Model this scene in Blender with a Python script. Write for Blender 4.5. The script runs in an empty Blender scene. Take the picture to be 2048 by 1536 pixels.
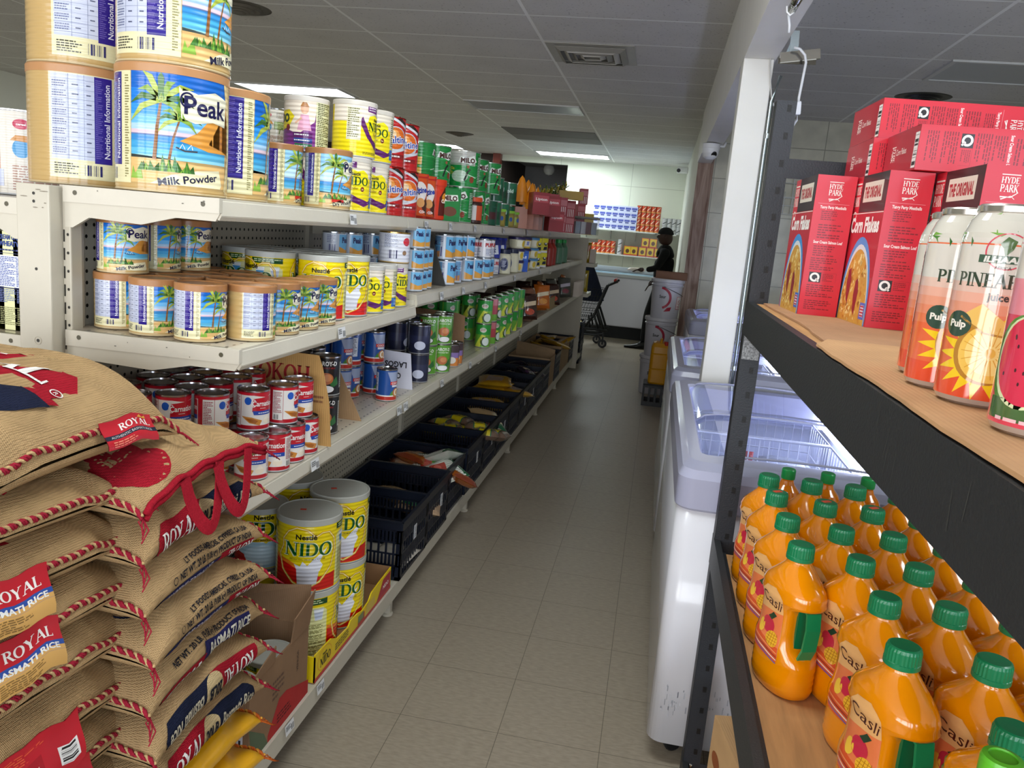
import bpy, bmesh, math, random
from mathutils import Vector, Matrix
PI = math.pi; TAU = 2*PI
rnd = random.Random(7)
SC = bpy.context.scene
COL = SC.collection
# ------------------------------------------------------------------ camera
YAW, PITCH, ROLL, FPX = 0.16634, 0.19016, 0.08841, 1600.0
CAM = Vector((0, 0, 1.48))
_f = Vector((-math.sin(YAW)*math.cos(PITCH), math.cos(YAW)*math.cos(PITCH), -math.sin(PITCH)))
_r0 = Vector((math.cos(YAW), math.sin(YAW), 0)); _u0 = _r0.cross(_f)
_r = _r0*math.cos(ROLL) + _u0*math.sin(ROLL); _u = _r.cross(_f)
cd = bpy.data.cameras.new('camera'); cam = bpy.data.objects.new('camera', cd); COL.objects.link(cam)
cd.sensor_width = 36; cd.lens = FPX*36/2048; cd.clip_start = 0.05; cd.clip_end = 100
cam.matrix_world = Matrix(((_r.x, _u.x, -_f.x, CAM.x), (_r.y, _u.y, -_f.y, CAM.y), (_r.z, _u.z, -_f.z, CAM.z), (0, 0, 0, 1)))
SC.camera = cam
def on(px, py, ax, val):
    "point on the plane axis=val that projects to the photo's pixel px,py (camera calibration)"
    d = _f + _r*((px-1024)/FPX) - _u*((py-768)/FPX)
    return CAM + d*((val-CAM[ax])/d[ax])
def stand(px, py, z, r):
    "centre of a round base of radius r on the level z whose nearest point is at px,py"
    p = on(px, py, 2, z); d = Vector((p.x-CAM.x, p.y-CAM.y, 0)).normalized()
    return (p.x+d.x*r, p.y+d.y*r, z)
# ------------------------------------------------------------------ world, exposure, daylight
SC.view_settings.view_transform = 'Standard'; SC.view_settings.look = 'None'
SC.view_settings.gamma = 1; SC.view_settings.use_curve_mapping = False
SC.view_settings.exposure = -0.08
try: SC.cycles.use_denoising = True
except Exception: pass
SC.cycles.max_bounces = 8; SC.cycles.diffuse_bounces = 4; SC.cycles.glossy_bounces = 4
SC.cycles.transmission_bounces = 8; SC.cycles.transparent_max_bounces = 12
SC.cycles.sample_clamp_indirect = 6
w = bpy.data.worlds.new('world'); SC.world = w; w.use_nodes = True
bg = w.node_tree.nodes['Background']; bg.inputs[0].default_value = (0.75, 0.86, 1, 1); bg.inputs[1].default_value = 1.0
def area(name, loc, rot, sx, sy, power, col, spread=PI):
    l = bpy.data.lights.new(name, 'AREA'); l.shape = 'RECTANGLE'; l.size = sx; l.size_y = sy
    l.energy = power; l.color = col; l.spread = spread
    o = bpy.data.objects.new(name, l); COL.objects.link(o); o.location = loc; o.rotation_euler = rot
    return o
# daylight entering through the three shop windows behind the camera
WINX = [(-4.6, -2.9), (-2.7, -1.0), (-0.8, 0.9), (1.1, 2.8)]
for i, (a, b) in enumerate(WINX):
    area('daylight', ((a+b)/2, -2.66, 1.55), (PI/2+.40, 0, 0), b-a, 1.9, (76, 80, 84, 84)[i], ((1, .98, .95), (.98, .98, .98), (.93, .96, 1), (.72, .84, 1))[i])
# ------------------------------------------------------------------ helpers
def lin(c):
    if isinstance(c, str):
        c = [int(c[i:i+2], 16)/255 for i in (0, 2, 4)]
        c = [x/12.92 if x <= .04045 else ((x+.055)/1.055)**2.4 for x in c]
    return (c[0], c[1], c[2], 1.0)
class MB:
    def __init__(s): s.v = []; s.f = []; s.c = []; s.m = []; s.s = []
    def add(s, vs, fs, col, mat=0, smooth=False):
        n = len(s.v); s.v += [tuple(p) for p in vs]; c = lin(col)
        for f in fs:
            s.f.append([n+i for i in f]); s.c.append(c); s.m.append(mat); s.s.append(smooth)
        return s
    def box(s, x0, x1, y0, y1, z0, z1, col, mat=0):
        v = [(x, y, z) for z in (z0, z1) for y in (y0, y1) for x in (x0, x1)]
        return s.add(v, [(0, 2, 3, 1), (4, 5, 7, 6), (0, 1, 5, 4), (2, 6, 7, 3), (0, 4, 6, 2), (1, 3, 7, 5)], col, mat)
    def bar(s, a, b, w, t, col, mat=0, up=(0, 0, 1)):
        a = Vector(a); b = Vector(b); d = (b-a).normalized(); up = Vector(up)
        if abs(d.dot(up)) > .99: up = Vector((1, 0, 0))
        x = d.cross(up).normalized()*w/2; y = x.cross(d).normalized()*t/2
        v = [p+q for p in (a, b) for q in (-x-y, x-y, x+y, -x+y)]
        return s.add(v, [(3, 2, 1, 0), (4, 5, 6, 7), (0, 1, 5, 4), (1, 2, 6, 5), (2, 3, 7, 6), (3, 0, 4, 7)], col, mat)
    def lathe(s, prof, n, col, mat=0, c=(0, 0, 0), smooth=True, squash=None):
        "prof (r,z[,colour]) from bottom to top; a colour holds for the band above it"
        vs = []; cols = []; cur = col
        for p in prof:
            if len(p) > 2: cur = p[2]
            cols.append(cur); sx, sy = squash(p[1]) if squash else (1, 1)
            for k in range(n):
                a = TAU*k/n - PI/2; vs.append((c[0]+p[0]*math.cos(a)*sx, c[1]+p[0]*math.sin(a)*sy, c[2]+p[1]))
        for i in range(len(prof)-1):
            s.add(vs[i*n:(i+2)*n], [(k, (k+1) % n, n+(k+1) % n, n+k) for k in range(n)], cols[i], mat, smooth)
        if prof[0][0] > 1e-4: s.add(vs[:n], [tuple(range(n-1, -1, -1))], cols[0], mat)
        if prof[-1][0] > 1e-4: s.add(vs[-n:], [tuple(range(n))], cols[-1], mat)
        return s
    def tube(s, pts, r, n, col, mat=0, closed=False):
        pts = [Vector(p) for p in pts]; vs = []; m = len(pts); up = Vector((0.01, .02, 1)).normalized()
        for i, p in enumerate(pts):
            a = pts[(i-1) % m] if closed or i else p; b = pts[(i+1) % m] if closed or i < m-1 else p
            d = (b-a).normalized(); x = d.cross(up if abs(d.dot(up)) < .98 else Vector((1, 0, 0))).normalized(); y = x.cross(d)
            rr = r[i] if isinstance(r, (list, tuple)) else r
            vs += [p + x*math.cos(TAU*k/n)*rr + y*math.sin(TAU*k/n)*rr for k in range(n)]
        fs = [(i*n+k, i*n+(k+1) % n, ((i+1) % m)*n+(k+1) % n, ((i+1) % m)*n+k) for i in range(m if closed else m-1) for k in range(n)]
        if not closed: fs += [tuple(range(n-1, -1, -1)), tuple((m-1)*n+k for k in range(n))]
        return s.add(vs, fs, col, mat, True)
    def grid(s, P, nu, nv, col, mat=0, smooth=True, closed=False):
        vs = [P(i/nu, j/nv) for j in range(nv+1) for i in range(nu+1)]
        return s.add(vs, [(j*(nu+1)+i, j*(nu+1)+i+1, (j+1)*(nu+1)+i+1, (j+1)*(nu+1)+i) for j in range(nv) for i in range(nu)], col, mat, smooth)
    def art(s, art, fn, du=None, dv=None, mat=0, eps=.00025, u0=0.0, smooth=True):
        "lays flat artwork (metres) on a surface: fn(u, v, offset) -> point"
        bm = bmesh.new(); lay = bm.faces.layers.int.new('i'); lv = bm.verts.layers.int.new('l')
        us, vv = [], []
        for i, (vs, fs, col, L) in enumerate(art.items):
            b = [bm.verts.new((x, y, 0)) for x, y in vs]
            for q in b: q[lv] = i
            us += [x for x, y in vs]; vv += [y for x, y in vs]
            for f in fs:
                try: bm.faces.new([b[k] for k in f])[lay] = i
                except ValueError: pass
        if not us: bm.free(); return s
        def cut(lo, hi, step, org, no):
            k = math.ceil((lo-org)/step)
            while org+k*step < hi:
                co = org+k*step; k += 1
                bmesh.ops.bisect_plane(bm, geom=bm.verts[:]+bm.edges[:]+bm.faces[:], dist=1e-6, plane_co=[co*no[0], co*no[1], 0], plane_no=no)
        if du: cut(min(us), max(us), du, u0, (1, 0, 0))
        if dv: cut(min(vv), max(vv), dv, 0, (0, 1, 0))
        vs = []; mp = {}
        for f in bm.faces:
            i = f[lay]; ids = []
            L = art.items[i][3]
            for q in f.verts:
                k = q
                if k not in mp: mp[k] = len(vs); vs.append(fn(q.co.x, q.co.y, eps*(L+1)))
                ids.append(mp[k])
            s.f.append([len(s.v)+a for a in ids]); s.c.append(lin(art.items[i][2])); s.m.append(mat); s.s.append(smooth)
        s.v += [tuple(p) for p in vs]; bm.free()
        return s
    def mesh(s, name, mats):
        me = bpy.data.meshes.new(name); me.from_pydata(s.v, [], s.f)
        a = me.color_attributes.new('Col', 'FLOAT_COLOR', 'CORNER'); data = []
        for f, c in zip(s.f, s.c): data += list(c)*len(f)
        if len(data) == len(a.data)*4: a.data.foreach_set('color', data)
        me.polygons.foreach_set('material_index', s.m); me.polygons.foreach_set('use_smooth', s.s)
        for m in (mats if isinstance(mats, (list, tuple)) else [mats]): me.materials.append(m)
        me.update(); return me
    def build(s, name, mats, parent=None, loc=None, bevel=0):
        o = bpy.data.objects.new(name, s.mesh(name, mats)); COL.objects.link(o)
        if parent: o.parent = parent
        if loc: o.location = loc
        if bevel:
            b = o.modifiers.new('bevel', 'BEVEL'); b.width = bevel; b.segments = 2; b.limit_method = 'ANGLE'; b.angle_limit = .7
        return o
def empty(name, loc=(0, 0, 0), rz=0):
    o = bpy.data.objects.new(name, None); COL.objects.link(o); o.location = loc; o.rotation_euler.z = rz; o.empty_display_size = .05
    return o
def tag(o, label=None, cat=None, group=None, kind=None):
    for k, v in (('label', label), ('category', cat), ('group', group), ('kind', kind)):
        if v: o[k] = v
    return o
def thing(name, loc, label, cat, group=None, rz=0): return tag(empty(name, loc, rz), label, cat, group)
KIDS = {}
def kids(o):
    if o.name not in KIDS: KIDS[o.name] = [c for c in COL.objects if c.parent == o]
    return KIDS[o.name]
def dup(o, loc=None, rz=None, label=None, group=None, parent=None, cat=None):
    c = o.copy(); COL.objects.link(c)
    if parent: c.parent = parent
    for ch in kids(o): dup(ch, parent=c)
    if loc is not None: c.location = loc
    if rz is not None: c.rotation_euler.z = rz
    if label: c['label'] = label
    if group: c['group'] = group
    elif label and 'group' in c: del c['group']
    if cat: c['category'] = cat
    return c
used = set()
def put(proto, loc, rz, label, group=None, rx=0):
    "the first time moves the prototype itself, then copies it"
    if proto.name not in used:
        used.add(proto.name); o = proto; kids(o)
        o.location = loc; o.rotation_euler.z = rz; o['label'] = label
        if group: o['group'] = group
    else: o = dup(proto, loc, rz, label, group)
    if rx: o.rotation_euler.x = rx
    PLACED.append(o); return o
ROUND = {}   # round wares: mesh name -> (radius, height)
def settle(objs, x0, x1, y0, y1, firm=(), it=60):
    "nudges round wares on one shelf apart until none touch; a stacked one goes with what it stands on"
    L = [(o,)+ROUND[kids(o)[0].data.name] for o in objs if kids(o) and kids(o)[0].data.name in ROUND]
    L.sort(key=lambda q: q[0].location.z); cols = []
    for o, r, h in L:
        best = None
        for c in cols:
            t = c['top']; d = math.hypot(o.location.x-c['x'], o.location.y-c['y'])
            if abs(o.location.z-t) < .012 and d < c['r']+r*.6 and (best is None or d < best[0]): best = (d, c)
        if best and o.location.z > min(q[0].location.z for q in L)+.02:
            c = best[1]; c['m'].append((o, o.location.x-c['x'], o.location.y-c['y'])); c['top'] += h; c['r'] = max(c['r'], r)
            if not o.get('group'): c['w'] = .15
        else: cols.append(dict(x=o.location.x, y=o.location.y, z=o.location.z, top=o.location.z+h, r=r, m=[(o, 0, 0)], w=1 if o.get('group') else .15))
    for k in range(it):
        for i, a in enumerate(cols):
            for b in cols[i+1:]:
                if a['z'] > b['top'] or b['z'] > a['top']: continue
                dx, dy = b['x']-a['x'], b['y']-a['y']; d = math.hypot(dx, dy) or 1e-4; g = a['r']+b['r']+.0035-d
                if g > 0:
                    s_ = a['w']+b['w']; ux, uy = dx/d*g, dy/d*g
                    a['x'] -= ux*a['w']/s_; a['y'] -= uy*a['w']/s_; b['x'] += ux*b['w']/s_; b['y'] += uy*b['w']/s_
        for c in cols:
            c['x'] = min(max(c['x'], x0+c['r']), x1-c['r']); c['y'] = min(max(c['y'], y0+c['r']), y1-c['r'])
    for c in cols:
        for o, dx, dy in c['m']: o.location.x = c['x']+dx*.5; o.location.y = c['y']+dy*.5
PLACED = []
# ------------------------------------------------------------------ materials
def mat(name, rough=.5, metal=0.0, coat=0.0, noise=0.0, nscale=40, bump=0.0, bscale=200, emit=None, trans=0, ior=1.45, alpha=1, color=None, extra=None, sss=0, stretch=None, spec=None):
    m = bpy.data.materials.new(name); m.use_nodes = True; nt = m.node_tree; N = nt.nodes; L = nt.links
    p = N['Principled BSDF']; p.inputs['Roughness'].default_value = rough; p.inputs['Metallic'].default_value = metal
    p.inputs['Coat Weight'].default_value = coat; p.inputs['Coat Roughness'].default_value = .08
    p.inputs['Transmission Weight'].default_value = trans; p.inputs['IOR'].default_value = ior; p.inputs['Alpha'].default_value = alpha
    if spec is not None: p.inputs['Specular IOR Level'].default_value = spec
    if color: src = N.new('ShaderNodeRGB'); src.outputs[0].default_value = lin(color); out = src.outputs[0]
    else: src = N.new('ShaderNodeAttribute'); src.attribute_name = 'Col'; out = src.outputs['Color']
    tc = N.new('ShaderNodeTexCoord'); co = tc.outputs['Object']
    if stretch:
        mp = N.new('ShaderNodeMapping'); mp.inputs['Scale'].default_value = stretch; L.new(co, mp.inputs[0]); co = mp.outputs[0]
    if noise:
        nz = N.new('ShaderNodeTexNoise'); nz.inputs['Scale'].default_value = nscale; nz.inputs['Detail'].default_value = 4; L.new(co, nz.inputs[0])
        mr = N.new('ShaderNodeMapRange'); mr.inputs[1].default_value = .3; mr.inputs[2].default_value = .7; mr.inputs[3].default_value = 1-noise; mr.inputs[4].default_value = 1+noise*.6
        L.new(nz.outputs[0], mr.inputs[0])
        mx = N.new('ShaderNodeVectorMath'); mx.operation = 'SCALE'; L.new(out, mx.inputs[0]); L.new(mr.outputs[0], mx.inputs['Scale']); out = mx.outputs[0]
    if extra: out = extra(nt, out, tc, p)
    L.new(out, p.inputs['Base Color'])
    if bump:
        bz = N.new('ShaderNodeTexNoise'); bz.inputs['Scale'].default_value = bscale; bz.inputs['Detail'].default_value = 3; L.new(co, bz.inputs[0])
        b = N.new('ShaderNodeBump'); b.inputs['Strength'].default_value = bump; b.inputs['Distance'].default_value = .002; L.new(bz.outputs[0], b.inputs['Height']); L.new(b.outputs[0], p.inputs['Normal'])
    if emit: p.inputs['Emission Color'].default_value = lin(emit[0]); p.inputs['Emission Strength'].default_value = emit[1]
    return m
def wave(nt, tc, axis, scale, dist, strength, p, chain=None):
    N = nt.nodes; L = nt.links
    wv = N.new('ShaderNodeTexWave'); wv.bands_direction = axis; wv.inputs['Scale'].default_value = scale; wv.inputs['Distortion'].default_value = dist
    L.new(tc.outputs['Object'], wv.inputs[0])
    b = N.new('ShaderNodeBump'); b.inputs['Strength'].default_value = strength; b.inputs['Distance'].default_value = .002; L.new(wv.outputs[1], b.inputs['Height'])
    if chain: L.new(chain, b.inputs['Normal'])
    L.new(b.outputs[0], p.inputs['Normal']); return b.outputs[0], wv.outputs[1]
def ribbed(s):
    def f(nt, out, tc, p): wave(nt, tc, 'Z', s, 0, .55, p); return out
    return f
M_PRINT = mat('printed_tin', .28, coat=.35)
M_RIB = mat('ribbed_printed_tin', .22, coat=.5, extra=ribbed(26))
M_TIN = mat('bare_tin', .22, metal=1.0)
M_CARD = mat('printed_card', .38, coat=.15, noise=.03, nscale=15)
M_PLAS = mat('plastic', .32, noise=.02, nscale=8)
M_MATTE = mat('matte', .75, noise=.05, nscale=20)
M_FOIL = mat('plastic_film', .2, coat=.6, bump=.5, bscale=38, noise=.08, nscale=30)
M_STEEL = mat('painted_steel', .42, noise=.06, nscale=6, bump=.08, bscale=90)
M_BLACK = mat('black_steel', .5, bump=.35, bscale=260)
M_CHROME = mat('chrome', .15, metal=1.0)
def corr(nt, out, tc, p): wave(nt, tc, 'X', 55, .6, .18, p); return out
M_BOARD = mat('corrugated_board', .85, noise=.10, nscale=14, extra=corr)
def thin_glass(name, col='ffffff', k=.2, haze=.06):
    "thin clear sheet: mirror reflection growing at grazing angles over straight transparency"
    m = bpy.data.materials.new(name); m.use_nodes = True; nt = m.node_tree; N = nt.nodes; L = nt.links; N.remove(N['Principled BSDF'])
    tr = N.new('ShaderNodeBsdfTransparent'); tr.inputs[0].default_value = lin(col); gl = N.new('ShaderNodeBsdfGlossy'); gl.inputs['Roughness'].default_value = .04
    df = N.new('ShaderNodeBsdfDiffuse'); df.inputs[0].default_value = (.8, .84, .95, 1); lw = N.new('ShaderNodeFresnel'); lw.inputs[0].default_value = 1.45
    m0 = N.new('ShaderNodeMixShader'); m0.inputs[0].default_value = haze; L.new(tr.outputs[0], m0.inputs[1]); L.new(df.outputs[0], m0.inputs[2])
    m1 = N.new('ShaderNodeMixShader'); L.new(lw.outputs[0], m1.inputs[0]); L.new(m0.outputs[0], m1.inputs[1]); L.new(gl.outputs[0], m1.inputs[2]); L.new(m1.outputs[0], N['Material Output'].inputs[0]); return m
M_GLASS = thin_glass('clear_glass')
# ------------------------------------------------------------------ the setting
def tilemat(name, col, lcol, bw, bh, mortar, org, rough, swz=None, noise=.1, nscale=6, stretch=None, speck=0, bump=.3, coat=0):
    def ex(nt, out, tc, p):
        N = nt.nodes; L = nt.links
        mp = N.new('ShaderNodeMapping'); mp.inputs['Location'].default_value = (-org[0], -org[1], 0)
        co = tc.outputs['Object']
        if swz:
            sp = N.new('ShaderNodeSeparateXYZ'); cb = N.new('ShaderNodeCombineXYZ'); L.new(co, sp.inputs[0])
            L.new(sp.outputs[swz[0]], cb.inputs[0]); L.new(sp.outputs[swz[1]], cb.inputs[1]); co = cb.outputs[0]
        L.new(co, mp.inputs[0])
        b = N.new('ShaderNodeTexBrick'); b.offset = 0; b.inputs['Scale'].default_value = 1; b.inputs['Brick Width'].default_value = bw
        b.inputs['Row Height'].default_value = bh; b.inputs['Mortar Size'].default_value = mortar; b.inputs['Mortar Smooth'].default_value = .1
        L.new(mp.outputs[0], b.inputs[0])
        mx = N.new('ShaderNodeMixRGB'); mx.inputs[2].default_value = lin(lcol)
        if speck:
            nz = N.new('ShaderNodeTexNoise'); nz.inputs['Scale'].default_value = speck; nz.inputs['Detail'].default_value = 2; L.new(tc.outputs['Object'], nz.inputs[0])
            mr = N.new('ShaderNodeMapRange'); mr.inputs[1].default_value = .30; mr.inputs[2].default_value = .36; mr.inputs[3].default_value = .62; mr.inputs[4].default_value = 1
            L.new(nz.outputs[0], mr.inputs[0]); v = N.new('ShaderNodeVectorMath'); v.operation = 'SCALE'; L.new(out, v.inputs[0]); L.new(mr.outputs[0], v.inputs['Scale']); out = v.outputs[0]
        L.new(out, mx.inputs[1]); L.new(b.outputs['Fac'], mx.inputs[0])
        bp = N.new('ShaderNodeBump'); bp.inputs['Strength'].default_value = bump; bp.inputs['Distance'].default_value = .003; bp.invert = True
        L.new(b.outputs['Fac'], bp.inputs['Height']); L.new(bp.outputs[0], p.inputs['Normal'])
        return mx.outputs[0]
    return mat(name, rough, color=col, noise=noise, nscale=nscale, stretch=stretch, extra=ex, coat=coat)
M_FLOOR = tilemat('vinyl_floor_tile', '9c9180', '5f574b', .3048, .3048, .0010, (-.0035, 2.135), .38, noise=.16, nscale=9, stretch=(4, 14, 1), bump=.15)
M_CEIL = tilemat('ceiling_tile', 'd2d0cb', 'f2f2ee', 1.2192, .6096, .011, (-.94, 5.59), .9, noise=.05, nscale=3, speck=55, bump=.6)
M_TILE = tilemat('wall_tile', 'bdb9a6', '8a8778', .33, .33, .004, (.42, .16), .35, swz=(0, 2), noise=.14, nscale=7, bump=.5, coat=.2)
M_WALL = mat('painted_wall', .7, color='e6e7dc', noise=.03, nscale=2)
M_WALLB = tilemat('panelled_wall', 'dfe5d6', 'b9beb0', 1.22, 2.38, .004, (-.62, -.02), .6, swz=(0, 2), noise=.02, nscale=2, bump=.3)
M_WHITE = mat('white_paint', .5, color='e9e7e2', noise=.03, nscale=5)
M_DARKW = mat('dark_panel', .7, color='3b2f2a', noise=.1, nscale=4)
M_GREYW = mat('grey_wall', .8, color='8a8a8c')
def wood(nt, out, tc, p):
    N = nt.nodes; L = nt.links
    mp = N.new('ShaderNodeMapping'); mp.inputs['Scale'].default_value = (9, 9, 1.1); L.new(tc.outputs['Object'], mp.inputs[0])
    nz = N.new('ShaderNodeTexNoise'); nz.inputs['Scale'].default_value = 2.2; nz.inputs['Detail'].default_value = 5; nz.inputs['Distortion'].default_value = .8; L.new(mp.outputs[0], nz.inputs[0])
    cr = N.new('ShaderNodeValToRGB'); e = cr.color_ramp.elements
    e[0].position = .32; e[0].color = lin('74584c'); e[1].position = .72; e[1].color = lin('b7a092'); L.new(nz.outputs[0], cr.inputs[0])
    vo = N.new('ShaderNodeTexVoronoi'); vo.inputs['Scale'].default_value = .9; L.new(mp.outputs[0], vo.inputs[0])
    mr = N.new('ShaderNodeMapRange'); mr.inputs[1].default_value = .05; mr.inputs[2].default_value = .2; mr.inputs[3].default_value = .25; L.new(vo.outputs[0], mr.inputs[0])
    v = N.new('ShaderNodeVectorMath'); v.operation = 'SCALE'; L.new(cr.outputs[0], v.inputs[0]); L.new(mr.outputs[0], v.inputs['Scale'])
    return v.outputs[0]
M_WOOD = mat('rough_wood', .7, color='8b6a5c', extra=wood)
def struct(name, mb, m, bevel=0): return tag(mb.build(name, m, bevel=bevel), kind='structure')
XL, XR, YF, YB, ZC = -7.5, 4.6, -2.6, 14.0, 2.73
struct('floor', MB().box(XL, XR, YF, 16.5, -.1, 0, 'ffffff'), M_FLOOR)
struct('ceiling', MB().box(XL, XR, YF, YB, ZC, ZC+.1, 'ffffff'), M_CEIL)
# back wall with an opening into a dim back room
ox0, ox1, oz = -2.87, on(1136, 330, 1, YB).x, on(1136, 330, 1, YB).z
b = MB(); b.box(ox1, .42, YB, YB+.12, 0, ZC+.1, 'ffffff'); b.box(ox0, ox1, YB, YB+.12, oz, ZC+.1, 'ffffff')
struct('wall_back', b, M_WALLB)
struct('wall_back_left', MB().box(XL, ox0, YB, YB+.12, 0, ZC+.1, 'ffffff'), M_DARKW)
b = MB(); b.box(ox0-.1, ox1+.7, 16.4, 16.5, 0, 2.9, 'ffffff');  b.box(ox1+.6, ox1+.7, YB+.12, 16.5, 0, 2.9, 'ffffff')
b.box(ox0-.6, ox1+.6, YB+.12, 16.4, 2.75, 2.85, 'ffffff')
struct('wall_back_room', b, M_GREYW)
struct('wall_back_room_side', MB().box(ox0-.1, ox0, YB+.12, 16.4, 0, 2.75, 'ffffff'), M_DARKW)
struct('trim_2', MB().box(ox0-.13, ox0-.0, YB-.16, YB-.002, 2.27, ZC, '7a3428'), M_CARD, bevel=.004)
struct('wall_left', MB().box(XL-.1, XL, YF, YB, 0, ZC, 'ffffff'), M_WALL)
struct('wall_right', MB().box(XR, XR+.1, YF, 8.25, 0, ZC, 'ffffff'), M_WALL)
struct('wall_tiled', MB().box(.27, XR, 8.25, 8.37, 0, ZC, 'ffffff'), M_TILE)
struct('wall_side', MB().box(.27, .40, 8.37, YB, 0, ZC, 'ffffff'), M_WALL)
struct('trim_1', MB().box(.255, .405, 8.215, 8.247, .0, 2.36, 'ffffff'), M_WOOD, bevel=.004)
# header beam along the freezers and its column
struct('wall_header', MB().box(.247, .378, -1.0, 8.21, 2.27, ZC, 'ffffff'), M_WHITE)
struct('column', MB().box(.247, .370, 3.665, 3.80, 0, 2.27, 'ffffff'), M_WHITE, bevel=.004)
# shop front behind the camera: low wall, mullions and glass
b = MB(); b.box(XL, XR, YF-.12, YF, 0, .55, 'ffffff'); b.box(XL, XR, YF-.12, YF, 2.5, ZC, 'ffffff')
xs = [XL] + [v for p in WINX for v in p] + [XR]
for i in range(0, len(xs), 2): b.box(xs[i], xs[i+1], YF-.12, YF, .55, 2.5, 'ffffff')
struct('wall_front', b, M_WHITE)
for i, (x0, x1) in enumerate(WINX):
    b = MB(); t = .045
    for q in ((x0, x0+t, .55, 2.5), (x1-t, x1, .55, 2.5), (x0+t, x1-t, .55, .55+t), (x0+t, x1-t, 2.5-t, 2.5), ((x0+x1)/2-.02, (x0+x1)/2+.02, .6, 2.455), (x0+t, x1-t, 1.93, 1.96)):
        b.box(q[0], q[1], YF-.05, YF-.01, q[2], q[3], '55585c')
    struct('window_%d' % (i+1), b, M_STEEL)
# ------------------------------------------------------------------ ceiling fittings
M_LAMP = mat('lit_diffuser', .6, color='ffffff', emit=('f4fbff', 9))
def troffer(x0, x1, y0, y1, lit, label):
    o = thing('ceiling_light', ((x0+x1)/2, (y0+y1)/2, ZC), label, 'light')
    w, d = (x1-x0)/2-.012, (y1-y0)/2-.012; f = MB(); t = .03
    for q in ((-w, w, -d, -d+t), (-w, w, d-t, d), (-w, -w+t, -d+t, d-t), (w-t, w, -d+t, d-t)): f.box(*q, -.012, .0, 'c8c8c6')
    f.build('frame', M_STEEL, o)
    MB().box(-w+t, w-t, -d+t, d-t, -.006, 0, 'ffffff' if lit else 'a9adb0').build('diffuser', M_LAMP if lit else M_PLAS, o)
    if lit: a = area('lamp', (o.location.x, o.location.y, ZC-.03), (0, 0, 0), 1.1, .5, lit, (.9, 1.0, .97)); a.parent = o; a.location = (0, 0, -.03)
    return o
troffer(-4.60, -3.38, 8.03, 8.62, 42, 'lit fluorescent ceiling panel nearest the stacked tins')
troffer(-2.16, -.95, 12.86, 13.5, 30, 'lit fluorescent ceiling panel in front of the pale back wall')
troffer(-4.60, -3.38, 12.86, 13.5, 30, 'lit fluorescent ceiling panel behind the green drink tins')
troffer(-2.16, -.95, 8.25, 8.85, 0, 'unlit ceiling light panel between the two round vents')
troffer(1.60, 2.75, 5.55, 6.18, 0, 'unlit blue-grey ceiling panel above the red cereal cartons')
troffer(-.93, .23, 1.32, 1.92, 9, 'added unseen fill light panel above the near end of the aisle')  # added out of view as fill, to brighten the floor and sacks
troffer(1.60, 2.75, 1.3, 1.9, 9, 'added unseen fill light panel in the room right of the header')  # second added fill panel, unseen, for the room on the right
for y0, lab in ((10.22, 'dark recessed ceiling panel, the nearer of an adjoining pair'), (10.83, 'dark recessed ceiling panel right in front of the lit one at the back')):
    o = tag(MB().box(-.59, .59, -.29, .29, -.01, 0, '6f6c68' if y0 < 10.5 else '7d7a74').build('ceiling_panel', M_MATTE, loc=(-1.555, y0+.305, ZC)), lab, 'panel')
def louvre(loc, label, dark=False):
    o = thing('ceiling_vent', loc, label, 'vent'); c = '4b4740' if not dark else '17181b'
    b = MB(); b.lathe([(.13, -.004, c), (.185, -.004), (.20, 0)], 40, c); b.build('flange', M_STEEL, o)
    b = MB()
    for k, r in enumerate((.125, .095, .065, .035)):
        z = -.012-.008*k; b.lathe([(r, z-.006, '5b564c' if not dark else '17181b'), (r+.018, z+.012)], 36, c)
    b.build('louvre_rings', M_STEEL, o); return o
louvre((-2.85, 5.10, ZC), 'round metal ceiling vent above the nearest tall tins')
louvre((-2.95, 11.3, ZC), 'small far round ceiling vent above the green drink tins')
p_ = on(1846, 194, 2, ZC); louvre((p_.x, p_.y, ZC), 'black ring-shaped ceiling vent just above the red cartons', True)
o = thing('air_diffuser', (-.63, 5.92, ZC), 'square four-way air diffuser in the white ceiling tiles', 'vent')
b = MB(); b.box(-.30, .30, -.30, .30, -.004, 0, 'a8a59c'); b.build('face_plate', M_STEEL, o)
b = MB()
for k, s_ in enumerate((.24, .19, .14, .09)):
    for sx, sy in ((1, 0), (-1, 0), (0, 1), (0, -1)):
        q = [(-s_, s_), (s_, s_), (s_-.035, s_-.035), (-s_+.035, s_-.035)]; R = {(0, 1): 0, (1, 0): -PI/2, (0, -1): PI, (-1, 0): PI/2}[(sx, sy)]
        vs = [(x*math.cos(R)-y*math.sin(R), x*math.sin(R)+y*math.cos(R), z) for (x, y), z in zip(q, (-.008, -.008, -.03, -.03))]
        b.add(vs+[(x, y, z-.003) for x, y, z in vs], [(0, 1, 2, 3), (7, 6, 5, 4), (0, 4, 5, 1), (2, 6, 7, 3)], 'cfccc2' if k % 2 else '8f8c83')
b.build('louvre_blades', M_STEEL, o)
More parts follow.
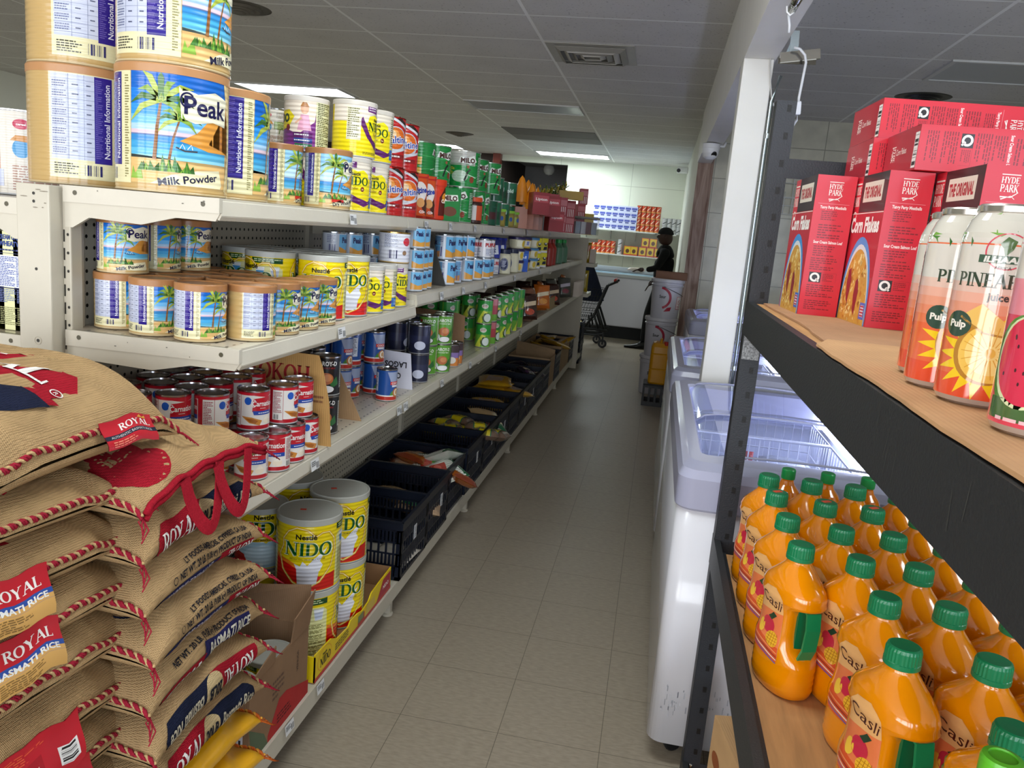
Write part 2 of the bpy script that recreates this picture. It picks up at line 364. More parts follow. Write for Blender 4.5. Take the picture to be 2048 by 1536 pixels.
# ------------------------------------------------------------------ printed artwork as flat shapes laid on surfaces
TXT = {}
def text2d(s, bold=0.0, res=3):
    k = (s, bold, res)
    if k not in TXT:
        cu = bpy.data.curves.new('t', 'FONT'); cu.body = s; cu.resolution_u = res; cu.offset = bold; cu.fill_mode = 'BOTH' if False else 'FRONT'
        ob = bpy.data.objects.new('t', cu); me = ob.to_mesh()
        vs = [(v.co.x, v.co.y) for v in me.vertices]; fs = [tuple(p.vertices) for p in me.polygons]
        ob.to_mesh_clear(); bpy.data.objects.remove(ob); bpy.data.curves.remove(cu)
        x0 = min(v[0] for v in vs); x1 = max(v[0] for v in vs)
        TXT[k] = ([((x-x0)/.73, y/.73) for x, y in vs], fs, (x1-x0)/.73)
    return TXT[k]
def ell(cx, cy, rx, ry, n=24, a0=0, a1=TAU): return [(cx+rx*math.cos(a0+(a1-a0)*k/n), cy+ry*math.sin(a0+(a1-a0)*k/n)) for k in range(n if abs(a1-a0) > 6.28 else n+1)]
# a small serif capital alphabet: width, strokes [(x, y, thickness)...], serifs (x, y)
T, t_ = .19, .075
def bowl(x0, y0, y1, w, n=10): # right-hand bowl from the top of a stem to its bottom
    cy = (y0+y1)/2; ry = (y1-y0)/2-.04
    return [(x0, y1-.04, t_)] + [(x0+w*.35+(w*.65)*math.cos(a)*1.0, cy+ry*math.sin(a), t_+(T-t_)*max(0, math.cos(a))) for a in [PI/2-PI*k/n for k in range(n+1)]] + [(x0, y0+.04, t_)]
def ringp(cx, cy, rx, ry, a0=0, a1=TAU, n=24, k=1.0): return [(cx+rx*math.cos(a0+(a1-a0)*i/n), cy+ry*math.sin(a0+(a1-a0)*i/n), t_+(T-t_)*k*abs(math.cos(a0+(a1-a0)*i/n))) for i in range(n+1)]
SER = {
 'A': (.86, [[(.1, 0, t_), (.42, 1, t_)], [(.42, 1, T), (.74, 0, T)], [(.2, .35, t_), (.6, .35, t_)]], [(.1, 0), (.76, 0)]),
 'B': (.74, [[(.17, 0, T), (.17, 1, T)], bowl(.17, .5, 1, .4), bowl(.17, 0, .54, .46)], [(.12, 0), (.12, 1)]),
 'C': (.8, [ringp(.42, .5, .32, .46, .75, TAU-.75)], []),
 'D': (.86, [[(.17, 0, T), (.17, 1, T)], bowl(.17, 0, 1, .55)], [(.12, 0), (.12, 1)]),
 'E': (.68, [[(.17, 0, T), (.17, 1, T)], [(.17, .96, t_), (.6, .96, t_)], [(.17, .5, t_), (.5, .5, t_)], [(.17, .04, t_), (.62, .04, t_)], [(.6, .8, .05), (.6, 1, .06)], [(.62, 0, .06), (.62, .2, .05)]], [(.12, 0), (.12, 1)]),
 'G': (.86, [ringp(.42, .5, .32, .46, .75, TAU-.6), [(.7, .05, T*.8), (.7, .42, T*.8)]], [(.68, .42)]),
 'H': (.92, [[(.17, 0, T), (.17, 1, T)], [(.73, 0, T), (.73, 1, T)], [(.17, .52, t_), (.73, .52, t_)]], [(.17, 0), (.17, 1), (.73, 0), (.73, 1)]),
 'I': (.4, [[(.2, 0, T), (.2, 1, T)]], [(.2, 0), (.2, 1)]),
 'K': (.84, [[(.17, 0, T), (.17, 1, T)], [(.22, .42, t_), (.68, 1, t_)], [(.34, .56, T), (.74, 0, T)]], [(.17, 0), (.17, 1), (.68, 1), (.74, 0)]),
 'L': (.68, [[(.17, 0, T), (.17, 1, T)], [(.17, .04, t_), (.62, .04, t_)], [(.62, 0, .06), (.62, .24, .05)]], [(.17, 0), (.17, 1)]),
 'M': (1.06, [[(.14, 0, t_), (.14, 1, t_)], [(.16, 1, T), (.5, .08, T)], [(.5, .08, t_), (.86, 1, t_)], [(.88, 0, T), (.88, 1, T)]], [(.14, 0), (.12, 1), (.88, 0), (.9, 1)]),
 'N': (.92, [[(.14, 0, t_), (.14, 1, t_)], [(.14, .97, T*1.1), (.74, .03, T*1.1)], [(.76, 0, t_), (.76, 1, t_)]], [(.14, 0), (.12, 1), (.76, 1)]),
 'O': (.9, [ringp(.45, .5, .35, .46)], []),
 'P': (.74, [[(.17, 0, T), (.17, 1, T)], bowl(.17, .44, 1, .46)], [(.17, 0), (.12, 1)]),
 'R': (.84, [[(.17, 0, T), (.17, 1, T)], bowl(.17, .46, 1, .44), [(.4, .5, T), (.76, 0, T)]], [(.17, 0), (.12, 1), (.78, 0)]),
 'S': (.66, [[(.54, .84, t_), (.4, .95, t_), (.24, .9, T*.7), (.2, .72, T), (.34, .56, T), (.46, .42, T), (.5, .24, T), (.38, .06, T*.7), (.22, .04, t_), (.1, .16, t_)]], []),
 'T': (.8, [[(.4, 0, T), (.4, 1, T)], [(.06, .96, t_), (.74, .96, t_)], [(.06, .78, .05), (.06, 1, .06)], [(.74, .78, .05), (.74, 1, .06)]], [(.4, 0)]),
 'Y': (.84, [[(.12, 1, T), (.42, .46, T)], [(.72, 1, t_), (.42, .46, t_)], [(.42, 0, T), (.42, .5, T)]], [(.12, 1), (.72, 1), (.42, 0)]),
 '-': (.4, [[(.06, .42, .1), (.34, .42, .1)]], []), ' ': (.4, [], [])}
def stroke(pts):
    vs = []
    for i, (x, y, w_) in enumerate(pts):
        a = pts[max(i-1, 0)]; b = pts[min(i+1, len(pts)-1)]; dx, dy = b[0]-a[0], b[1]-a[1]; d = math.hypot(dx, dy) or 1
        vs += [(x-dy/d*w_/2, y+dx/d*w_/2), (x+dy/d*w_/2, y-dx/d*w_/2)]
    return vs, [(2*i, 2*i+1, 2*i+3, 2*i+2) for i in range(len(pts)-1)]
def serif2d(s):
    vs, fs, x = [], [], 0
    for ch in s:
        w_, st, se = SER[ch]
        for p in st:
            v, f = stroke(p); n = len(vs); vs += [(x+a, b) for a, b in v]; fs += [tuple(n+i for i in q) for q in f]
        for a, b in se:
            n = len(vs); k = .055; y0 = b if b < .5 else b-k
            vs += [(x+a-.15, y0), (x+a+.15, y0), (x+a+.15, y0+k), (x+a-.15, y0+k)]; fs += [(n, n+1, n+2, n+3)]
        x += w_
    return vs, fs, x
class Art:
    def __init__(s, sc=1.0): s.items = []; s.k = sc
    def raw(s, vs, fs, col, L=1): s.items.append(([(x*s.k, y*s.k) for x, y in vs], fs, col, L)); return s
    def poly(s, pts, col, L=1): return s.raw(pts, [tuple(range(len(pts)))], col, L)
    def rect(s, x0, y0, x1, y1, col, L=1): return s.poly([(x0, y0), (x1, y0), (x1, y1), (x0, y1)], col, L)
    def ell(s, cx, cy, rx, ry, col, L=1, n=24): return s.poly(ell(cx, cy, rx, ry, n), col, L)
    def ring(s, cx, cy, rx, ry, w_, col, L=1, a0=0, a1=TAU, n=32):
        v, f = stroke([(cx+rx*math.cos(a0+(a1-a0)*i/n), cy+ry*math.sin(a0+(a1-a0)*i/n), w_) for i in range(n+1)]); return s.raw(v, f, col, L)
    def line(s, pts, w_, col, L=1):
        v, f = stroke([(p[0], p[1], p[2] if len(p) > 2 else w_) for p in pts]); return s.raw(v, f, col, L)
    def put(s, vs, fs, w_, x, y, h, col, L, align, width, rot, shear, flip=False, arc=0):
        sx = (width/w_ if width else h); ox = -w_*sx*(.5 if align == 'c' else 1 if align == 'r' else 0); c, n = math.cos(rot), math.sin(rot); out = []
        for a, b in vs:
            a, b = a*sx+ox+shear*b*h, b*h
            if arc: b += arc*(a/(w_*sx/2+1e-6))**2
            if flip: a, b = -a, h-b
            out.append((x+a*c-b*n, y+a*n+b*c))
        return s.raw(out, fs, col, L)
    def text(s, st, x, y, h, col, L=3, align='c', width=None, rot=0, shear=0, bold=.0, res=2, arc=0, flip=False):
        v, f, w_ = text2d(st, bold, res); return s.put(v, f, w_, x, y, h, col, L, align, width, rot, shear, flip, arc)
    def serif(s, st, x, y, h, col, L=3, align='c', width=None, rot=0, shear=0, arc=0, flip=False):
        v, f, w_ = serif2d(st); return s.put(v, f, w_, x, y, h, col, L, align, width, rot, shear, flip, arc)
    def fine(s, x0, y0, x1, y1, n, col, L=2, fill=.5, vert=False):
        "lines of print too small to read"
        vs, fs = [], []
        for i in range(n):
            y = y1-(y1-y0)*(i+.5)/n; hh = (y1-y0)/n*fill/2; x = x0; end = x0+(x1-x0)*(rnd.uniform(.75, 1) if i % 4 != 3 else rnd.uniform(.3, .7))
            while x < end:
                w_ = min(rnd.uniform(.06, .16)*(x1-x0)*1.2, end-x); k = len(vs)
                vs += [(x, y-hh), (x+w_, y-hh), (x+w_, y+hh), (x, y+hh)]; fs.append((k, k+1, k+2, k+3)); x += w_+(x1-x0)*.03
        return s.raw(vs, fs, col, L)
    def bars(s, x0, y0, x1, y1, col='101010', L=3, n=13, horiz=False):
        vs, fs = [], []; q = 0; tot = n*2
        r = random.Random(3)
        ed = sorted(r.random() for _ in range(n*2))
        for i in range(0, len(ed)-1, 2):
            k = len(vs)
            if horiz: a, b = y0+(y1-y0)*ed[i], y0+(y1-y0)*ed[i+1]; vs += [(x0, a), (x1, a), (x1, b), (x0, b)]
            else: a, b = x0+(x1-x0)*ed[i], x0+(x1-x0)*ed[i+1]; vs += [(a, y0), (b, y0), (b, y1), (a, y1)]
            fs.append((k, k+1, k+2, k+3))
        return s.raw(vs, fs, col, L)
def cylmap(rf, z0=0):
    "u = distance round a tin (front at -y), v = height"
    def fn(u, v, e):
        r = rf(v) if callable(rf) else rf; a = u/(rf(None) if callable(rf) else rf) - PI/2
        return ((r+e)*math.cos(a), (r+e)*math.sin(a), z0+v)
    return fn
def flatmap(o, ux, uy, n):
    o, ux, uy, n = Vector(o), Vector(ux), Vector(uy), Vector(n)
    return lambda u, v, e: o+ux*u+uy*v+n*e
# --- tins
def tin(name, r, h, base, art, label, cat='tin', n=40, lid=None, rim='b9bcc0', mat_=None, lidh=.0, parts=True, z0=.004):
    "metal tin: body wrapped with its print, seamed rims, recessed end or overlapping plastic lid"
    o = thing(name, (0, 0, 0), label, cat)
    b = MB(); hb = h-lidh
    b.lathe([(r-.002, 0, rim), (r+.0008, .0015), (r+.0008, .0035), (r, z0+.001, base), (r, hb-.005)], n, base)
    b.art(art, cylmap(r, 0), du=TAU*r/n)
    ROUND[b.build('body', mat_ or M_PRINT, o).data.name] = (r+.0018, h+.0006)
    l = MB()
    if lid:
        l.lathe([(r+.0012, hb-.006, lid), (r+.0016, h-.003), (r+.0002, h-.0005), (r-.004, h-.0005), (r-.006, h-.0025), (.0001, h-.0025)], n, lid); l.build('lid', M_PLAS, o)
    else:
        l.lathe([(r, h-.0055), (r+.001, h-.004), (r+.001, h-.0007), (r-.0004, h), (r-.0022, h), (r-.0028, h-.004), (r*.78, h-.0038), (r*.75, h-.003), (r*.5, h-.003), (.0001, h-.003)], n, rim); l.build('lid', M_TIN, o)
    return o
def palm(a, x, y, h, L=3, s=1):
    a.line([(x, y, h*.05), (x+.02*s, y+h*.4, h*.04), (x+.05*s, y+h*.75, h*.03)], .01, '8a5a2b', L)
    cx, cy = x+.05*s, y+h*.75
    for k in range(9):
        an = -.5+k*(PI+1.0)/8; ln = h*(.34+.06*((k*7) % 3)); 
        a.line([(cx, cy, h*.07), (cx+math.cos(an)*ln*.6, cy+math.sin(an)*ln*.6+h*.03, h*.075), (cx+math.cos(an)*ln, cy+math.sin(an)*ln-h*.07, .004)], .01, ('7fa03a', '3f6f2a', 'a8b84a')[k % 3], L+1)
def peak_art(k, soft=False):
    a = Art(k); a.rect(-1.36, .03, 1.36, .97, 'c3a36a', 0)
    # sky, sea, sand picture
    bands = [('0a62c0', .80, .93), ('147ad6', .68, .80), ('2f93e4', .60, .68), ('6bb6ee', .53, .60), ('a9cdec', .485, .53), ('d5bcc9', .455, .485)] if not soft else [('8cc4ea', .75, .93), ('9fd0ee', .6, .75), ('bfe0f2', .455, .6)]
    for c, y0, y1 in bands: a.rect(-.33, y0, .52, y1, c, 1)
    for c, y0, y1 in (('6a7fb0', .445, .455), ('2f86c8', .40, .445), ('3f9fd4', .34, .40), ('5bb4dc', .29, .34), ('8ccbe0', .265, .29)): a.rect(-.33, y0, .52, y1, c, 1)
    a.poly([(-.33, .07), (.52, .07), (.52, .25), (.2, .24), (0, .27), (-.33, .29)], 'e2b877', 1)
    a.poly([(.06, .42), (.2, .50), (.33, .64), (.45, .78), (.56, .80), (.56, .36), (.3, .36)], 'd9963f', 2); a.poly([(.3, .42), (.43, .62), (.56, .7), (.56, .36)], 'b8742c', 2)
    a.line([(.03, .37), (.1, .345), (.2, .35)], .012, '4a4a52', 3); a.line([(.06, .36), (.08, .40), (.1, .36)], .006, 'f0f0f0', 3); a.line([(.12, .36), (.15, .40), (.16, .36)], .006, 'f0f0f0', 3)
    a.line([(.52, .05, .05), (.6, .35, .05), (.58, .6, .05), (.5, .93, .04)], .03, 'dcc893', 3)
    palm(a, -.13, .26, .62); palm(a, -.02, .26, .44, L=2, s=1.6)
    for i in range(14):
        x = -.24+.03*i; a.poly([(x-.03, .17), (x+.03, .17), (x+rnd.uniform(-.03, .03), .23+rnd.uniform(0, .1)*(1-abs(i-7)/9))], ('3f7a2a', '2c5c22', '7aa63a')[i % 3], 4)
    a.poly([(-.33, .1), (-.22, .1), (-.24, .2), (-.29, .14), (-.31, .2)], '8fb84a', 3)
    # brand flag and banner
    a.poly([(.07, .60), (.18, .57), (.34, .60), (.50, .58), (.52, .80), (.36, .84), (.2, .80), (.05, .84)], 'e9e6cc', 4)
    a.text('Peak', .29, .64, .145, '14144a', 6, width=.40, bold=.02, res=4); a.ring(.115, .745, .05, .055, .014, '14144a', 6, a0=.6, a1=5.2)
    a.poly([(-.16, .07), (0, .15), (.2, .2), (.42, .22), (.46, .10), (.44, .07)], 'eee7c0', 4)
    a.text('Dry Whole Milk' if soft else 'Milk Powder', .15, .095, .062, '1c1c3c', 6, width=.5, rot=.16, bold=.02, res=3)
    if soft: a.rect(-.12, .12, .10, .22, 'c8281e', 4)
    # cream side strip and nutrition table with its purple bar
    for sgn in (0, 1):
        x = -.33 if not sgn else 1.24
        a.rect(x-.08, .06, x-.005, .93, 'e6e0b4', 1); a.fine(x-.07, .1, x-.02, .9, 40, '8a8450', 2)
        a.rect(x-.62, .06, x-.08, .93, 'e6e0b4', 1)
        a.rect(x-.60, .22, x-.26, .92, 'c3cadf', 2); a.rect(x-.26, .20, x-.115, .92, '2a1c86', 2)
        a.text('Nutritional Information', x-.135, .56, .048, 'e8e6f8', 4, rot=PI/2, width=.62, bold=.015); a.fine(x-.25, .24, x-.19, .9, 40, '6a5cb0', 3)
        for j in range(9): a.rect(x-.6, .25+j*.078, x-.26, .253+j*.078, '7c84a4', 3)
        for j in (.46, .34): a.rect(x-j, .22, x-j+.003, .92, '7c84a4', 3)
        for j in range(8): a.fine(x-.59, .262+j*.078, x-.47, .32+j*.078, 3, '6a7296', 3); a.fine(x-.43, .28+j*.078, x-.38, .30+j*.078, 1, '444a6a', 3); a.fine(x-.32, .28+j*.078, x-.28, .30+j*.078, 1, '444a6a', 3)
        a.fine(x-.58, .09, x-.38, .19, 5, '3a3a30', 2); a.bars(x-.34, .09, x-.2, .18, '2c2c66', 3)
    return a
def nido_art(k):
    a = Art(k); a.rect(-1.4, .03, 1.4, .96, 'f6dc08', 0)
    for c in (0, 1.38):
        a.poly([(c-.44, .03), (c+.44, .03), (c+.44, .25), (c+.2, .22), (c, .30), (c-.2, .38), (c-.44, .44)], 'd8140c', 1)
        a.poly([(c-.44, .44), (c-.2, .38), (c-.02, .30), (c-.02, .35), (c-.2, .43), (c-.44, .49)], 'f0801c', 2)
        h = [(c-.30, .62), (c-.36, .50), (c-.30, .30), (c-.14, .14), (c+.02, .07), (c+.2, .15), (c+.36, .34), (c+.42, .55), (c+.40, .72), (c+.32, .82), (c+.22, .82), (c+.14, .77), (c+.04, .86), (c-.1, .89), (c-.22, .83), (c-.30, .72), (c-.30, .62)]
        a.poly(h[:-1], 'f8e410', 2) if False else None
        a.line(h, .035, 'e0a418', 3); a.line(h, .014, 'fff2a0', 4)
        a.text('Nestlé', c+.02, .735, .07, '1c1c10', 6, width=.27, bold=.03)
        a.serif('NIDO', c+.05, .50, .20, 'f4f8d0', 5, width=.66, shear=.02); a.serif('NIDO', c+.05, .51, .18, '0a5a22', 6, width=.62, shear=.02)
        a.text('INSTANT FULL CREAM MILK POWDER', c+.04, .455, .024, '5a4a10', 6, width=.46, bold=.01)
        a.poly([(c-.08, .10), (c+.16, .12), (c+.20, .36), (c-.10, .36)], 'd9dbe8', 4)
        a.poly([(c-.1, .33), (c-.13, .40), (c-.05, .37), (c-.02, .44), (c+.04, .38), (c+.12, .47), (c+.30, .62), (c+.20, .44), (c+.24, .38), (c+.2, .30)], 'eef0fa', 5)
        a.text('2.5 kg', c-.26, .075, .04, '4a0a06', 5, width=.12)
    for x in (-.69, .69):
        a.poly([(x-.24, .05), (x+.24, .05), (x+.24, .72), (x+.18, .78), (x-.18, .78), (x-.24, .72)], 'e8e7a4', 1)
        a.fine(x-.2, .1, x+.2, .54, 24, '7d7a3c', 2)
        a.rect(x-.24, .82, x+.24, .90, '0f4a20', 2); a.fine(x-.2, .835, x+.2, .89, 2, 'd8e8b0', 3)
        for dx in (-.10, .12): a.poly([(x+dx-.07, .76), (x+dx-.05, .60), (x+dx+.05, .60), (x+dx+.07, .76)], 'eef4fa', 2); a.poly([(x+dx-.062, .71), (x+dx-.045, .615), (x+dx+.045, .615), (x+dx+.062, .71)], '4aa0d8' if dx < 0 else 'c8d4ea', 3)
    return a
def nido_w(k):
    a = Art(k); a.rect(-1.4, .03, 1.4, .96, 'f3d514', 0)
    for c in (0, 1.38):
        a.poly([(c-.46, .04), (c+.46, .04), (c+.46, .52), (c+.3, .44), (c+.18, .56), (c+.04, .44), (c-.12, .54), (c-.28, .60), (c-.34, .48), (c-.46, .5)], 'bcdbe6', 1)
        a.ell(c, .25, .3, .16, 'd6eaf0', 2); a.poly([(c-.46, .03), (c-.2, .03), (c-.3, .25), (c-.46, .3)], 'd2201a', 2); a.poly([(c+.4, .03), (c+.7, .03), (c+.7, .3), (c+.44, .3)], 'd2201a', 2)
        a.text('Nestle', c, .83, .08, '1c1c10', 6, width=.3, bold=.03)
        a.serif('NIDO', c, .56, .24, 'f4f8e8', 5, width=.86); a.serif('NIDO', c, .57, .22, '0b4a22', 6, width=.82)
        a.rect(c-.18, .47, c+.24, .53, 'e7b814', 4); a.text('DRY WHOLE MILK', c+.03, .483, .035, '2c2408', 6, width=.36, bold=.02)
        for j in range(4): a.ell(c-.3+.09*j, .1, .03, .03, 'e8f2f4', 3, 10)
    for x in (-.69, .69): a.rect(x-.2, .08, x+.2, .86, 'e9e8b0', 1); a.fine(x-.18, .12, x+.18, .8, 26, '6a6a3a', 2)
    return a
def nido1_art(k):
    a = Art(k); a.rect(-1.0, .02, 1.0, .62, 'f2dc10', 0); a.rect(-1.0, .62, 1.0, .97, 'e9dfcf', 0)
    W_ = 1.0
    for c in (-.03, .97):
        a.poly([(c-.36, .72), (c-.2, .42), (c+.05, .26), (c+.3, .2), (c+.4, .25), (c+.4, .17), (c+.2, .10), (c-.05, .18), (c-.26, .36), (c-.42, .62)], '5c1a66', 2)
        a.poly([(c-.26, .93), (c+.02, .93), (c+.02, .80), (c-.26, .82)], '6a2474', 2); a.fine(c-.24, .83, c, .91, 2, 'e8d8ec', 3)
        a.poly([(c-.26, .62), (c-.22, .74), (c-.08, .78), (c+.04, .74), (c+.16, .77), (c+.28, .70), (c+.3, .56), (c+.2, .38), (c+.04, .27), (c-.12, .34), (c-.24, .48)], 'f6e60c', 3)
        a.text('Nestlé', c, .665, .055, '202010', 5, width=.2, bold=.03); a.serif('NIDO', c+.02, .49, .15, '0b4a1c', 5, width=.52)
        a.text('Kinder', c-.02, .41, .05, 'b08a14', 5, width=.18, bold=.02); a.ell(c+.15, .42, .04, .045, '7a1420', 5, 14); a.text('1+', c+.15, .40, .035, 'fff0a0', 6, width=.04, bold=.03)
        a.fine(c-.34, .06, c+.0, .11, 2, '8a7a10', 2)
    a.rect(.33, .3, .6, .9, 'e8e3c8', 2); a.fine(.35, .34, .58, .86, 14, '70703a', 3); a.rect(.33, .08, .62, .28, '3a78c0', 2); a.fine(.42, .12, .6, .24, 3, 'd0e0f4', 3)
    a.rect(-.68, .3, -.42, .9, 'e8e3c8', 2); a.fine(-.66, .34, -.44, .86, 14, '70703a', 3)
    return a
def girl_art(k):
    a = Art(k); a.rect(-1.2, .02, 1.2, .97, '7d2f86', 0); a.poly([(-.7, .97), (.25, .97), (.2, .55), (-.1, .3), (-.5, .45), (-.7, .5)], 'efe3d2', 1)
    a.poly([(-.62, .35), (-.3, .42), (-.18, .62), (-.3, .74), (-.62, .72)], 'f4e018', 2); a.text('DO', -.42, .52, .15, '123f1a', 4, width=.26, bold=.05); a.ell(-.32, .42, .05, .06, '7a1420', 4, 12)
    a.poly([(-.12, .38), (.14, .38), (.08, .66), (-.06, .66)], 'e6a9c4', 3); a.ell(.01, .76, .075, .085, 'e9b99a', 4, 16); a.poly([(-.07, .80), (.09, .80), (.04, .88), (-.03, .88)], 'b07840', 5)
    a.line([(-.04, .6), (-.16, .5)], .035, 'e9b99a', 4); a.rect(.22, .05, .62, .94, 'dfe0b8', 2); a.fine(.25, .08, .6, .9, 26, '4a4a28', 3)
    for j, c in enumerate(('5c1a66', '24408c', '1f6a3a')): a.rect(-.2+.02*j, .26-.1*j, .16, .34-.1*j, c, 4); a.fine(-.17, .28-.1*j, .14, .32-.1*j, 1, 'e8e8e8', 5)
    a.rect(-1.2, .02, -.7, .97, 'f0dc20', 1); return a
def carn_art(k):
    a = Art(k); a.rect(-1.2, .04, 1.2, .96, 'bd1226', 0)
    for c in (-.02, 1.12):
        a.rect(c-.42, .14, c+.44, .88, 'ece8e2', 1); a.poly([(c-.42, .88), (c-.1, .88), (c+.2, .83), (c+.44, .88), (c+.44, .93), (c-.42, .93)], 'c81c30', 2)
        a.poly([(c-.14, .48), (c-.12, .80), (c+.42, .86), (c+.42, .44), (c+.1, .42)], 'c41a2c', 2); a.poly([(c-.13, .50), (c-.1, .40), (c+.42, .40), (c+.42, .50)], '2148a8', 3)
        a.ell(c-.24, .74, .085, .095, '1f5cc0', 3, 16); a.text('Carnation', c+.14, .62, .13, 'f8f4f0', 5, width=.56, bold=.02, res=3); a.ring(c-.11, .69, .05, .09, .018, 'f8f4f0', 5, a0=.8, a1=5.5)
        a.fine(c+.0, .425, c+.32, .47, 1, 'e0e6f4', 5); a.fine(c+.04, .55, c+.22, .58, 1, 'f0d8d0', 5)
        a.poly([(c-.4, .36), (c-.14, .34), (c+.1, .26), (c+.04, .14), (c-.2, .2)], 'd08a3c', 2); a.poly([(c-.3, .31), (c-.1, .30), (c, .25), (c-.06, .19), (c-.18, .22)], 'a85f20', 3)
        a.ell(c+.24, .25, .12, .09, 'f3e6cf', 3, 16); a.poly([(c+.14, .28), (c+.24, .40), (c+.34, .28)], 'f8efdf', 4); a.rect(c-.42, .08, c+.44, .14, 'b91024', 2)
    for c in (.55, -.58): a.rect(c-.13, .12, c+.13, .88, 'ece8e2', 1); a.fine(c-.11, .30, c+.11, .84, 14, 'a43a44', 2); a.bars(c-.1, .14, c+.02, .26, '202020', 3)
    return a
def coco_art(k, body='1f4f9a', foot='c02a1c', name='COCO'):
    a = Art(k); a.rect(-1.0, .04, 1.0, .96, body, 0); a.rect(-1.0, .04, 1.0, .15, foot, 1); a.rect(-1, .15, 1, .19, 'e6e6e6', 1)
    for c in (.12, 1.05):
        a.poly([(c-.18, .92), (c+.28, .92), (c+.28, .4), (c-.02, .5)], '9aa6c4', 1) ; a.rect(c-.08, .52, c+.26, .62, 'c8282a', 3); a.text(name, c+.09, .54, .06, 'f4f0ee', 5, width=.26, bold=.03); a.rect(c-.02, .45, c+.22, .51, 'e4e4ec', 3)
        a.ell(c+.14, .27, .13, .15, 'b9743a', 3); a.ell(c+.15, .28, .09, .11, 'f2e6d4', 4); a.ell(c+.16, .28, .05, .07, 'cfa06a', 5); a.poly([(c-.1, .19), (c+.0, .35), (c+.02, .19)], '4c8a34', 3)
    a.rect(-.62, .3, -.36, .88, 'd8dce6', 1); a.fine(-.6, .34, -.38, .85, 12, '404a6a', 2); return a
def aroy_art(k, body='17171b', brand='e8e6e2', sub='9a2a30'):
    a = Art(k); a.rect(-1.2, .03, 1.2, .97, body, 0)
    for c in (0, 1.15):
        a.ell(c-.23, .83, .05, .05, 'c03038', 2, 12); a.text('AROY-D', c+.06, .77, .11, brand, 4, width=.46, bold=.03); a.text('COCONUT MILK', c+.05, .69, .045, sub if body == '17171b' else 'e8f0d8', 4, width=.4, bold=.02)
        a.ell(c+.02, .44, .19, .15, 'b9683c', 2); a.ell(c+.06, .46, .11, .09, 'd08a58', 3); a.ell(c+.04, .17, .21, .105, '2a1410', 3); a.ell(c+.04, .175, .19, .09, 'efeff2', 4); a.ell(c-.22, .24, .1, .12, 'e4e6ee', 3)
        a.poly([(c+.12, .3), (c+.3, .5), (c+.36, .3), (c+.2, .22)], '2d6a34', 2)
    a.rect(.42, .2, .66, .85, 'c8c8c4' if body == '17171b' else 'dfe8b8', 1); a.fine(.44, .24, .64, .82, 12, '404040', 2); return a
def green_art(k):
    a = Art(k); a.rect(-1.2, .03, 1.2, .97, '6fae3a', 0)
    for c in (0, 1.15):
        a.rect(c-.4, .55, c+.4, .97, '2f9a3c', 1); a.poly([(c-.36, .03), (c-.1, .03), (c+.12, .5), (c-.05, .56)], 'd9e04a', 2); a.ell(c+.1, .26, .2, .2, '2a4a26', 2); a.ell(c+.14, .26, .15, .17, 'dfe9e4', 3)
        a.ell(c+.0, .74, .14, .1, 'e6e6d8', 3); a.text('YOUNG', c, .76, .05, '1c5a24', 5, width=.2, bold=.03); a.text('COCONUT', c, .70, .045, 'b82028', 5, width=.22, bold=.03)
    a.rect(.4, .1, .62, .9, 'e2e23a', 1); a.fine(.42, .14, .6, .86, 12, '404a20', 2); return a
def milo_art(k, pale=False):
    a = Art(k); a.rect(-1.2, .02, 1.2, .98, '0f8a3a', 0)
    for y in (.3, .62): a.rect(-1.2, y, 1.2, y+.02, '3fb45c', 1)
    if pale: a.rect(-.55, .6, .4, .98, 'b9b9b2', 1); a.ell(-.05, .30, .24, .16, 'b8d0b8', 2); a.fine(-.5, .34, -.2, .56, 7, 'dce04a', 3)
    for c in (.15, 1.3):
        a.poly([(c-.26, .68), (c-.2, .84), (c-.02, .80), (c+.2, .88), (c+.3, .72), (c+.1, .62), (c-.05, .66)], 'e9efe6', 2); a.text('MILO', c+.02, .675, .13, '4a1c14', 4, width=.42, bold=.05)
        a.line([(c-.3, .30), (c, .36), (c+.3, .28)], .02, 'd8ecd8', 2); a.ell(c+.16, .22, .07, .09, '8a3a20', 3, 14); a.line([(c-.06, .18), (c+.02, .42), (c+.1, .5)], .05, '1a2a22', 3); a.ell(c+.03, .56, .04, .045, '9a6040', 3, 12)
    for y in (.12, .4): a.rect(-.6, y, -.42, y+.2, 'd8a834', 2)
    a.rect(.5, .1, .74, .9, '0c6f30', 1); a.fine(.52, .14, .72, .86, 16, 'c8e0c8', 2); return a
def oval_art(k):
    a = Art(k); a.rect(-1, .02, 1, .98, 'c4161c', 0)
    for c in (0, .95):
        a.ell(c, .55, .30, .26, 'c9cdd6', 1); a.ell(c, .57, .26, .22, 'e06a1c', 2); a.ell(c-.05, .62, .15, .13, 'f4a24a', 3); a.ell(c-.06, .66, .08, .06, 'fbd9a8', 4)
        a.text('Ovaltine', c, .47, .15, 'f4f4fa', 5, width=.70, rot=.10, bold=.07); a.text('Ovaltine', c, .475, .14, '1c3ca0', 6, width=.66, rot=.10, bold=.02)
        a.line([(c-.36, .26), (c, .30), (c+.36, .40)], .05, 'd8dce4', 2); a.rect(c-.26, .17, c+.26, .25, '8a1016', 3); a.fine(c-.22, .18, c+.22, .24, 1, 'f0e8e8', 4); a.line([(c+.05, .98), (c+.38, .78)], .09, '2a1412', 2); a.line([(c-.1, .98), (c+.3, .8)], .05, 'd8dce4', 3)
    return a
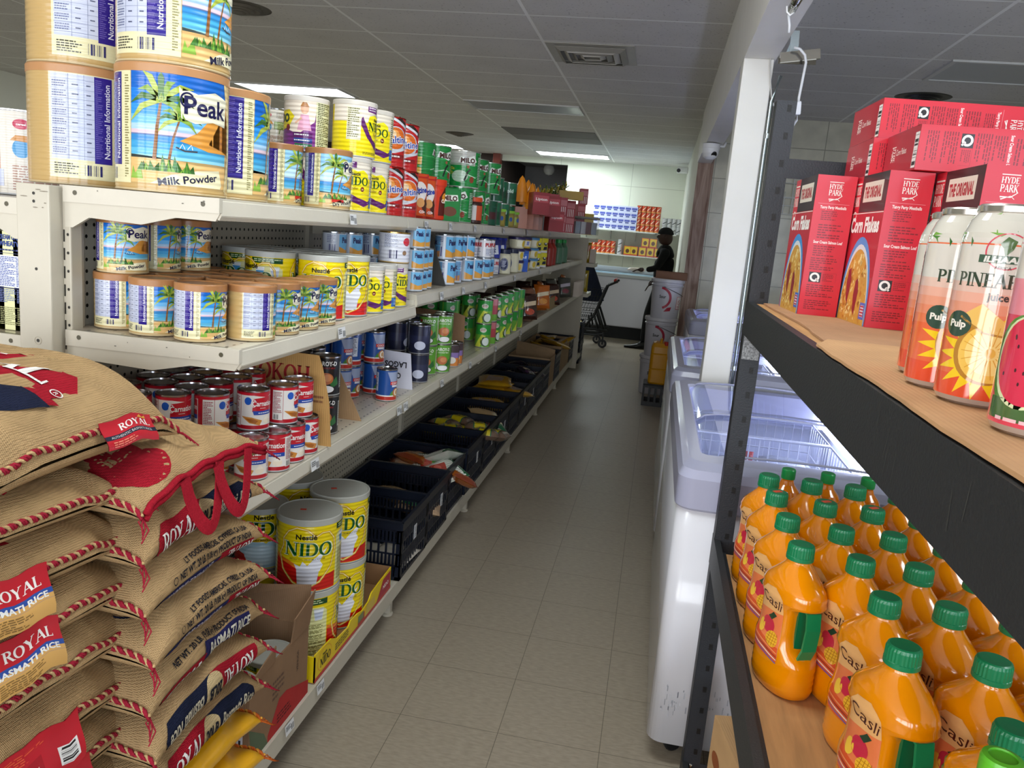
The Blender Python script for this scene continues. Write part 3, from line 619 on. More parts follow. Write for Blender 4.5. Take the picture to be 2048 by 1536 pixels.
def band_art(k, cols, word=None, wc='ffffff', extra=None):
    "simple wrap: colour bands from bottom to top, an optional word and small print"
    a = Art(k); y = .03; n = len(cols)
    for i, (c, hh) in enumerate(cols): a.rect(-1.3, y, 1.3, y+hh*.94, c, 0); y += hh*.94
    for c in (0, 1.1, -1.1):
        if word: a.text(word, c, .55, .16, wc, 4, width=.5, bold=.05)
        if extra: a.ell(c+.02, .3, .2, .15, extra, 2)
    a.fine(.45, .15, .68, .85, 9, '50505a', 2); return a
# ------------------------------------------------------------------ the long double-sided shelving run
def dots(axes, pu, pv, ru, rv, dark='15140f'):
    def ex(nt, out, tc, p):
        N = nt.nodes; L = nt.links; sp = N.new('ShaderNodeSeparateXYZ'); L.new(tc.outputs['Object'], sp.inputs[0]); q = []
        for ax, pitch, r in ((axes[0], pu, ru), (axes[1], pv, rv)):
            a = N.new('ShaderNodeMath'); a.operation = 'DIVIDE'; a.inputs[1].default_value = pitch; L.new(sp.outputs[ax], a.inputs[0])
            b = N.new('ShaderNodeMath'); b.operation = 'FRACT'; L.new(a.outputs[0], b.inputs[0])
            c = N.new('ShaderNodeMath'); c.operation = 'SUBTRACT'; c.inputs[1].default_value = .5; L.new(b.outputs[0], c.inputs[0])
            d = N.new('ShaderNodeMath'); d.operation = 'DIVIDE'; d.inputs[1].default_value = r/pitch; L.new(c.outputs[0], d.inputs[0])
            e = N.new('ShaderNodeMath'); e.operation = 'POWER'; e.inputs[1].default_value = 2
            g = N.new('ShaderNodeMath'); g.operation = 'ABSOLUTE'; L.new(d.outputs[0], g.inputs[0]); L.new(g.outputs[0], e.inputs[0]); q.append(e.outputs[0])
        s = N.new('ShaderNodeMath'); s.operation = 'ADD'; L.new(q[0], s.inputs[0]); L.new(q[1], s.inputs[1])
        l = N.new('ShaderNodeMath'); l.operation = 'LESS_THAN'; l.inputs[1].default_value = 1; L.new(s.outputs[0], l.inputs[0])
        mx = N.new('ShaderNodeMixRGB'); mx.inputs[2].default_value = lin(dark); L.new(l.outputs[0], mx.inputs[0]); L.new(out, mx.inputs[1]); return mx.outputs[0]
    return ex
M_PEG = mat('pegboard', .55, color='bdb6a4', extra=dots((1, 2), .0254, .0254, .0042, .0042))
M_DECK = mat('perforated_shelf', .3, color='c2b8a8', coat=.3, extra=dots((1, 0), .030, .040, .0055, .0028), noise=.1, nscale=8)
CR, CR2 = 'c6bfae', 'bab2a0'
Y0, BAY = 1.50, 1.22
SHZ = {1: 1.490, 2: 1.190, 3: .860}
gon = thing('shelving_unit', (0, 0, 0), 'long cream steel double-sided shop shelving run lining the aisle', 'shelving')
def prism(b, pts, y0, y1, col, m=0):
    n = len(pts); return b.add([(x, y0, z) for x, z in pts]+[(x, y1, z) for x, z in pts], [tuple(range(n)), tuple(range(2*n-1, n-1, -1))]+[(i, n+i, n+(i+1) % n, (i+1) % n) for i in range(n)], col, m)
def shelf(xf, z, y0, y1, sgn=1, xb=-1.235):
    b = MB(); b.box(min(xb, xf-.03*sgn), max(xb, xf-.03*sgn), y0+.003, y1-.003, z-.018, z, CR2, 1)
    X = lambda d: xf-d*sgn
    prism(b, [(X(.032), z), (X(.012), z+.0004), (X(.006), z), (X(.0), z-.036), (X(.004), z-.044), (X(.012), z-.040), (X(.03), z-.02)], y0+.002, y1-.002, CR)
    prism(b, [(X(.0055), z-.004), (X(.004), z-.006), (X(-.0005), z-.034), (X(.001), z-.036)], y0+.004, y1-.004, 'd0cabb')
    return b.build('shelf', [M_STEEL, M_DECK], gon)
def bracket(xf, z, y, sgn=1, xb=-1.22, deep=.085):
    X = lambda f: xb+(xf-xb)*f; b = MB()
    prism(b, [(X(0), z), (X(1), z), (X(1), z-.028), (X(.97), z-.046), (X(.72), z-.046), (X(.5), z-.066), (X(.16), z-.062), (X(.05), z-deep), (X(0), z-deep)], y-.004, y+.004, 'cbc5b5')
    prism(b, [(X(0), z), (X(1.0), z), (X(1.0), z-.030), (X(0), z-.034)], y-.009, y-.004, 'cec8b9')
    a = Art()
    for f in (.08, .90): a.ell((xf-xb)*f*sgn, -.014, .005, .005, '55503f', 1, 12)
    for q in range(4): a.ell((xf-xb)*sgn*rnd.uniform(.2, .95), rnd.uniform(-.03, 0), rnd.uniform(.001, .004), .0012, '6c665a', 1, 6)
    b.art(a, flatmap((xb, y-.0092, z), (sgn, 0, 0), (0, 0, 1), (0, -1, 0)))
    return b.build('shelf_bracket', M_STEEL, gon)
def ztag(y, xf, z, i=0, wd=.05):
    b = MB(); b.add([(xf+.0035, y, z-.007), (xf+.0035, y+wd, z-.007), (xf+.0075, y+wd, z-.036), (xf+.0075, y, z-.036)], [(0, 1, 2, 3)], 'e8e9ea')
    a = Art(); a.fine(.004, .012, wd-.02, .026, 3, '30343a', 1); a.bars(wd-.02, .004, wd-.004, .02, '202428', 1); b.art(a, flatmap((xf+.0078, y, z-.037), (0, 1, 0), (-.13, 0, 1), (1, 0, .13)))
    return b.build('price_label', M_CARD, gon)
TAGS = {1: [2.17, 2.9, 3.25, 3.7, 4.4, 5.2, 6.3], 2: [2.0, 3.0, 3.35, 3.8, 4.6, 5.6], 3: [1.86, 2.55, 2.62, 3.1, 3.6, 4.2, 5.0]}
for k in range(6):
    y0, y1 = Y0+BAY*k, Y0+BAY*(k+1)
    shelf(-.87, SHZ[1], y0, y1); z2 = SHZ[2] if k == 0 else 1.225
    shelf(-.82, z2, y0, y1); shelf(-.82, SHZ[3], y0, y1)
    for xf, z in ((-.87, SHZ[1]), (-.82, z2), (-.82, SHZ[3])):
        if k: bracket(xf-.01, z-.02, y0, deep=.065)
    # base deck with its kick rail and feet
    b = MB(); b.box(-1.235, -.85, y0+.003, y1-.003, .12, .14, CR2, 1); prism(b, [(-.86, .14), (-.838, .1405), (-.828, .14), (-.826, .085), (-.834, .078), (-.86, .12)], y0+.002, y1-.002, CR)
    b.build('base_deck', [M_STEEL, M_DECK], gon)
    b = MB(); b.box(-1.22, -.845, y0-.012, y0+.012, .06, .12, CR); b.box(-.872, -.845, y0-.012, y0+.012, .012, .12, CR); b.lathe([(.02, 0), (.022, .004), (.022, .010), (.008, .014), (.008, .03)], 16, CR, c=(-.86, y0, 0)); b.build('base_foot', M_STEEL, gon)
    b = MB(); b.box(-1.262, -1.24, y0+.02, y1-.02, .1, 1.46, 'ffffff'); b.build('back_panel', M_PEG, gon)
    b = MB(); b.box(-1.262, -1.225, y0-.02 if k else y0+.04, y0+.02 if k else y0+.06, .02, 1.485, CR); b.build('upright_rail', M_STEEL, gon)
for lv, ys in TAGS.items():
    for y in ys: ztag(y, {1: -.87, 2: -.82, 3: -.82}[lv], {1: 1.49, 2: 1.19 if y < 2.7 else 1.225, 3: .86}[lv])
ztag(1.78, -.826, .150); ztag(1.98, -.826, .15)
# near end: stout upright with punched slots, and the brackets that show
b = MB(); b.box(-1.305, -1.228, 1.465, 1.54, 0, 1.487, 'c9c3b3'); b.box(-1.228, -1.208, 1.50, 1.535, 0, 1.48, 'c0b9a8')
a = Art()
for x, z, r in ((.042, 1.468, .0032), (.042, 1.452, .0032), (.044, 1.315, .0032), (.044, 1.165, .0036)): a.ell(x, z, r, r, '221f1a', 1, 12)
for k in range(6): a.ell(rnd.uniform(.01, .07), rnd.uniform(1.44, 1.48), rnd.uniform(.002, .012), .0012, '8b8271', 1, 8)
a.ring(.044, 1.165, .008, .008, .001, 'b8b09c', 1); b.art(a, flatmap((-1.305, 1.4648, 0), (1, 0, 0), (0, 0, 1), (0, -1, 0)))
a = Art()
for k in range(34): a.rect(.003, .12+.038*k, .0065, .145+.038*k, '24211b', 1); a.ell(.0135, .132+.0381*k, .0028, .0032, '24211b', 1, 10)
b.art(a, flatmap((-1.228, 1.4998, 0), (1, 0, 0), (0, 0, 1), (0, -1, 0))); b.build('end_upright', M_STEEL, gon, bevel=.003)
for xf, z in ((-.87, 1.49), (-.82, 1.19), (-.82, .86)): bracket(xf, z, 1.503)
bracket(-.83, .14, 1.503, deep=.06)
# other side of the run
for z, w_ in ((1.455, .40), (1.165, .40), (.86, .40)):
    for k in range(2): shelf(-1.31-w_, z, Y0+BAY*k, Y0+BAY*(k+1), -1, -1.31)
    bracket(-1.31-w_, z, 1.503, -1, -1.322)
# end-cap shelves at the far end
for z, xr in ((1.46, -.72), (1.19, -.70), (.86, -.74)):
    b = MB(); b.box(-1.7, xr, 8.84, 9.24, z-.02, z, CR2); b.box(xr-.005, xr+.01, 8.83, 9.25, z-.04, z+.003, CR); b.box(-1.7, xr+.01, 8.825, 8.835, z-.04, z, CR); b.build('end_shelf', M_STEEL, gon)
b = MB(); b.box(-1.7, -.78, 8.84, 9.24, .10, .14, CR2); b.box(-1.7, -.78, 8.822, 8.835, 0.02, 1.46, CR2); b.build('end_panel', M_STEEL, gon)
# ------------------------------------------------------------------ tins on the left-hand shelving
ORD = ['first', 'second', 'third', 'fourth', 'fifth', 'sixth', 'seventh', 'eighth', 'ninth', 'tenth', 'eleventh', 'twelfth', 'thirteenth', 'fourteenth', 'fifteenth', 'sixteenth', 'seventeenth', 'eighteenth']
HP = .250; peakB = tin('milk_powder_tin', .111, HP, 'b8965c', peak_art(HP), '', n=72, lid='b8875a', lidh=.012, mat_=M_RIB, rim='c9b48a')
Z1, Z2, Z2b, Z3 = 1.4912, 1.1912, 1.2262, .8612
def tp(px, y, z=Z1): p = on(px, 400, 1, y); return (p.x, y, z)
def face(loc, off=0): return math.atan2(-loc[0], loc[1]) + off   # turn the front (-y) of a thing towards the viewer's side, plus off
A, B, C = tp(184, 1.715), tp(344, 1.618), tp(437, 1.845)
put(peakB, B, face(B, -.02), 'large gold-lidded milk powder tin, lower of the two at the shelf corner')
put(peakB, (B[0]+.004, B[1]+.002, B[2]+HP), face(B, .86), 'large milk powder tin cut by the frame, stacked above the corner tin')
put(peakB, A, face(A, 1.52), 'large milk powder tin showing its nutrition table, lower one above the upright')
put(peakB, (A[0]+.006, A[1], A[2]+HP), face(A, 1.58), 'large milk powder tin showing its nutrition table, upper one above the upright')
put(peakB, C, face(C, 1.45), 'large milk powder tin standing alone just behind the corner stack')
# infant cereal tins on the far side of the run
def cereal_art(k):
    a = Art(k); a.rect(-1.3, .02, 1.3, .98, 'dcd6ca', 0)
    for c in (-.12, .9):
        a.ell(c-.1, .83, .09, .06, 'c43a5a', 2, 18); a.text('cereal', c-.1, .815, .03, 'f4e4e6', 4, width=.1, bold=.03); a.ell(c-.1, .55, .1, .11, '4a9ad0', 2, 16); a.poly([(c-.22, .64), (c+.04, .62), (c-.02, .70), (c-.16, .70)], 'c98a3c', 3)
        a.rect(c+.06, .50, c+.34, .68, '7f9a4a', 2); a.fine(c+.08, .52, c+.32, .66, 4, 'd8e4b0', 3); a.line([(c+.2, .5), (c+.18, .40)], .02, '5c7a34', 2); a.fine(c-.2, .06, c+.4, .36, 10, 'b08a7a', 2); a.fine(c+.1, .76, c+.4, .9, 4, 'a89c8c', 2); a.rect(c-.4, .1, c-.3, .3, 'c0c8e0', 2)
    for x in (-.5, .4): a.rect(x-.1, .3, x+.04, .9, 'd9a48c', 1); a.fine(x-.09, .34, x+.03, .88, 14, 'b06a50', 2)
    return a
cer = tin('infant_cereal_tin', .10, .205, 'dcd6ca', cereal_art(.205), '', n=56, mat_=M_RIB)
for (px, py, y), l in (((60, 396, 1.86), 'lower pale infant cereal tin on the far side of the run'),):
    p = on(px, py, 1, y); q = (p.x, p.y, 1.4562); put(cer, q, face(q, .3), l)
    put(cer, (q[0]-.012, q[1], q[2]+.205), face(q, .15), 'upper pale infant cereal tin on the far side of the run')
q = tp(-105, 1.75, 1.4562); put(cer, q, face(q, -.6), 'pale infant cereal tin cut by the frame edge')
put(tin('infant_cereal_tin', .052, .125, 'dcd6ca', cereal_art(.125), '', n=32, mat_=M_RIB), tp(548, 2.42, Z1+.163), .5, 'white and pink infant cereal tin resting on the small milk powder tins')
# wheat cereal cartons on the lower far-side shelf
def carton(name, w_, d, h, col, arts, label, cat, mat_=None):
    "upright carton centred on its base; arts = {face: Art drawn from the lower left corner of that face}"
    o = thing(name, (0, 0, 0), label, cat); b = MB(); b.box(-w_/2, w_/2, -d/2, d/2, 0, h, col)
    for k, a in arts.items():
        m = {'f': ((-w_/2, -d/2, 0), (1, 0, 0), (0, 0, 1), (0, -1, 0)), 'r': ((w_/2, -d/2, 0), (0, 1, 0), (0, 0, 1), (1, 0, 0)), 'l': ((-w_/2, d/2, 0), (0, -1, 0), (0, 0, 1), (-1, 0, 0)), 't': ((-w_/2, -d/2, h), (1, 0, 0), (0, 1, 0), (0, 0, 1)), 'b': ((w_/2, d/2, 0), (-1, 0, 0), (0, 0, 1), (0, 1, 0))}[k]
        b.art(a, flatmap(*m), smooth=False)
    b.build('carton', mat_ or M_CARD, o); return o
a = Art(.215); a.text('CREAM OF', .135, .92, .05, '24408c', 4, width=.2, bold=.03); a.text('WHEAT', .135, .855, .05, '24408c', 4, width=.2, bold=.04); a.fine(.03, .80, .24, .83, 1, '203070', 2); a.rect(.02, .78, .25, .785, '202a60', 2); a.rect(.02, .44, .25, .76, 'dfe4f4', 1)
a.fine(.03, .45, .24, .75, 18, '3a4a9a', 2); a.rect(.02, .425, .25, .435, '202a60', 2); a.fine(.03, .28, .24, .42, 8, '6a78b0', 2); a.fine(.03, .05, .24, .24, 10, '9a9a6a', 2)
wh = carton('wheat_cereal_box', .058, .13, .215, 'e6e6b2', {'f': a}, '', 'box')
for px, l in ((49, 'yellow wheat cereal box beside the upright'), (15, 'yellow wheat cereal box, second out from the upright'), (-18, 'yellow wheat cereal box cut by the frame')):
    p = on(px, 600, 1, 1.53); put(wh, (p.x, 1.60, 1.1662), 0, l)
# --- upper shelf, going back along the aisle
HS = .157; peakS = tin('small_milk_powder_tin', .0635, HS, 'b8965c', peak_art(HS), '', n=48, lid='a8784c', lidh=.010, mat_=M_RIB, rim='c9b48a')
peakW = tin('whole_milk_tin', .0635, HS+.005, 'b8965c', peak_art(HS+.005, True), '', n=48, lid='a8784c', lidh=.010, mat_=M_RIB, rim='c9b48a')
q = tp(505, 2.02); put(peakS, q, face(q, -.45), 'small blue and gold milk powder tin half hidden by the tall corner group')
q = tp(580, 2.10); put(peakW, q, face(q, 1.1), 'pale dented whole milk tin between two milk powder tins on the upper shelf')
q = tp(666, 2.14); put(peakW, q, face(q, .5), 'pale whole milk tin with a red patch, in front of the purple and yellow tins')
HN = .157; n1 = tin('toddler_milk_tin', .060, HN, 'f2dc10', nido1_art(HN), '', n=40, mat_=M_RIB, lid='d5cfc4', lidh=.008)
gl = tin('toddler_milk_tin', .064, .155, '7d2f86', girl_art(.155), '', n=40, mat_=M_RIB, lid='d8d2ca', lidh=.008)
q = tp(622, 2.32); put(n1, q, face(q, .9), 'purple and yellow toddler milk tin showing its side, behind the pale tins')
q2 = tp(618, 2.30, Z1+HN); put(gl, q2, face(q2, -.1), 'purple milk tin with a picture of a small girl, on the second layer')
red = tin('red_milk_tin', .06, .155, 'b81c2c', band_art(.155, [('b81c2c', .5), ('e6d8d0', .2), ('b81c2c', .3)]), '', n=32, mat_=M_RIB)
q = tp(578, 2.62, Z1+HN); put(red, q, 0, 'red tin peeping out behind the girl-picture tin'); q = tp(575, 2.62); put(n1, q, face(q, 2), 'yellow milk tin under the red tin, behind the dented one')
lo = [(704, 2.34, .3, 'purple and yellow toddler milk tin beside the pale whole milk tin, lower layer'), (737, 2.52, .3, 'purple and yellow toddler milk tin next to the red malt drink tin, lower layer')]
for px, y, of, l in lo: q = tp(px, y); put(n1, q, face(q, of), l)
n2 = tin('toddler_milk_tin', .064, .160, 'f2dc10', nido1_art(.160), '', n=40, mat_=M_RIB, lid='d5cfc4', lidh=.008)
q = tp(709, 2.36, Z1+HN); put(n2, q, face(q, 1.35), 'toddler milk tin with its side text showing, upper layer'); q = tp(739, 2.53, Z1+HN); put(n2, q, face(q, .2), 'toddler milk tin with a big yellow heart, upper layer beside the malt drink')
ov = tin('malt_drink_tin', .052, .165, 'c4161c', oval_art(.165), '', n=36, mat_=M_RIB, rim='c8302c')
for px, y, z, of, l in ((776, 2.78, 0, .1, 'red malt drink tin on the lower layer beside the yellow tins'), (770, 2.74, .165, .35, 'red malt drink tin, upper layer and hard against the yellow tin'), (798, 2.93, .165, .1, 'red malt drink tin with white swirl, upper layer, outer one'), (806, 2.95, 0, .3, 'red malt drink tin on the lower layer, under the outer upper one')):
    q = tp(px, y, Z1+z); put(ov, q, face(q, of), l)
def pouch(name, w_, h, d, col, art, label, cat, m=None, seal=.012, nu=10, nv=12, flat=False):
    "filled film bag with crimped ends, standing on its end (or lying when flat) with art on the front"
    o = thing(name, (0, 0, 0), label, cat)
    def S(side):
        def P(u, v):
            f = (1-abs(2*u-1)**3.0)**.6*(max(0, 1-abs(2*v-1)**4.5))**.5; wv = 1-.05*math.sin(PI*v)
            x = (u-.5)*w_*wv; z = v*h; y = -side*(d/2*f+.0006+.0016*math.sin(23*u+9*v)*f)
            return (x, y, z) if not flat else (x, z-h/2, -y+d/2)
        return P
    b = MB()
    for sd in (1, -1): b.grid(S(sd), nu, nv, col)
    fr = S(1)
    def fn(u, v, e):
        p = Vector(fr(min(max(u/w_+.5, 0), 1), min(max(v/h, 0), 1))); return p+(Vector((0, -e*2, 0)) if not flat else Vector((0, 0, e*2)))
    if art: b.art(art, fn, du=w_/nu, dv=h/nv)
    b.build('film_bag', m or M_FOIL, o); return o
a = Art(); a.rect(-.06, .01, .06, .17, 'd9501c', 0); a.poly([(-.06, .12), (.0, .08), (.03, .03), (.06, .01), (.06, .05), (.02, .11), (-.06, .16)], '4a1c14', 1); a.ell(.01, .10, .035, .04, 'f0e8e4', 2); a.text('Ovaltine', .0, .095, .022, '1c3ca0', 4, width=.09, rot=.15, bold=.04); a.rect(-.06, .155, .06, .172, 'c8161c', 2); a.ell(.015, .06, .02, .018, 'e0a060', 3); a.text('420g', .025, .02, .012, 'f8e8e0', 3, width=.03, bold=.03)
po = pouch('malt_drink_pouch', .12, .172, .05, 'cf2b1a', a, '', 'pouch')
for px, y, l in ((828, 3.09, 'orange and red malt drink pouch, the one nearest the malt tins'), (845, 3.21, 'orange and red malt drink pouch right beside the orange jar')): q = tp(px, y); put(po, q, face(q, .55), l)
def jar(name, r, h, body, cap, art, label, cat, m=None, capm=None, caph=.02, n=28, neck=.8, mb=None):
    o = thing(name, (0, 0, 0), label, cat); b = MB(); hb = h-caph
    b.lathe([(r*.9, 0), (r, .004), (r, hb-.02), (r*.96, hb-.012), (r*neck, hb-.003), (r*neck, hb)], n, body)
    if art: b.art(art, cylmap(r, 0), du=TAU*r/n)
    ROUND[b.build('body', mb or M_PLAS, o).data.name] = (r+.001, h+.0006); c = MB(); c.lathe([(r*(neck+.06), hb-.001), (r*(neck+.08), hb+.002), (r*(neck+.08), h-.002), (r*(neck+.04), h)], n, cap)
    c.build('lid', capm or M_PLAS, o); return o
a = Art(.155); a.rect(-.32, .12, -.05, .82, 'e4dcd4', 1); a.fine(-.30, .15, -.07, .8, 16, '6a2a1a', 2); a.poly([(.1, .12), (.5, .12), (.5, .8), (.3, .86), (.12, .6)], '5a1a14', 1); a.ell(.32, .6, .12, .12, 'f0a030', 2); a.text('Cafe', .3, .46, .1, 'f8e8d8', 4, width=.24, bold=.04)
oj = jar('orange_drink_jar', .048, .165, 'd8381a', 'dc3a18', a, '', 'jar', neck=.97, caph=.025); q = tp(868, 3.33); put(oj, q, face(q, .1), 'bright orange plastic jar between the pouches and green tins')
ml = tin('chocolate_drink_tin', .0625, .160, '0f8a3a', milo_art(.16), '', n=32, mat_=M_RIB, rim='9fb0a0'); mlp = tin('chocolate_drink_tin', .076, .165, '0f8a3a', milo_art(.165, True), '', n=32, mat_=M_RIB, rim='c8c8c2')
G = 'green chocolate drink tins on the upper shelf'
for px, y, z, of, l in ((835, 3.42, 0, .4, 'green chocolate drink tin behind the malt pouches, lower layer'), (835, 3.42, .16, 1.2, 'green chocolate drink tin, upper layer next to the malt drink tins'), (868, 3.52, .16, .3, 'green chocolate drink tin, upper layer, one along from the malt drink'), (868, 3.55, 0, .6, 'green chocolate drink tin, lower layer, directly behind the orange jar'),
                        (893, 3.66, .16, 0, 'green chocolate drink tin with its name in full, upper layer'), (893, 3.72, 0, .9, 'green chocolate drink tin under the one showing its full name'),
                        (930, 3.72, 0, -.5, 'green chocolate drink tin in front of the pale stacked one, lower layer'), (962, 3.98, 0, -.1, 'green chocolate drink tin with a sports picture, lower layer'), (984, 4.15, 0, .2, 'green chocolate drink tin beside the brown coffee jar, lower layer'),
                        (968, 4.08, .16, .3, 'green chocolate drink tin, upper layer, hard behind the pale-topped one'), (984, 4.24, .16, .3, 'green chocolate drink tin, upper layer, last before the coffee tins')):
    q = tp(px, y, Z1+z); put(ml, q, face(q, of), l)
q = tp(937, 3.82, Z1+.16); put(mlp, q, face(q, -.1), 'big pale-topped green drink tin on the upper layer')
a = Art(); a.rect(.005, .02, .085, .125, '0c7a34', 0); a.poly([(.01, .08), (.08, .085), (.075, .11), (.012, .105)], 'e9efe6', 1); a.text('MILO', .045, .085, .02, '4a1c14', 3, width=.06, bold=.05); a.ell(.045, .04, .03, .02, '6a3a24', 1); a2 = Art(); a2.fine(.005, .02, .045, .12, 10, 'a0c8a8', 1)
mb_ = carton('chocolate_drink_box', .09, .05, .135, '0e7232', {'f': a, 'r': a2}, '', 'box'); q = tp(898, 3.36); put(mb_, q, .5, 'small green chocolate drink box beside the orange jar')
# coffee jars and tins
a = Art(.115); a.rect(-.35, .15, .15, .75, 'd6d0cc', 1); a.fine(-.33, .18, -.02, .72, 12, '5a4a44', 2); a.rect(.15, .15, .5, .75, 'c8502c', 1)
cj = jar('coffee_jar', .044, .125, '3a1c16', 'e05022', a, '', 'jar', neck=.86); q = tp(1004, 3.92); put(cj, q, face(q), 'brown coffee jar with an orange lid at the shelf front')
cg = jar('coffee_jar', .046, .125, '0c4a34', '0a4a30', band_art(.1, [('0c4a34', .3), ('4a1c20', .4), ('0c4a34', .3)]), '', 'jar', neck=.95, caph=.03); q = tp(1028, 4.18); put(cg, q, face(q), 'dark green coffee jar right behind the orange-lidded one')
dg = tin('green_coffee_tin', .05, .128, '0d5c3c', band_art(.128, [('0d5c3c', .25), ('0a4a30', .35), ('1a6a48', .4)], 'Gold', 'c8e0d0'), '', n=24, rim='c8d0cc')
for px, y, z, l in ((988, 4.38, .128, 'shiny green coffee tin, upper layer, closest to the drink tins'), (1008, 4.5, .128, 'shiny green coffee tin, upper layer, middle one'), (1030, 4.62, .128, 'shiny green coffee tin, upper layer, largest in view'), (1052, 4.72, .128, 'shiny green coffee tin, upper layer, beside the orange foil packs'), (1050, 4.60, 0, 'shiny green coffee tin, lower layer, next to the jars of stock')):
    q = tp(px, y, Z1+z); put(dg, q, face(q, rnd.uniform(-.4, .4)), l)
for px, y in ((1004, 4.5), (1018, 4.66), (1036, 4.78), (986, 4.4)): put(dg, tp(px, y), 0, 'green coffee tin of the hidden lower layer', 'coffee tins under the upper layer')
# tea cartons, stock jars and foil packs further on
def plainbox(name, w_, d, h, col, word, wc, stripe, cat='box', white=None):
    a = Art(); a.rect(w_*.06, h*.08, w_*.94, h*.92, col, 0)
    if white: a.rect(w_*.06, h*.55, w_*.94, h*.86, white, 1)
    if stripe:
        for k in range(4): a.rect(w_*(.14+.2*k), h*.06, w_*(.22+.2*k), h*.5, stripe, 1)
    if word: a.text(word, w_/2, h*.64, h*.12, wc, 3, width=w_*.7, bold=.04)
    a2 = Art(); a2.fine(d*.1, h*.1, d*.9, h*.9, 8, 'c0a0a0', 1); return carton(name, w_, d, h, col, {'f': a, 'r': a2}, '', cat)
tb = plainbox('tea_box', .10, .16, .13, '8a1a24', 'Lipton', 'f0dcd8', 0, white='b04048'); tb2 = plainbox('tea_box', .07, .13, .135, '9a2230', None, 'f', 'e0c8c8', white='c06a70')
for px, y, z, l in ((1078, 4.92, .09, 'maroon tea box stacked on the stock jars, nearer one'), (1102, 5.28, .09, 'maroon tea box stacked on the stock jars, farther one')): q = tp(px, y, Z1+z); put(tb, q, .35, l)
q = tp(1112, 5.38); put(tb, q, .35, 'maroon tea box standing behind the stock jars')
for i, (px, y) in enumerate(((1106, 5.75), (1124, 6.15), (1141, 6.6), (1162, 7.15))):
    w_ = ('the one nearest the jars', 'second of the striped row', 'third of the striped row', 'last of the striped row')[i]
    q = tp(px, y, Z1+.12); put(tb2, q, .3, 'red-striped tea box on the upper layer, '+w_); put(tb2, tp(px, y), .3, 'red-striped tea box of the lower layer, hidden by jars', 'tea boxes of the lower layer')
q = tp(1166, 7.2, Z1+.255); put(tb2, q, .2, 'single red tea box standing upright on top of the row')
gb = plainbox('shortbread_box', .19, .09, .065, 'b09040', None, 'f', 0); q = tp(1140, 6.4, Z1+.255); put(gb, q, .3, 'gold flat box lying across the striped tea boxes')
yb = plainbox('yellow_box', .09, .1, .20, 'b49a34', None, 'f', 0); q = tp(1180, 7.9); put(yb, q, .3, 'narrow yellow box standing at the far end of the upper shelf')
a = Art(.09); a.rect(-.5, .15, .5, .75, '9a8a3a', 1); a.rect(-.15, .2, .2, .7, 'a8c04a', 2); a.ell(.3, .5, .12, .14, '3a5a9a', 3)
sj = jar('stock_cube_jar', .045, .095, '8a7a34', '8ac43a', a, '', 'jar', neck=.95, caph=.014)
for px, y, l in ((1068, 4.55, 'yellowish stock jar with a lime lid beside the green coffee tin'), (1090, 4.72, 'yellowish stock jar with a lime lid, middle one'), (1106, 5.0, 'yellowish stock jar with a lime lid by the maroon boxes')): q = tp(px, y); put(sj, q, face(q), l)
gj = jar('spice_jar', .035, .11, '5a6a54', 'c8ccc8', band_art(.1, [('5c2a30', .4), ('cfd4cc', .4), ('4a5a4c', .2)]), '', 'jar', caph=.012)
for i, (px, y) in enumerate(((1122, 5.5), (1131, 5.7), (1140, 5.9))): q = tp(px, y); put(gj, q, 0, 'small spice jar with a pale lid, '+('closest to the maroon boxes', 'between two others', 'nearest the clear container')[i])
orb = mat('orange_foil', .35, bump=.4, bscale=40)
def cone(name, col, label, r=.05, h=.16):
    o = thing(name, (0, 0, 0), label, 'pouch'); b = MB()
    def P(u, v): a = TAU*u; k = (1-v)**.6*(1+.12*math.sin(7*a+9*v)); return (r*k*math.cos(a), r*.6*k*math.sin(a), h*v)
    b.grid(P, 16, 8, col); b.build('wrapper', orb, o); return o
co = cone('wrapped_sweet_pack', 'e08a1a', '')
for i, (px, y, z) in enumerate(((1041, 5.0, .16), (1054, 5.2, .15), (1066, 5.4, .14), (1074, 5.55, .13), (1062, 5.0, .12))):
    q = tp(px, y, Z1+z); put(co, q, i*.7, 'peaked orange foil pack on the upper shelf, '+('tallest and nearest', 'second of the row', 'third of the row', 'fourth of the row', 'lowest one in front')[i])
fcb = plainbox('carton', .1, .1, .13, 'a0522c', None, 'f', 0)
for i, (px, y) in enumerate(((1041, 5.02), (1054, 5.22), (1066, 5.42), (1074, 5.6))): put(fcb, tp(px, y), .2, 'small brown carton holding up the orange foil packs', 'cartons under the foil packs')
# garland of gold and green tinsel
o = tag(MB().build('tinsel_garland', M_FOIL), 'gold and green tinsel garland bunched on top of the far tea boxes', 'garland', kind='stuff'); b = MB()
for k in range(520):
    t = rnd.random(); px = 1070+62*t; p = on(px, 398+6*math.sin(5*t)-rnd.uniform(-6, 22)*(1 if t > .1 else .4), 1, 5.6+1.1*t); d = Vector((rnd.uniform(-1, 1), rnd.uniform(-1, 1), rnd.uniform(-.6, 1))).normalized()*.05
    n_ = Vector((d.y, -d.x, .3*d.z)).normalized()*.004; b.add([p-n_, p+n_, p+d+n_, p+d-n_], [(0, 1, 2, 3)], ('8a7a1c', '2f5c22', 'a8922a', '1f4a24', 'c8b84a')[k % 5])
o.data = b.mesh('tinsel_garland', M_FOIL)
q = tp(1168, 6.9); b = MB(); o = thing('clear_container', (q[0], q[1], Z1), 'clear plastic countertop container of small packets near the end of the upper shelf', 'container')
b.box(-.14, .14, -.12, .12, 0, .13, 'ffffff'); b.build('case', M_GLASS, o); MB().box(-.145, .145, -.125, .125, .13, .145, '6a6a60').build('lid', M_PLAS, o)
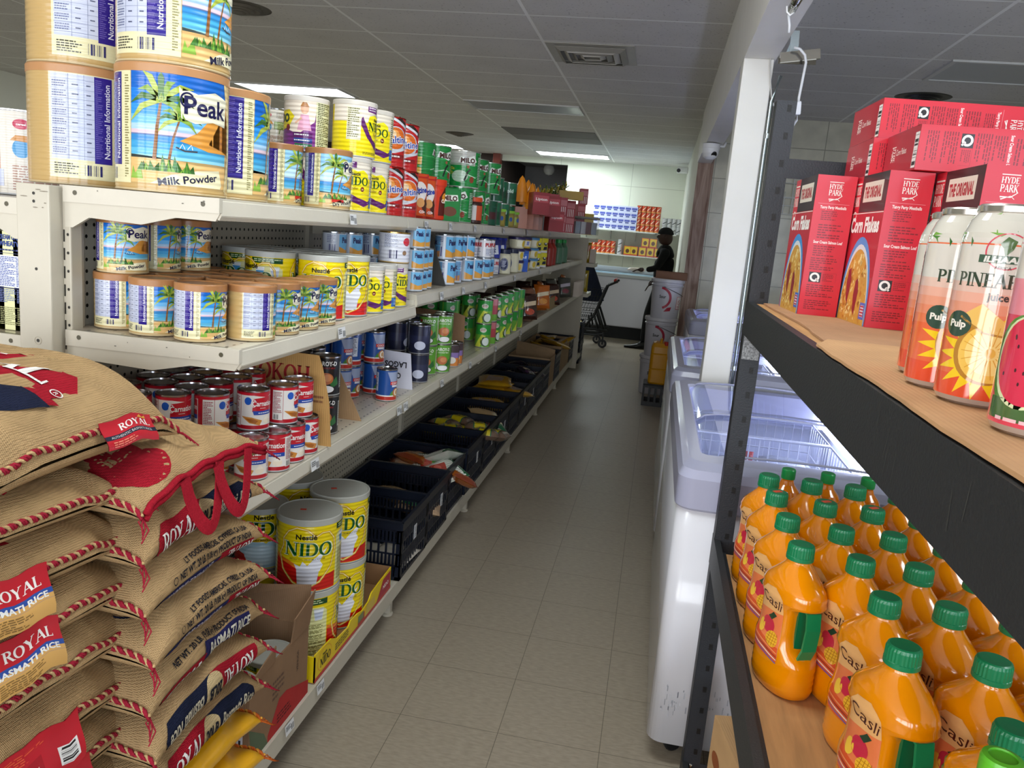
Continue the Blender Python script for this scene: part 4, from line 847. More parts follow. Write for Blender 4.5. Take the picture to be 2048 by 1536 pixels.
for i in range(6): tag(MB().box(-.02, .02, -.03, .03, 0, .1, ('d0d4dc', '5a1c24', '90a0b0')[i % 3]).build('small_packet', M_CARD, loc=(q[0]-.11+.044*i, q[1]-.04+.03*(i % 2), Z1+.003)), 'small packet inside the clear plastic container', 'packet', 'packets in the clear container')
settle([o for o in PLACED if o.location.z > 1.48], -1.46, -.872, 1.5, 8.8)
# --- second shelf, near bay
HM = .122; pk = tin('small_milk_powder_tin', .052, HM, 'b8965c', peak_art(HM), '', n=48, lid='a8764a', lidh=.010, mat_=M_RIB, rim='c9b48a')
def row2(lst, proto, r, z=Z2):
    for px, py, of, l in lst: q = stand(px, py, z, r); put(proto, q, face(q, of), l)
for x, y, z, of, l in ((-1.18, 1.60, 0, 1.0, 'milk powder tin beside the slotted upright, bottom layer'), (-1.072, 1.596, 0, .72, 'milk powder tin, second in from the upright, bottom layer'), (-.965, 1.592, 0, .78, 'milk powder tin, third in from the upright, bottom layer'), (-.88, 1.655, 0, 1.85, 'milk powder tin on the shelf corner with its nutrition table forward'),
      (-.885, 1.765, 0, .55, 'milk powder tin on the front edge, first after the corner tin'), (-.893, 1.872, 0, .45, 'milk powder tin on the front edge, second after the corner tin'), (-.882, 1.98, 0, .5, 'milk powder tin on the front edge, against the large yellow tins'),
      (-1.165, 1.602, HM, -.02, 'milk powder tin facing squarely out, top layer by the upright'), (-1.15, 1.71, HM, .8, 'milk powder tin, top layer, middle of three'), (-1.13, 1.82, HM, .22, 'milk powder tin, top layer, third of three')):
    q = (x, y, Z2+z); put(pk, q, face(q, of), l)
for i in range(3):
    for j in range(3 if i < 2 else 2): put(pk, (-1.17+.107*i, 1.712+.108*j, Z2), rnd.uniform(0, 6), 'gold-lidded milk powder tin behind the front row of the near bay', 'gold-lidded tins behind the front row')
nb = tin('large_milk_tin', .066, .176, 'f6dc08', nido_art(.176), '', n=48, lid='b9bcb6', lidh=.010, mat_=M_RIB)
for x, y, of, l in ((-.905, 2.10, -.12, 'large yellow instant milk tin just behind the small gold-lidded tins'), (-.90, 2.235, .08, 'large yellow instant milk tin next to the purple-swirled ones')):
    q = (x, y, Z2); put(nb, q, face(q, of), l)
for x, y in ((-1.04, 2.07), (-1.04, 2.205), (-1.04, 2.34), (-1.154, 2.14), (-1.154, 2.275)):
    q = (x, y, Z2); put(nb, q, face(q, 1.7), 'large yellow instant milk tin at the back, only its top showing', 'yellow tins at the back of the near bay')
n3 = tin('toddler_milk_tin', .050, .145, 'f2dc10', nido1_art(.145), '', n=36, mat_=M_RIB, lid='c9c6bf', lidh=.008)
for x, y, of, l in ((-.878, 2.36, .05, 'purple-swirled milk tin on the second shelf, beside the large yellow tins'), (-.875, 2.485, -.15, 'purple-swirled milk tin on the second shelf, middle of three'), (-.88, 2.615, .8, 'purple-swirled milk tin carrying the white tin')):
    q = (x, y, Z2); put(n3, q, face(q, of), l)
a = Art(.102); a.rect(-1.6, .03, 1, .97, 'd8dae4', 0); a.fine(-.35, .5, .15, .92, 12, '8088a8', 1); a.bars(-.2, .15, .1, .42, '30305c', 2); a.ell(.44, .7, .15, .13, 'c82838', 2); a.ell(.36, .34, .08, .08, '8a6a4a', 2); a.ring(-.6, .5, .1, .2, .02, 'a0a8c0', 1)
wt = tin('white_milk_tin', .052, .102, 'd8dae4', a, '', n=36, mat_=M_RIB, rim='c8a868'); q = (-.88, 2.615, Z2+.1455); put(wt, q, face(q, 0), 'white tin with a barcode, standing on the purple-swirled milk tin')
# small evaporated milk tins
def evap_art(k):
    a = Art(k); a.rect(-1.6, .04, 1.6, .96, 'c8d0de', 0)
    for c in (0, 1.5): a.rect(c-.05, .1, c+.62, .9, '6ab0dc', 1); a.text('Peak', c+.28, .58, .22, '20285c', 3, width=.4, bold=.05); a.poly([(c-.05, .1), (c+.62, .1), (c+.62, .34), (c+.3, .28), (c-.05, .42)], 'd89a3c', 2); a.bars(c-.5, .12, c-.2, .5, '3c3c80', 2); a.fine(c-.55, .55, c-.15, .88, 5, '7078a0', 2)
    return a
ev = tin('evaporated_milk_tin', .0375, .078, 'c8d0de', evap_art(.078), '', n=24, rim='aab0b8', mat_=M_PRINT)
def evs(px, y, z, of, l, g=None): p = on(px, 520, 1, y); q = (p.x, y, z); put(ev, q, face(q, of), l, g)
for i, (px, y) in enumerate(((669, 2.60), (690, 2.66), (707, 2.74), (722, 2.80), (738, 2.84))):
    evs(px, y-.15, Z2+.156, (.5, 0, .9, .2, .1)[i], 'tiny evaporated milk tin, top of the hidden stacks, '+('barcode side out', 'second of the back line', 'third of the back line', 'fourth of the back line', 'last before the white tin')[i])
for i in range(5):
    for k in range(2): evs(650+17*i, 2.50+.05*i, Z2+.078*k, .3*i, 'tiny evaporated milk tin stacked at the back of the near bay', 'evaporated milk tins at the back of the near bay')
n_ = 0
for i, (px, y) in enumerate(((828, 2.86), (838, 2.95), (847, 3.04))):
    for k in range((3, 3, 2)[i]): evs(px, y, Z2b+.078*k, .1*i-.1, "tiny evaporated milk tin before the black divider, %s column, %s layer" % (("outer", "middle", "inner")[i], ("bottom", "middle", "top")[k]))
settle([o for o in PLACED if 1.18 < o.location.z < 1.48 and o.location.y < 2.75 and o.location.x > -1.25], -1.222, -.823, 1.51, 2.74)
# black divider sheet at the bay joint
b = MB(); prism(b, [(-1.222, 0), (-1.222, .16), (-1.0, .205), (-.935, .205), (-.86, 0)], -.004, .004, '3a3936'); tag(b.build('shelf_divider', M_MATTE, loc=(0, 3.24, 1.2255)), 'dark grey sloping divider sheet standing on the second shelf', 'divider')
# --- second shelf, beyond the divider
def sp(px, py, z, r): return stand(px, py, z, r)
def seat(proto, px, py, z, r, of, l, g=None, lay=0, lh=0):
    q = stand(px, py, z, r); q = (q[0], q[1], z+lay*lh); return put(proto, q, face(q, of), l, g)
ev2 = tin('evaporated_milk_tin', .040, .105, 'c8d0de', evap_art(.105), '', n=24, rim='aab0b8')
k = 0
for px, py in ((905, 565), (922, 562), (938, 559), (954, 556)):
    seat(ev2, px, py, Z2b, .038, (1.6, .1, .2, .2)[k], 'blue-labelled evaporated milk tin on the bottom layer past the divider, '+('table side out', 'second one', 'third one', 'fourth one')[k]); k += 1
for i, (px, y) in enumerate(((880, 3.34), (893, 3.42), (905, 3.5), (916, 3.58), (925, 3.66), (893, 3.32))):
    p = on(px, 520, 1, y); q = (p.x, y, Z2b+(.105 if i < 5 else 0)); put(ev2, q, face(q, .3), 'blue-labelled evaporated milk tin, upper layer past the divider, '+('right against it', 'second from it', 'third from it', 'fourth from it', 'next to the red-lettered tins')[i] if i < 5 else 'blue-labelled evaporated milk tin at the very foot of the divider')
a = Art(.09); a.rect(-1.4, .05, 1.4, .95, 'e2e0e4', 0)
for c in (-.6, .2, 1.0): a.text('PURE', c, .6, .2, 'b82430', 3, width=.6, bold=.05); a.fine(c-.25, .12, c+.25, .5, 5, '7080a8', 1)
pu = tin('condensed_milk_tin', .0365, .09, 'e2e0e4', a, '', n=24, rim='aab0b8')
for i, (px, py) in enumerate(((969, 552), (983, 549))): seat(pu, px, py, Z2b, .0365, .1, 'white tin with red lettering at the shelf front, '+('beside the blue-labelled tins', 'beside the mayonnaise jars')[i])
for i, (px, y) in enumerate(((936, 3.78), (947, 3.86), (957, 3.95), (966, 4.04))):
    p = on(px, 520, 1, y); q = (p.x, y, Z2b+.105); put(pu, q, face(q, .2*i), 'white tin with red lettering, upper layer, '+('nearest', 'second', 'third', 'farthest')[i]); put(ev2, (p.x, y, Z2b), 0, 'evaporated milk tin carrying the red-lettered tins', 'tins under the red-lettered tins')
a = Art(); a.rect(-.07, .01, .07, .19, '1b2f9a', 0); a.poly([(-.05, .10), (.05, .11), (.04, .16), (-.04, .155)], 'e4e8f0', 1); a.poly([(-.06, .02), (.0, .02), (.0, .08), (-.06, .07)], 'c03a2c', 1); a.rect(.01, .02, .06, .07, '58a04a', 1); a.text('milk', 0, .12, .025, '18206a', 3, width=.06, bold=.05); a.rect(-.07, .16, .07, .19, '0e1c6c', 1)
bp = pouch('milk_powder_pouch', .14, .20, .05, '1b2a8c', a, '', 'pouch')
for i, (px, y, z) in enumerate(((965, 4.36, 0), (978, 4.48, 0), (990, 4.62, 0), (948, 4.34, 0), (962, 4.5, 0), (980, 4.66, 0))):
    p = on(px, 520, 1, y); q = (p.x, y, Z2b+z); put(bp, q, face(q, .3+.1*i), 'glossy blue milk powder pouch on the second shelf, '+('nearest', 'second', 'third', 'one at the back', 'one farther back', 'last by the mayonnaise')[i])
a = Art(.13); a.ell(-.0, .42, .2, .28, '1c2750', 1, 28); a.ring(0, .42, .17, .25, .012, 'd8dce8', 2); a.fine(-.12, .3, .12, .6, 6, 'c8cce0', 3)
mj = jar('mayonnaise_jar', .042, .14, 'd6d1b4', '16203e', a, '', 'jar', neck=.8, caph=.024)
for i, (px, py, of) in enumerate(((1005, 548, .1), (1022, 545, -.6))): seat(mj, px, py, Z2b, .042, of, 'cream mayonnaise jar with a navy lid, '+('oval label facing out', 'turned away beside the blue carton')[i])
bc = plainbox('blue_carton', .09, .06, .13, '1d4fae', 'Sal', 'd8e0f4', 0, white='2f66c4'); seat(bc, 1038, 543, Z2b, .04, .3, 'blue carton between the mayonnaise jars and the yellow tubs')
def tub(name, col, lidc, art): 
    o = thing(name, (0, 0, 0), '', 'tub'); b = MB(); b.lathe([(.044, 0), (.046, .003), (.052, .056)], 24, col)
    if art: b.art(art, cylmap(lambda v: (.046+.006*min(max(v/.056, 0), 1)) if v is not None else .05, 0), du=TAU*.05/24)
    ROUND[b.build('body', M_PLAS, o).data.name] = (.056, .0705); c = MB(); c.lathe([(.0535, .054), (.055, .055), (.055, .067), (.052, .070), (.0001, .069)], 24, lidc); c.build('lid', M_PLAS, o); return o
a = Art(); [a.rect(c-.03, .012, c+.03, .048, 'e9e2c8', 1) for c in (-.1, 0, .1)]; [a.rect(c-.01, .02, c+.008, .045, '8a90c0', 2) for c in (-.1, 0, .1)]
ty = tub('spread_tub', 'd9b63a', '262052', a); a = Art(); [a.rect(c-.03, .012, c+.03, .048, 'f0ecd0', 1) for c in (-.1, 0, .1)]; a.ell(.02, .03, .014, .02, 'd8b830', 2)
tw = tub('spread_tub', 'd8d2b4', '2a2254', a); tl = tub('spread_tub', 'e0dcb8', '4a88bc', a)
cols = [(1052, 5.0, tw, 'cream'), (1076, 5.35, ty, 'yellow'), (1094, 5.75, tl, 'pale blue-lidded')]
cols = [(1043, 4.95, tw, 'cream'), (1062, 5.20, ty, 'yellow'), (1079, 5.55, tl, 'blue-lidded')]
for px, y, pr, c in cols:
    p = on(px, 520, 1, y)
    for k in range(3): put(pr, (p.x, y, Z2b+.071*k), .4+.2*k, '%s spread tub, %s of its stack of three' % (c, ('bottom', 'middle', 'top')[k]))
a = Art(); 
for c in (-.12, -.04, .04, .12): a.ell(c, .066, .016, .014, '17203a', 1, 8); a.ell(c, .068, .009, .007, 'e8e8e0', 2, 8); a.poly([(c-.02, .02), (c+.02, .024), (c+.015, .045), (c-.015, .042)], '17203a', 1)
a.rect(-.16, .0, .16, .015, 'e8e8e8', 1)
cm = jar('cow_print_tin', .050, .105, 'd9cc30', 'e8dc28', a, '', 'tin', neck=.97, caph=.03)
for i, (px, y) in enumerate(((1086, 5.62), (1101, 5.95))): p = on(px, 520, 1, y); put(cm, (p.x, y, Z2b), face(p), 'yellow canister with black patches, lower layer, '+('nearer', 'farther')[i]); put(cm, (p.x, y, Z2b+.1056), face(p), 'yellow canister with black patches, upper layer, '+('nearer', 'farther')[i])
def bottle(name, r, h, col, cap, label, m=None, n=20, neck=.35, art=None, caph=.02):
    o = thing(name, (0, 0, 0), label, 'bottle'); b = MB(); b.lathe([(r*.9, 0), (r, .006), (r, h*.55), (r*.95, h*.66), (r*.6, h*.78), (r*neck, h*.86), (r*neck, h-caph)], n, col)
    if art: b.art(art, cylmap(r, 0), du=TAU*r/n)
    ROUND[b.build('body', m or M_PLAS, o).data.name] = (r+.001, h); c = MB(); c.lathe([(r*neck*1.15, h-caph-.001), (r*neck*1.2, h-.002), (r*neck, h)], n, cap); c.build('cap', M_PLAS, o); return o
rb = bottle('sauce_bottle', .035, .205, '9a2c22', '8c1c1a', ''); a = Art(.2); a.rect(-.5, .1, .5, .5, 'd8702c', 1); gbt = bottle('oil_bottle', .045, .205, '4f7a5c', '1f9a44', '', art=None, caph=.03, neck=.5)
for i, (px, y) in enumerate(((1112, 6.3), (1119, 6.7))): p = on(px, 520, 1, y); put(rb, (p.x, y, Z2b), 0, 'red sauce bottle beyond the black-patched canisters, '+('nearer', 'farther')[i])
for i, (px, y) in enumerate(((1128, 6.95), (1136, 7.3))): p = on(px, 520, 1, y); put(gbt, (p.x, y, Z2b), 0, 'green-capped clear bottle on the second shelf, '+('nearer', 'farther')[i])
for i, (px, y) in enumerate(((1098, 6.3), (1108, 6.5), (1115, 7.0))): p = on(px, 520, 1, y); put(bottle('sauce_bottle', .04, .205, '2a6a34', '145a24', '') if i == 0 else bpy.data.objects['sauce_bottle.001'], (p.x, y, Z2b), 0, 'dark green bottle standing at the back of the second shelf', 'dark green bottles at the back')
# long yellow noodle packs standing on the end cap
for i, (x, y) in enumerate(((-1.02, 8.98), (-.90, 9.02), (-.80, 9.06), (-.96, 9.12))):
    a = Art(); a.poly([(-.04, .1), (.04, .14), (.04, .2), (-.04, .18)], 'c0641c', 1); o = pouch('noodle_pack', .08, .222, .036, 'b8961e', a, 'tall yellow noodle pack standing on the end-cap shelf, '+('first', 'second', 'outermost', 'back one')[i], 'pouch'); o.location = (x, y, 1.19)
    o = pouch('noodle_pack', .08, .24, .036, 'a8901e', None, 'yellow noodle pack on the lower end-cap shelf, '+('first', 'second', 'outermost', 'back one')[i], 'pouch'); o.location = (x, y, .862)
for i in range(3): tag(MB().box(-.03, .03, -.02, .02, 0, .15, 'c8b8a8').build('cream_carton', M_CARD, loc=(-.735+.0*i, 8.92+.08*i, 1.192)), 'slim cream carton at the tip of the end-cap shelf, '+('nearest', 'middle', 'farthest')[i], 'carton')
settle([o for o in PLACED if 1.2 < o.location.z < 1.47 and o.location.y > 2.78], -1.222, -.823, 2.77, 8.8)
# --- third shelf: red evaporated milk tins, two high
HC = .098; ca = tin('evaporated_milk_tin', .0375, HC, 'bd1226', carn_art(HC), '', n=40, rim='b4b0b2')
fr = [(508, 960, -.05, 0), (546, 945, -.35, 0), (577, 928, .35, 0), (603, 911, .9, 0)]
for i, (px, py, of, z) in enumerate(fr): seat(ca, px, py, Z3, .0375, of, 'red and white evaporated milk tin on the shelf, bottom layer front row, '+('nearest', 'second', 'third', 'against the cardboard')[i])
fr = [((-.925, 1.735), .35, 'nearest and outermost'), ((-.90, 1.815), 1.2, 'second, showing its barcode side'), ((-.893, 1.893), .3, 'against the cardboard'), ((-1.0, 1.66), 1.3, 'behind the nearest, table side out'), ((-.99, 1.74), .6, 'inner row behind the nearest')]
for (x, y), of, l in fr: put(ca, (x, y, Z3+HC), face((x, y), of), 'red and white evaporated milk tin on the second layer, '+l)
put(ca, (-.995, 1.66, Z3), face((-.9, 1.6), 1.2), 'red and white evaporated milk tin under the second layer, table side out'); put(ca, (-.985, 1.74, Z3), 0, 'evaporated milk tin of the hidden inner layer', 'evaporated milk tins of the hidden layer')
for i in range(3):
    for j in range(5):
        if (i, j) in ((2, 0), (2, 1)): 
            pass
        x, y = -1.175+.076*i-.0*j, 1.58+.077*j+.02*(i % 2)
        if y < 1.60 and i > 1: continue
        put(ca, (x-.004, y, Z3+HC), face((x, y), rnd.uniform(.2, 1.3)), 'evaporated milk tin of which mainly the bare metal end shows', 'evaporated milk tins seen from above')
settle([o for o in PLACED if .85 < o.location.z < 1.1 and o.location.y < 2.0 and o.location.x > -1.25], -1.222, -.823, 1.51, 1.982)
# cardboard sheet printed with coconut milk lettering
def sheet(name, pts, y, th, art, label, col='c79a5c', cat='cardboard', loc=(0, 0, 0), rz=0, m=None):
    b = MB(); prism(b, pts, -th/2, th/2, col)
    if art: b.art(art, flatmap((0, -th/2, 0), (1, 0, 0), (0, 0, 1), (0, -1, 0)), smooth=False)
    o = b.build(name, m or M_BOARD, loc=(loc[0], loc[1], loc[2])); o.rotation_euler.z = rz; return tag(o, label, cat)
a = Art(); a.serif('CHAOKOH', .19, .168, .046, 'a02426', 2, width=.258); a.text('COCONUT MILK', .20, .118, .030, '1f4436', 2, width=.20, bold=.0)
for c in (-.02, .018): a.ring(c+.012, .145, .016, .020, .010, '0f5c40', 2, a0=.9, a1=5.4)
a.line([(-.02, .165, .004), (.0, .185, .010), (.035, .2, .004)], .01, '0f5c40', 2); a.fine(.33, .115, .36, .14, 2, '8a5a3c', 1)
sheet('cardboard_divider', [(-.02, 0), (.385, 0), (.375, .12), (.352, .215), (.34, .247), (-.02, .250)], 0, .004, a, 'orange-brown cardboard divider printed with a coconut milk brand', loc=(-1.20, 1.985, Z3-.001))
ad = tin('coconut_milk_tin', .040, .113, '17171b', aroy_art(.113), '', n=36, rim='9c9a98')
for k in range(2): put(ad, (-.895, 2.12, Z3+.113*k), face((-.9, 2.1), -.05), 'black coconut milk tin in front of the blue tins, %s one' % ('lower', 'upper')[k])
for i, (x, y) in enumerate(((-.985, 2.13), (-.985, 2.22))):
    for k in range(2): put(ad, (x, y, Z3+.113*k), .4, 'black coconut milk tin standing behind the front black pair', 'black tins behind the front pair')
sheet('cardboard_divider', [(0, 0), (.165, 0), (.105, .122), (.0, .13)], 0, .004, None, 'plain cardboard flap slanting down beside the black tins', 'a98460', loc=(-1.015, 2.215, Z3-.001)) if False else sheet('cardboard_divider', [(-.0, 0), (.215, 0), (.14, .145), (.0, .15)], 0, .004, None, 'plain brown cardboard flap slanting down beside the black tins', 'ab8862', loc=(-1.06, 2.29, Z3-.001))
HB = .112; bl = tin('coconut_cream_tin', .0355, HB, '1f4f9a', coco_art(HB), '', n=32, rim='a8a8a8')
seat(bl, 771, 803, Z3, .0355, .25, 'blue coconut tin standing alone at the shelf front')
for i, (px, py) in enumerate(((744, 788), (712, 780), (673, 772))):
    q = stand(px, py, Z3, .0355); lab = ('nearest the lone one', 'middle column', 'column beside the black tins')[i]
    for k in range(2): put(bl, (q[0], q[1], Z3+HB*k), face(q, .1*i), 'blue coconut tin stacked two high, %s, %s layer' % (lab, ('lower', 'upper')[k]))
for i in range(3):
    for j in range(2):
        for k in range(2): put(bl, (-1.17+.08*i, 2.42+.08*j+.05*i, Z3+HB*k), rnd.uniform(0, 6), 'blue coconut tin in the rows behind, mostly hidden', 'blue coconut tins behind the front stacks')
a = Art(); a.rect(.012, .012, .078, .118, '24355c', 0); bx = carton('dark_box', .09, .07, .125, '24355c', {'f': a}, '', 'box') if False else None
S3 = lambda y0, y1: settle([o for o in PLACED if .85 < o.location.z < 1.1 and y0 < o.location.y < y1 and o.location.x > -1.25], -1.222, -.823, y0, y1)
# white card with upside-down lettering
a = Art(); a.text('LAGOS', .10, .10, .022, '24242a', 2, width=.085, rot=PI, bold=.03); a.text('GOYA', .10, .058, .022, '24242a', 2, width=.07, rot=PI, bold=.03) if False else a.text('CO', .105, .058, .022, '24242a', 2, width=.035, rot=PI, bold=.03)
sheet('white_card', [(0, 0), (.17, 0), (.155, .135), (.008, .142)], 0, .003, a, 'white card with upside-down lettering standing between the tin rows', 'd9d9e6', loc=(-1.02, 2.83, Z3-.001), m=M_CARD)
# dark tins and green tins beyond the white card
nv = tin('coconut_milk_tin', .041, .113, '22233a', band_art(.113, [('20243c', .35), ('2b2f4c', .3), ('20243c', .35)], None, 'ffffff', 'c8cce0'), '', n=28, rim='8c8c90')
for i, (px, y) in enumerate(((793, 3.02), (815, 3.10), (838, 3.0), (775, 3.1))):
    p = on(px, 700, 1, y)
    for k in range(2): put(nv, (p.x, y, Z3+.113*k), face(p, (1.2, 1.2, .0, .5)[i]), 'dark navy tin behind the white card, %s column, %s layer' % (('table-side', 'striped-side', 'flower-side', 'innermost')[i], ('lower', 'upper')[k]))
for i, (x, y) in enumerate(((-1.12, 3.1), (-1.03, 3.13), (-1.1, 3.2), (-1.0, 3.24))):
    for k in range(2): put(nv, (x, y+.05, Z3+.113*k), i, 'dark navy tin in the back rows, only its rim showing', 'navy tins of the back rows')
ag = tin('coconut_milk_tin', .040, .122, '5fa032', aroy_art(.122, '5fa032', 'f0f4e8', 'f0f4e8'), '', n=32, rim='a8aca0')
for i, (px, py) in enumerate(((858, 749), (881, 747), (903, 738))):
    q = stand(px, py, Z3, .040); 
    for k in range(2): put(ag, (q[0], q[1], Z3+.122*k), face(q, (-.2, .15, .3)[i]), 'green coconut milk tin stacked two high, %s column, %s layer' % (('innermost', 'front', 'outer')[i], ('lower', 'upper')[k]))
cc = tin('coconut_cream_tin', .033, .10, '7c5aa0', band_art(.10, [('d8843c', .4), ('8c74b4', .25), ('48383c', .35)], None, 'fff', 'e8e0d8'), '', n=24, rim='a8a8a8')
for i, (px, py) in enumerate(((914, 738), (925, 732))): seat(cc, px, py, Z3, .033, 0, 'small orange and violet coconut tin, '+('touching the green stack', 'next to the cardboard')[i])
S3(2.835, 3.575)
sheet('cardboard_divider', [(0, 0), (.34, 0), (.335, .195), (.30, .205), (0, .215)], 0, .004, None, 'tall brown cardboard divider before the green tin rows', '9c7a5a', loc=(-1.215, 3.72, Z3-.001))
sheet('cardboard_divider', [(0, 0), (.27, 0), (.265, .20), (0, .21)], 0, .004, None, 'smaller brown cardboard divider beside the tall one', 'a07e5e', loc=(-1.2, 3.58, Z3-.001))
gr = tin('green_coconut_tin', .040, .125, '6fae3a', green_art(.125), '', n=28, rim='b0b4a8'); rd_ = tin('red_fruit_tin', .040, .125, 'b85a5a', band_art(.125, [('6fae3a', .3), ('b84a54', .4), ('c87880', .3)], None, 'fff', None), '', n=24, rim='b0b4a8')
pts = [(968, 696), (985, 690), (999, 686), (1012, 678), (1023, 671), (1034, 664), (1044, 657)]
for i, (px, py) in enumerate(pts):
    q = stand(px, py, Z3, .040); pr = gr if i != 1 else rd_; w_ = ('nearest', 'second', 'third', 'fourth', 'fifth', 'sixth', 'last')[i]
    for k in range(2): put(pr, (q[0], q[1], Z3+.125*k), face(q, .3*i), '%s tin in the row past the cardboard, %s of the row, %s layer' % ('green coconut' if pr == gr else 'pinkish red fruit', w_, ('lower', 'upper')[k]))
for i in range(3):
    for j in range(4):
        for k in range(2): put(gr, (-1.17+.085*i, 3.82+.085*j+.3*(j > 1), Z3+.125*k), rnd.uniform(0, 6), 'green coconut tin in the rows behind, mostly hidden', 'green coconut tins behind the front row')
S3(3.725, 5.4); S3(1.99, 2.285); S3(2.295, 2.825)
# open cartons with snack bags
def openbox(name, w_, d, h, col, label, flap=.0, th=.004, arts={}, flaps=None, cat='box'):
    "open-topped corrugated carton: walls of real thickness, optional raised flaps"
    o = thing(name, (0, 0, 0), label, cat); b = MB(); x, y = w_/2, d/2
    b.box(-x, x, -y, y, 0, th, col)
    for q in ((-x, x, -y, -y+th), (-x, x, y-th, y), (-x, -x+th, -y+th, y-th), (x-th, x, -y+th, y-th)): b.box(*q, th, h, col)
    for k, a in arts.items():
        m = {'f': ((-x, -y, 0), (1, 0, 0), (0, 0, 1), (0, -1, 0)), 'r': ((x, -y, 0), (0, 1, 0), (0, 0, 1), (1, 0, 0))}[k]; b.art(a, flatmap(*m), smooth=False)
    b.build('carton', M_BOARD, o)
    for pts in (flaps or []):
        f = MB(); n = len(pts)//2; v = [Vector(p) for p in pts]; nrm = (v[1]-v[0]).cross(v[2]-v[0]).normalized()*th*.8
        f.add(v+[p+nrm for p in v], [tuple(range(len(v))), tuple(range(2*len(v)-1, len(v)-1, -1))]+[(i, len(v)+i, len(v)+(i+1) % len(v), (i+1) % len(v)) for i in range(len(v))], col); f.build('flap', M_BOARD, o)
    return o
a = Art(); a.rect(.02, .04, .05, .10, 'e8e8e8', 1); a.bars(.023, .045, .047, .095, '303030', 2, horiz=True)
bxa = openbox('snack_carton', .30, .22, .15, '92705a', 'brown carton of snack bags with a white barcode, on the third shelf', arts={'r': a}); bxa.location = (-.985, 5.62, Z3)
bxb = openbox('snack_carton', .30, .55, .10, 'b09870', 'long pale carton of orange snack bags farther along the third shelf'); bxb.location = (-.985, 6.75, Z3)
snk = []
for nm, c1, c2, c3 in (('snack_bag', '3a1c16', 'c8401c', 'e8d0b0'), ('snack_bag', 'c0641c', 'e89a3c', 'f0e0c0'), ('snack_bag', '8a5a44', '6a2a20', 'e0c8b8'), ('snack_bag', '4a4a44', '8a3a4a', 'c8c0d0')):
    a = Art(); a.rect(-.06, .02, .06, .16, c1, 0); a.poly([(-.05, .08), (.05, .10), (.05, .13), (-.05, .11)], c3, 1); a.ell(.0, .05, .035, .022, c2, 1); snk.append(pouch(nm, .13, .18, .06, c1, a, '', 'bag', nu=8, nv=9))
P2 = [(1060, 5.45, 0), (1072, 5.6, 2), (1075, 5.85, 0), (1085, 6.05, 1), (1092, 6.2, 1), (1100, 6.5, 1), (1106, 6.8, 0), (1112, 7.0, 3), (1120, 7.2, 2), (1128, 7.4, 3), (1134, 7.7, 3), (1140, 8.0, 1)]
for i, (px, y, s_) in enumerate(P2):
    p = on(px, 600, 1, y); pr = snk[s_]; o = put(pr, (p.x-.03*(i % 3), y, Z3+.02+.03*(i % 2)), .5+.5*(i % 3), 'glossy %s snack bag on the third shelf, %s along' % (('dark brown', 'orange', 'tan', 'grey')[s_], ORD[i])); o.rotation_euler.x = -.25
for i in range(9): o = put(snk[0], (-1.15+.1*(i % 3), 5.3+.28*i, Z3+.005), .3, 'dark snack bag hanging back under the second shelf, %s along' % ORD[i]); o.rotation_euler.x = -.1
# long cream cartons ('biscuit') at the end of the third shelf and Goya-style white cartons on the deck below
for i in range(4): put(tb2 if False else bpy.data.objects['cream_carton'], (-.80, 8.2+.14*i, Z3), .1, 'small cream carton at the far end of the third shelf, %s along' % ORD[i])
a = Art(); a.fine(.05, .14, .28, .24, 5, '8a90a8', 1); a.rect(.27, .04, .34, .24, 'b8bcc8', 1); a.ell(.305, .1, .025, .03, '3a5a3c', 2)
a2 = Art(); a2.ell(.16, .10, .085, .06, '23202c', 1); a2.rect(.075, .06, .245, .09, 'd8b020', 1); a2.text('GOYA', .16, .11, .035, 'd8d4e0', 3, width=.11, bold=.05)
w1 = carton('white_carton', .38, .28, .27, 'c4c8d4', {'f': a}, 'white carton with small print, top one under the far shelf end', 'box', M_CARD); w1.location = (-1.02, 9.06, .41)
w2 = carton('white_carton', .38, .28, .27, 'c4c8d4', {'f': a2}, 'white carton with a dark oval emblem, under the plain one', 'box', M_CARD); w2.location = (-1.02, 9.06, .141)
# ------------------------------------------------------------------ jute rice sacks stacked in front of the shelving
def weave(nt, out, tc, p):
    N = nt.nodes; L = nt.links; hs = []
    for ax in ('X', 'Y', 'Z'):
        w_ = N.new('ShaderNodeTexWave'); w_.bands_direction = ax; w_.inputs['Scale'].default_value = 120; w_.inputs['Distortion'].default_value = 1.2; w_.inputs['Detail'].default_value = 1; L.new(tc.outputs['Object'], w_.inputs[0]); hs.append(w_.outputs[1])
    a = N.new('ShaderNodeMath'); a.operation = 'ADD'; L.new(hs[0], a.inputs[0]); L.new(hs[1], a.inputs[1])
    b = N.new('ShaderNodeMath'); b.operation = 'ADD'; L.new(a.outputs[0], b.inputs[0]); L.new(hs[2], b.inputs[1])
    bp = N.new('ShaderNodeBump'); bp.inputs['Strength'].default_value = .55; bp.inputs['Distance'].default_value = .0012; L.new(b.outputs[0], bp.inputs['Height']); L.new(bp.outputs[0], p.inputs['Normal'])
    mr = N.new('ShaderNodeMapRange'); mr.inputs[1].default_value = .4; mr.inputs[2].default_value = 2.4; mr.inputs[3].default_value = .72; mr.inputs[4].default_value = 1.18; L.new(b.outputs[0], mr.inputs[0])
    v = N.new('ShaderNodeVectorMath'); v.operation = 'SCALE'; L.new(out, v.inputs[0]); L.new(mr.outputs[0], v.inputs['Scale']); return v.outputs[0]
M_JUTE = mat('jute', .92, noise=.12, nscale=22, extra=weave, spec=.15)
M_YARN = mat('yarn', .9, noise=.2, nscale=300, bump=.8, bscale=500, spec=.1)
M_WOVEN = mat('woven_plastic', .3, coat=.4, bump=.5, bscale=45, noise=.06, nscale=25)
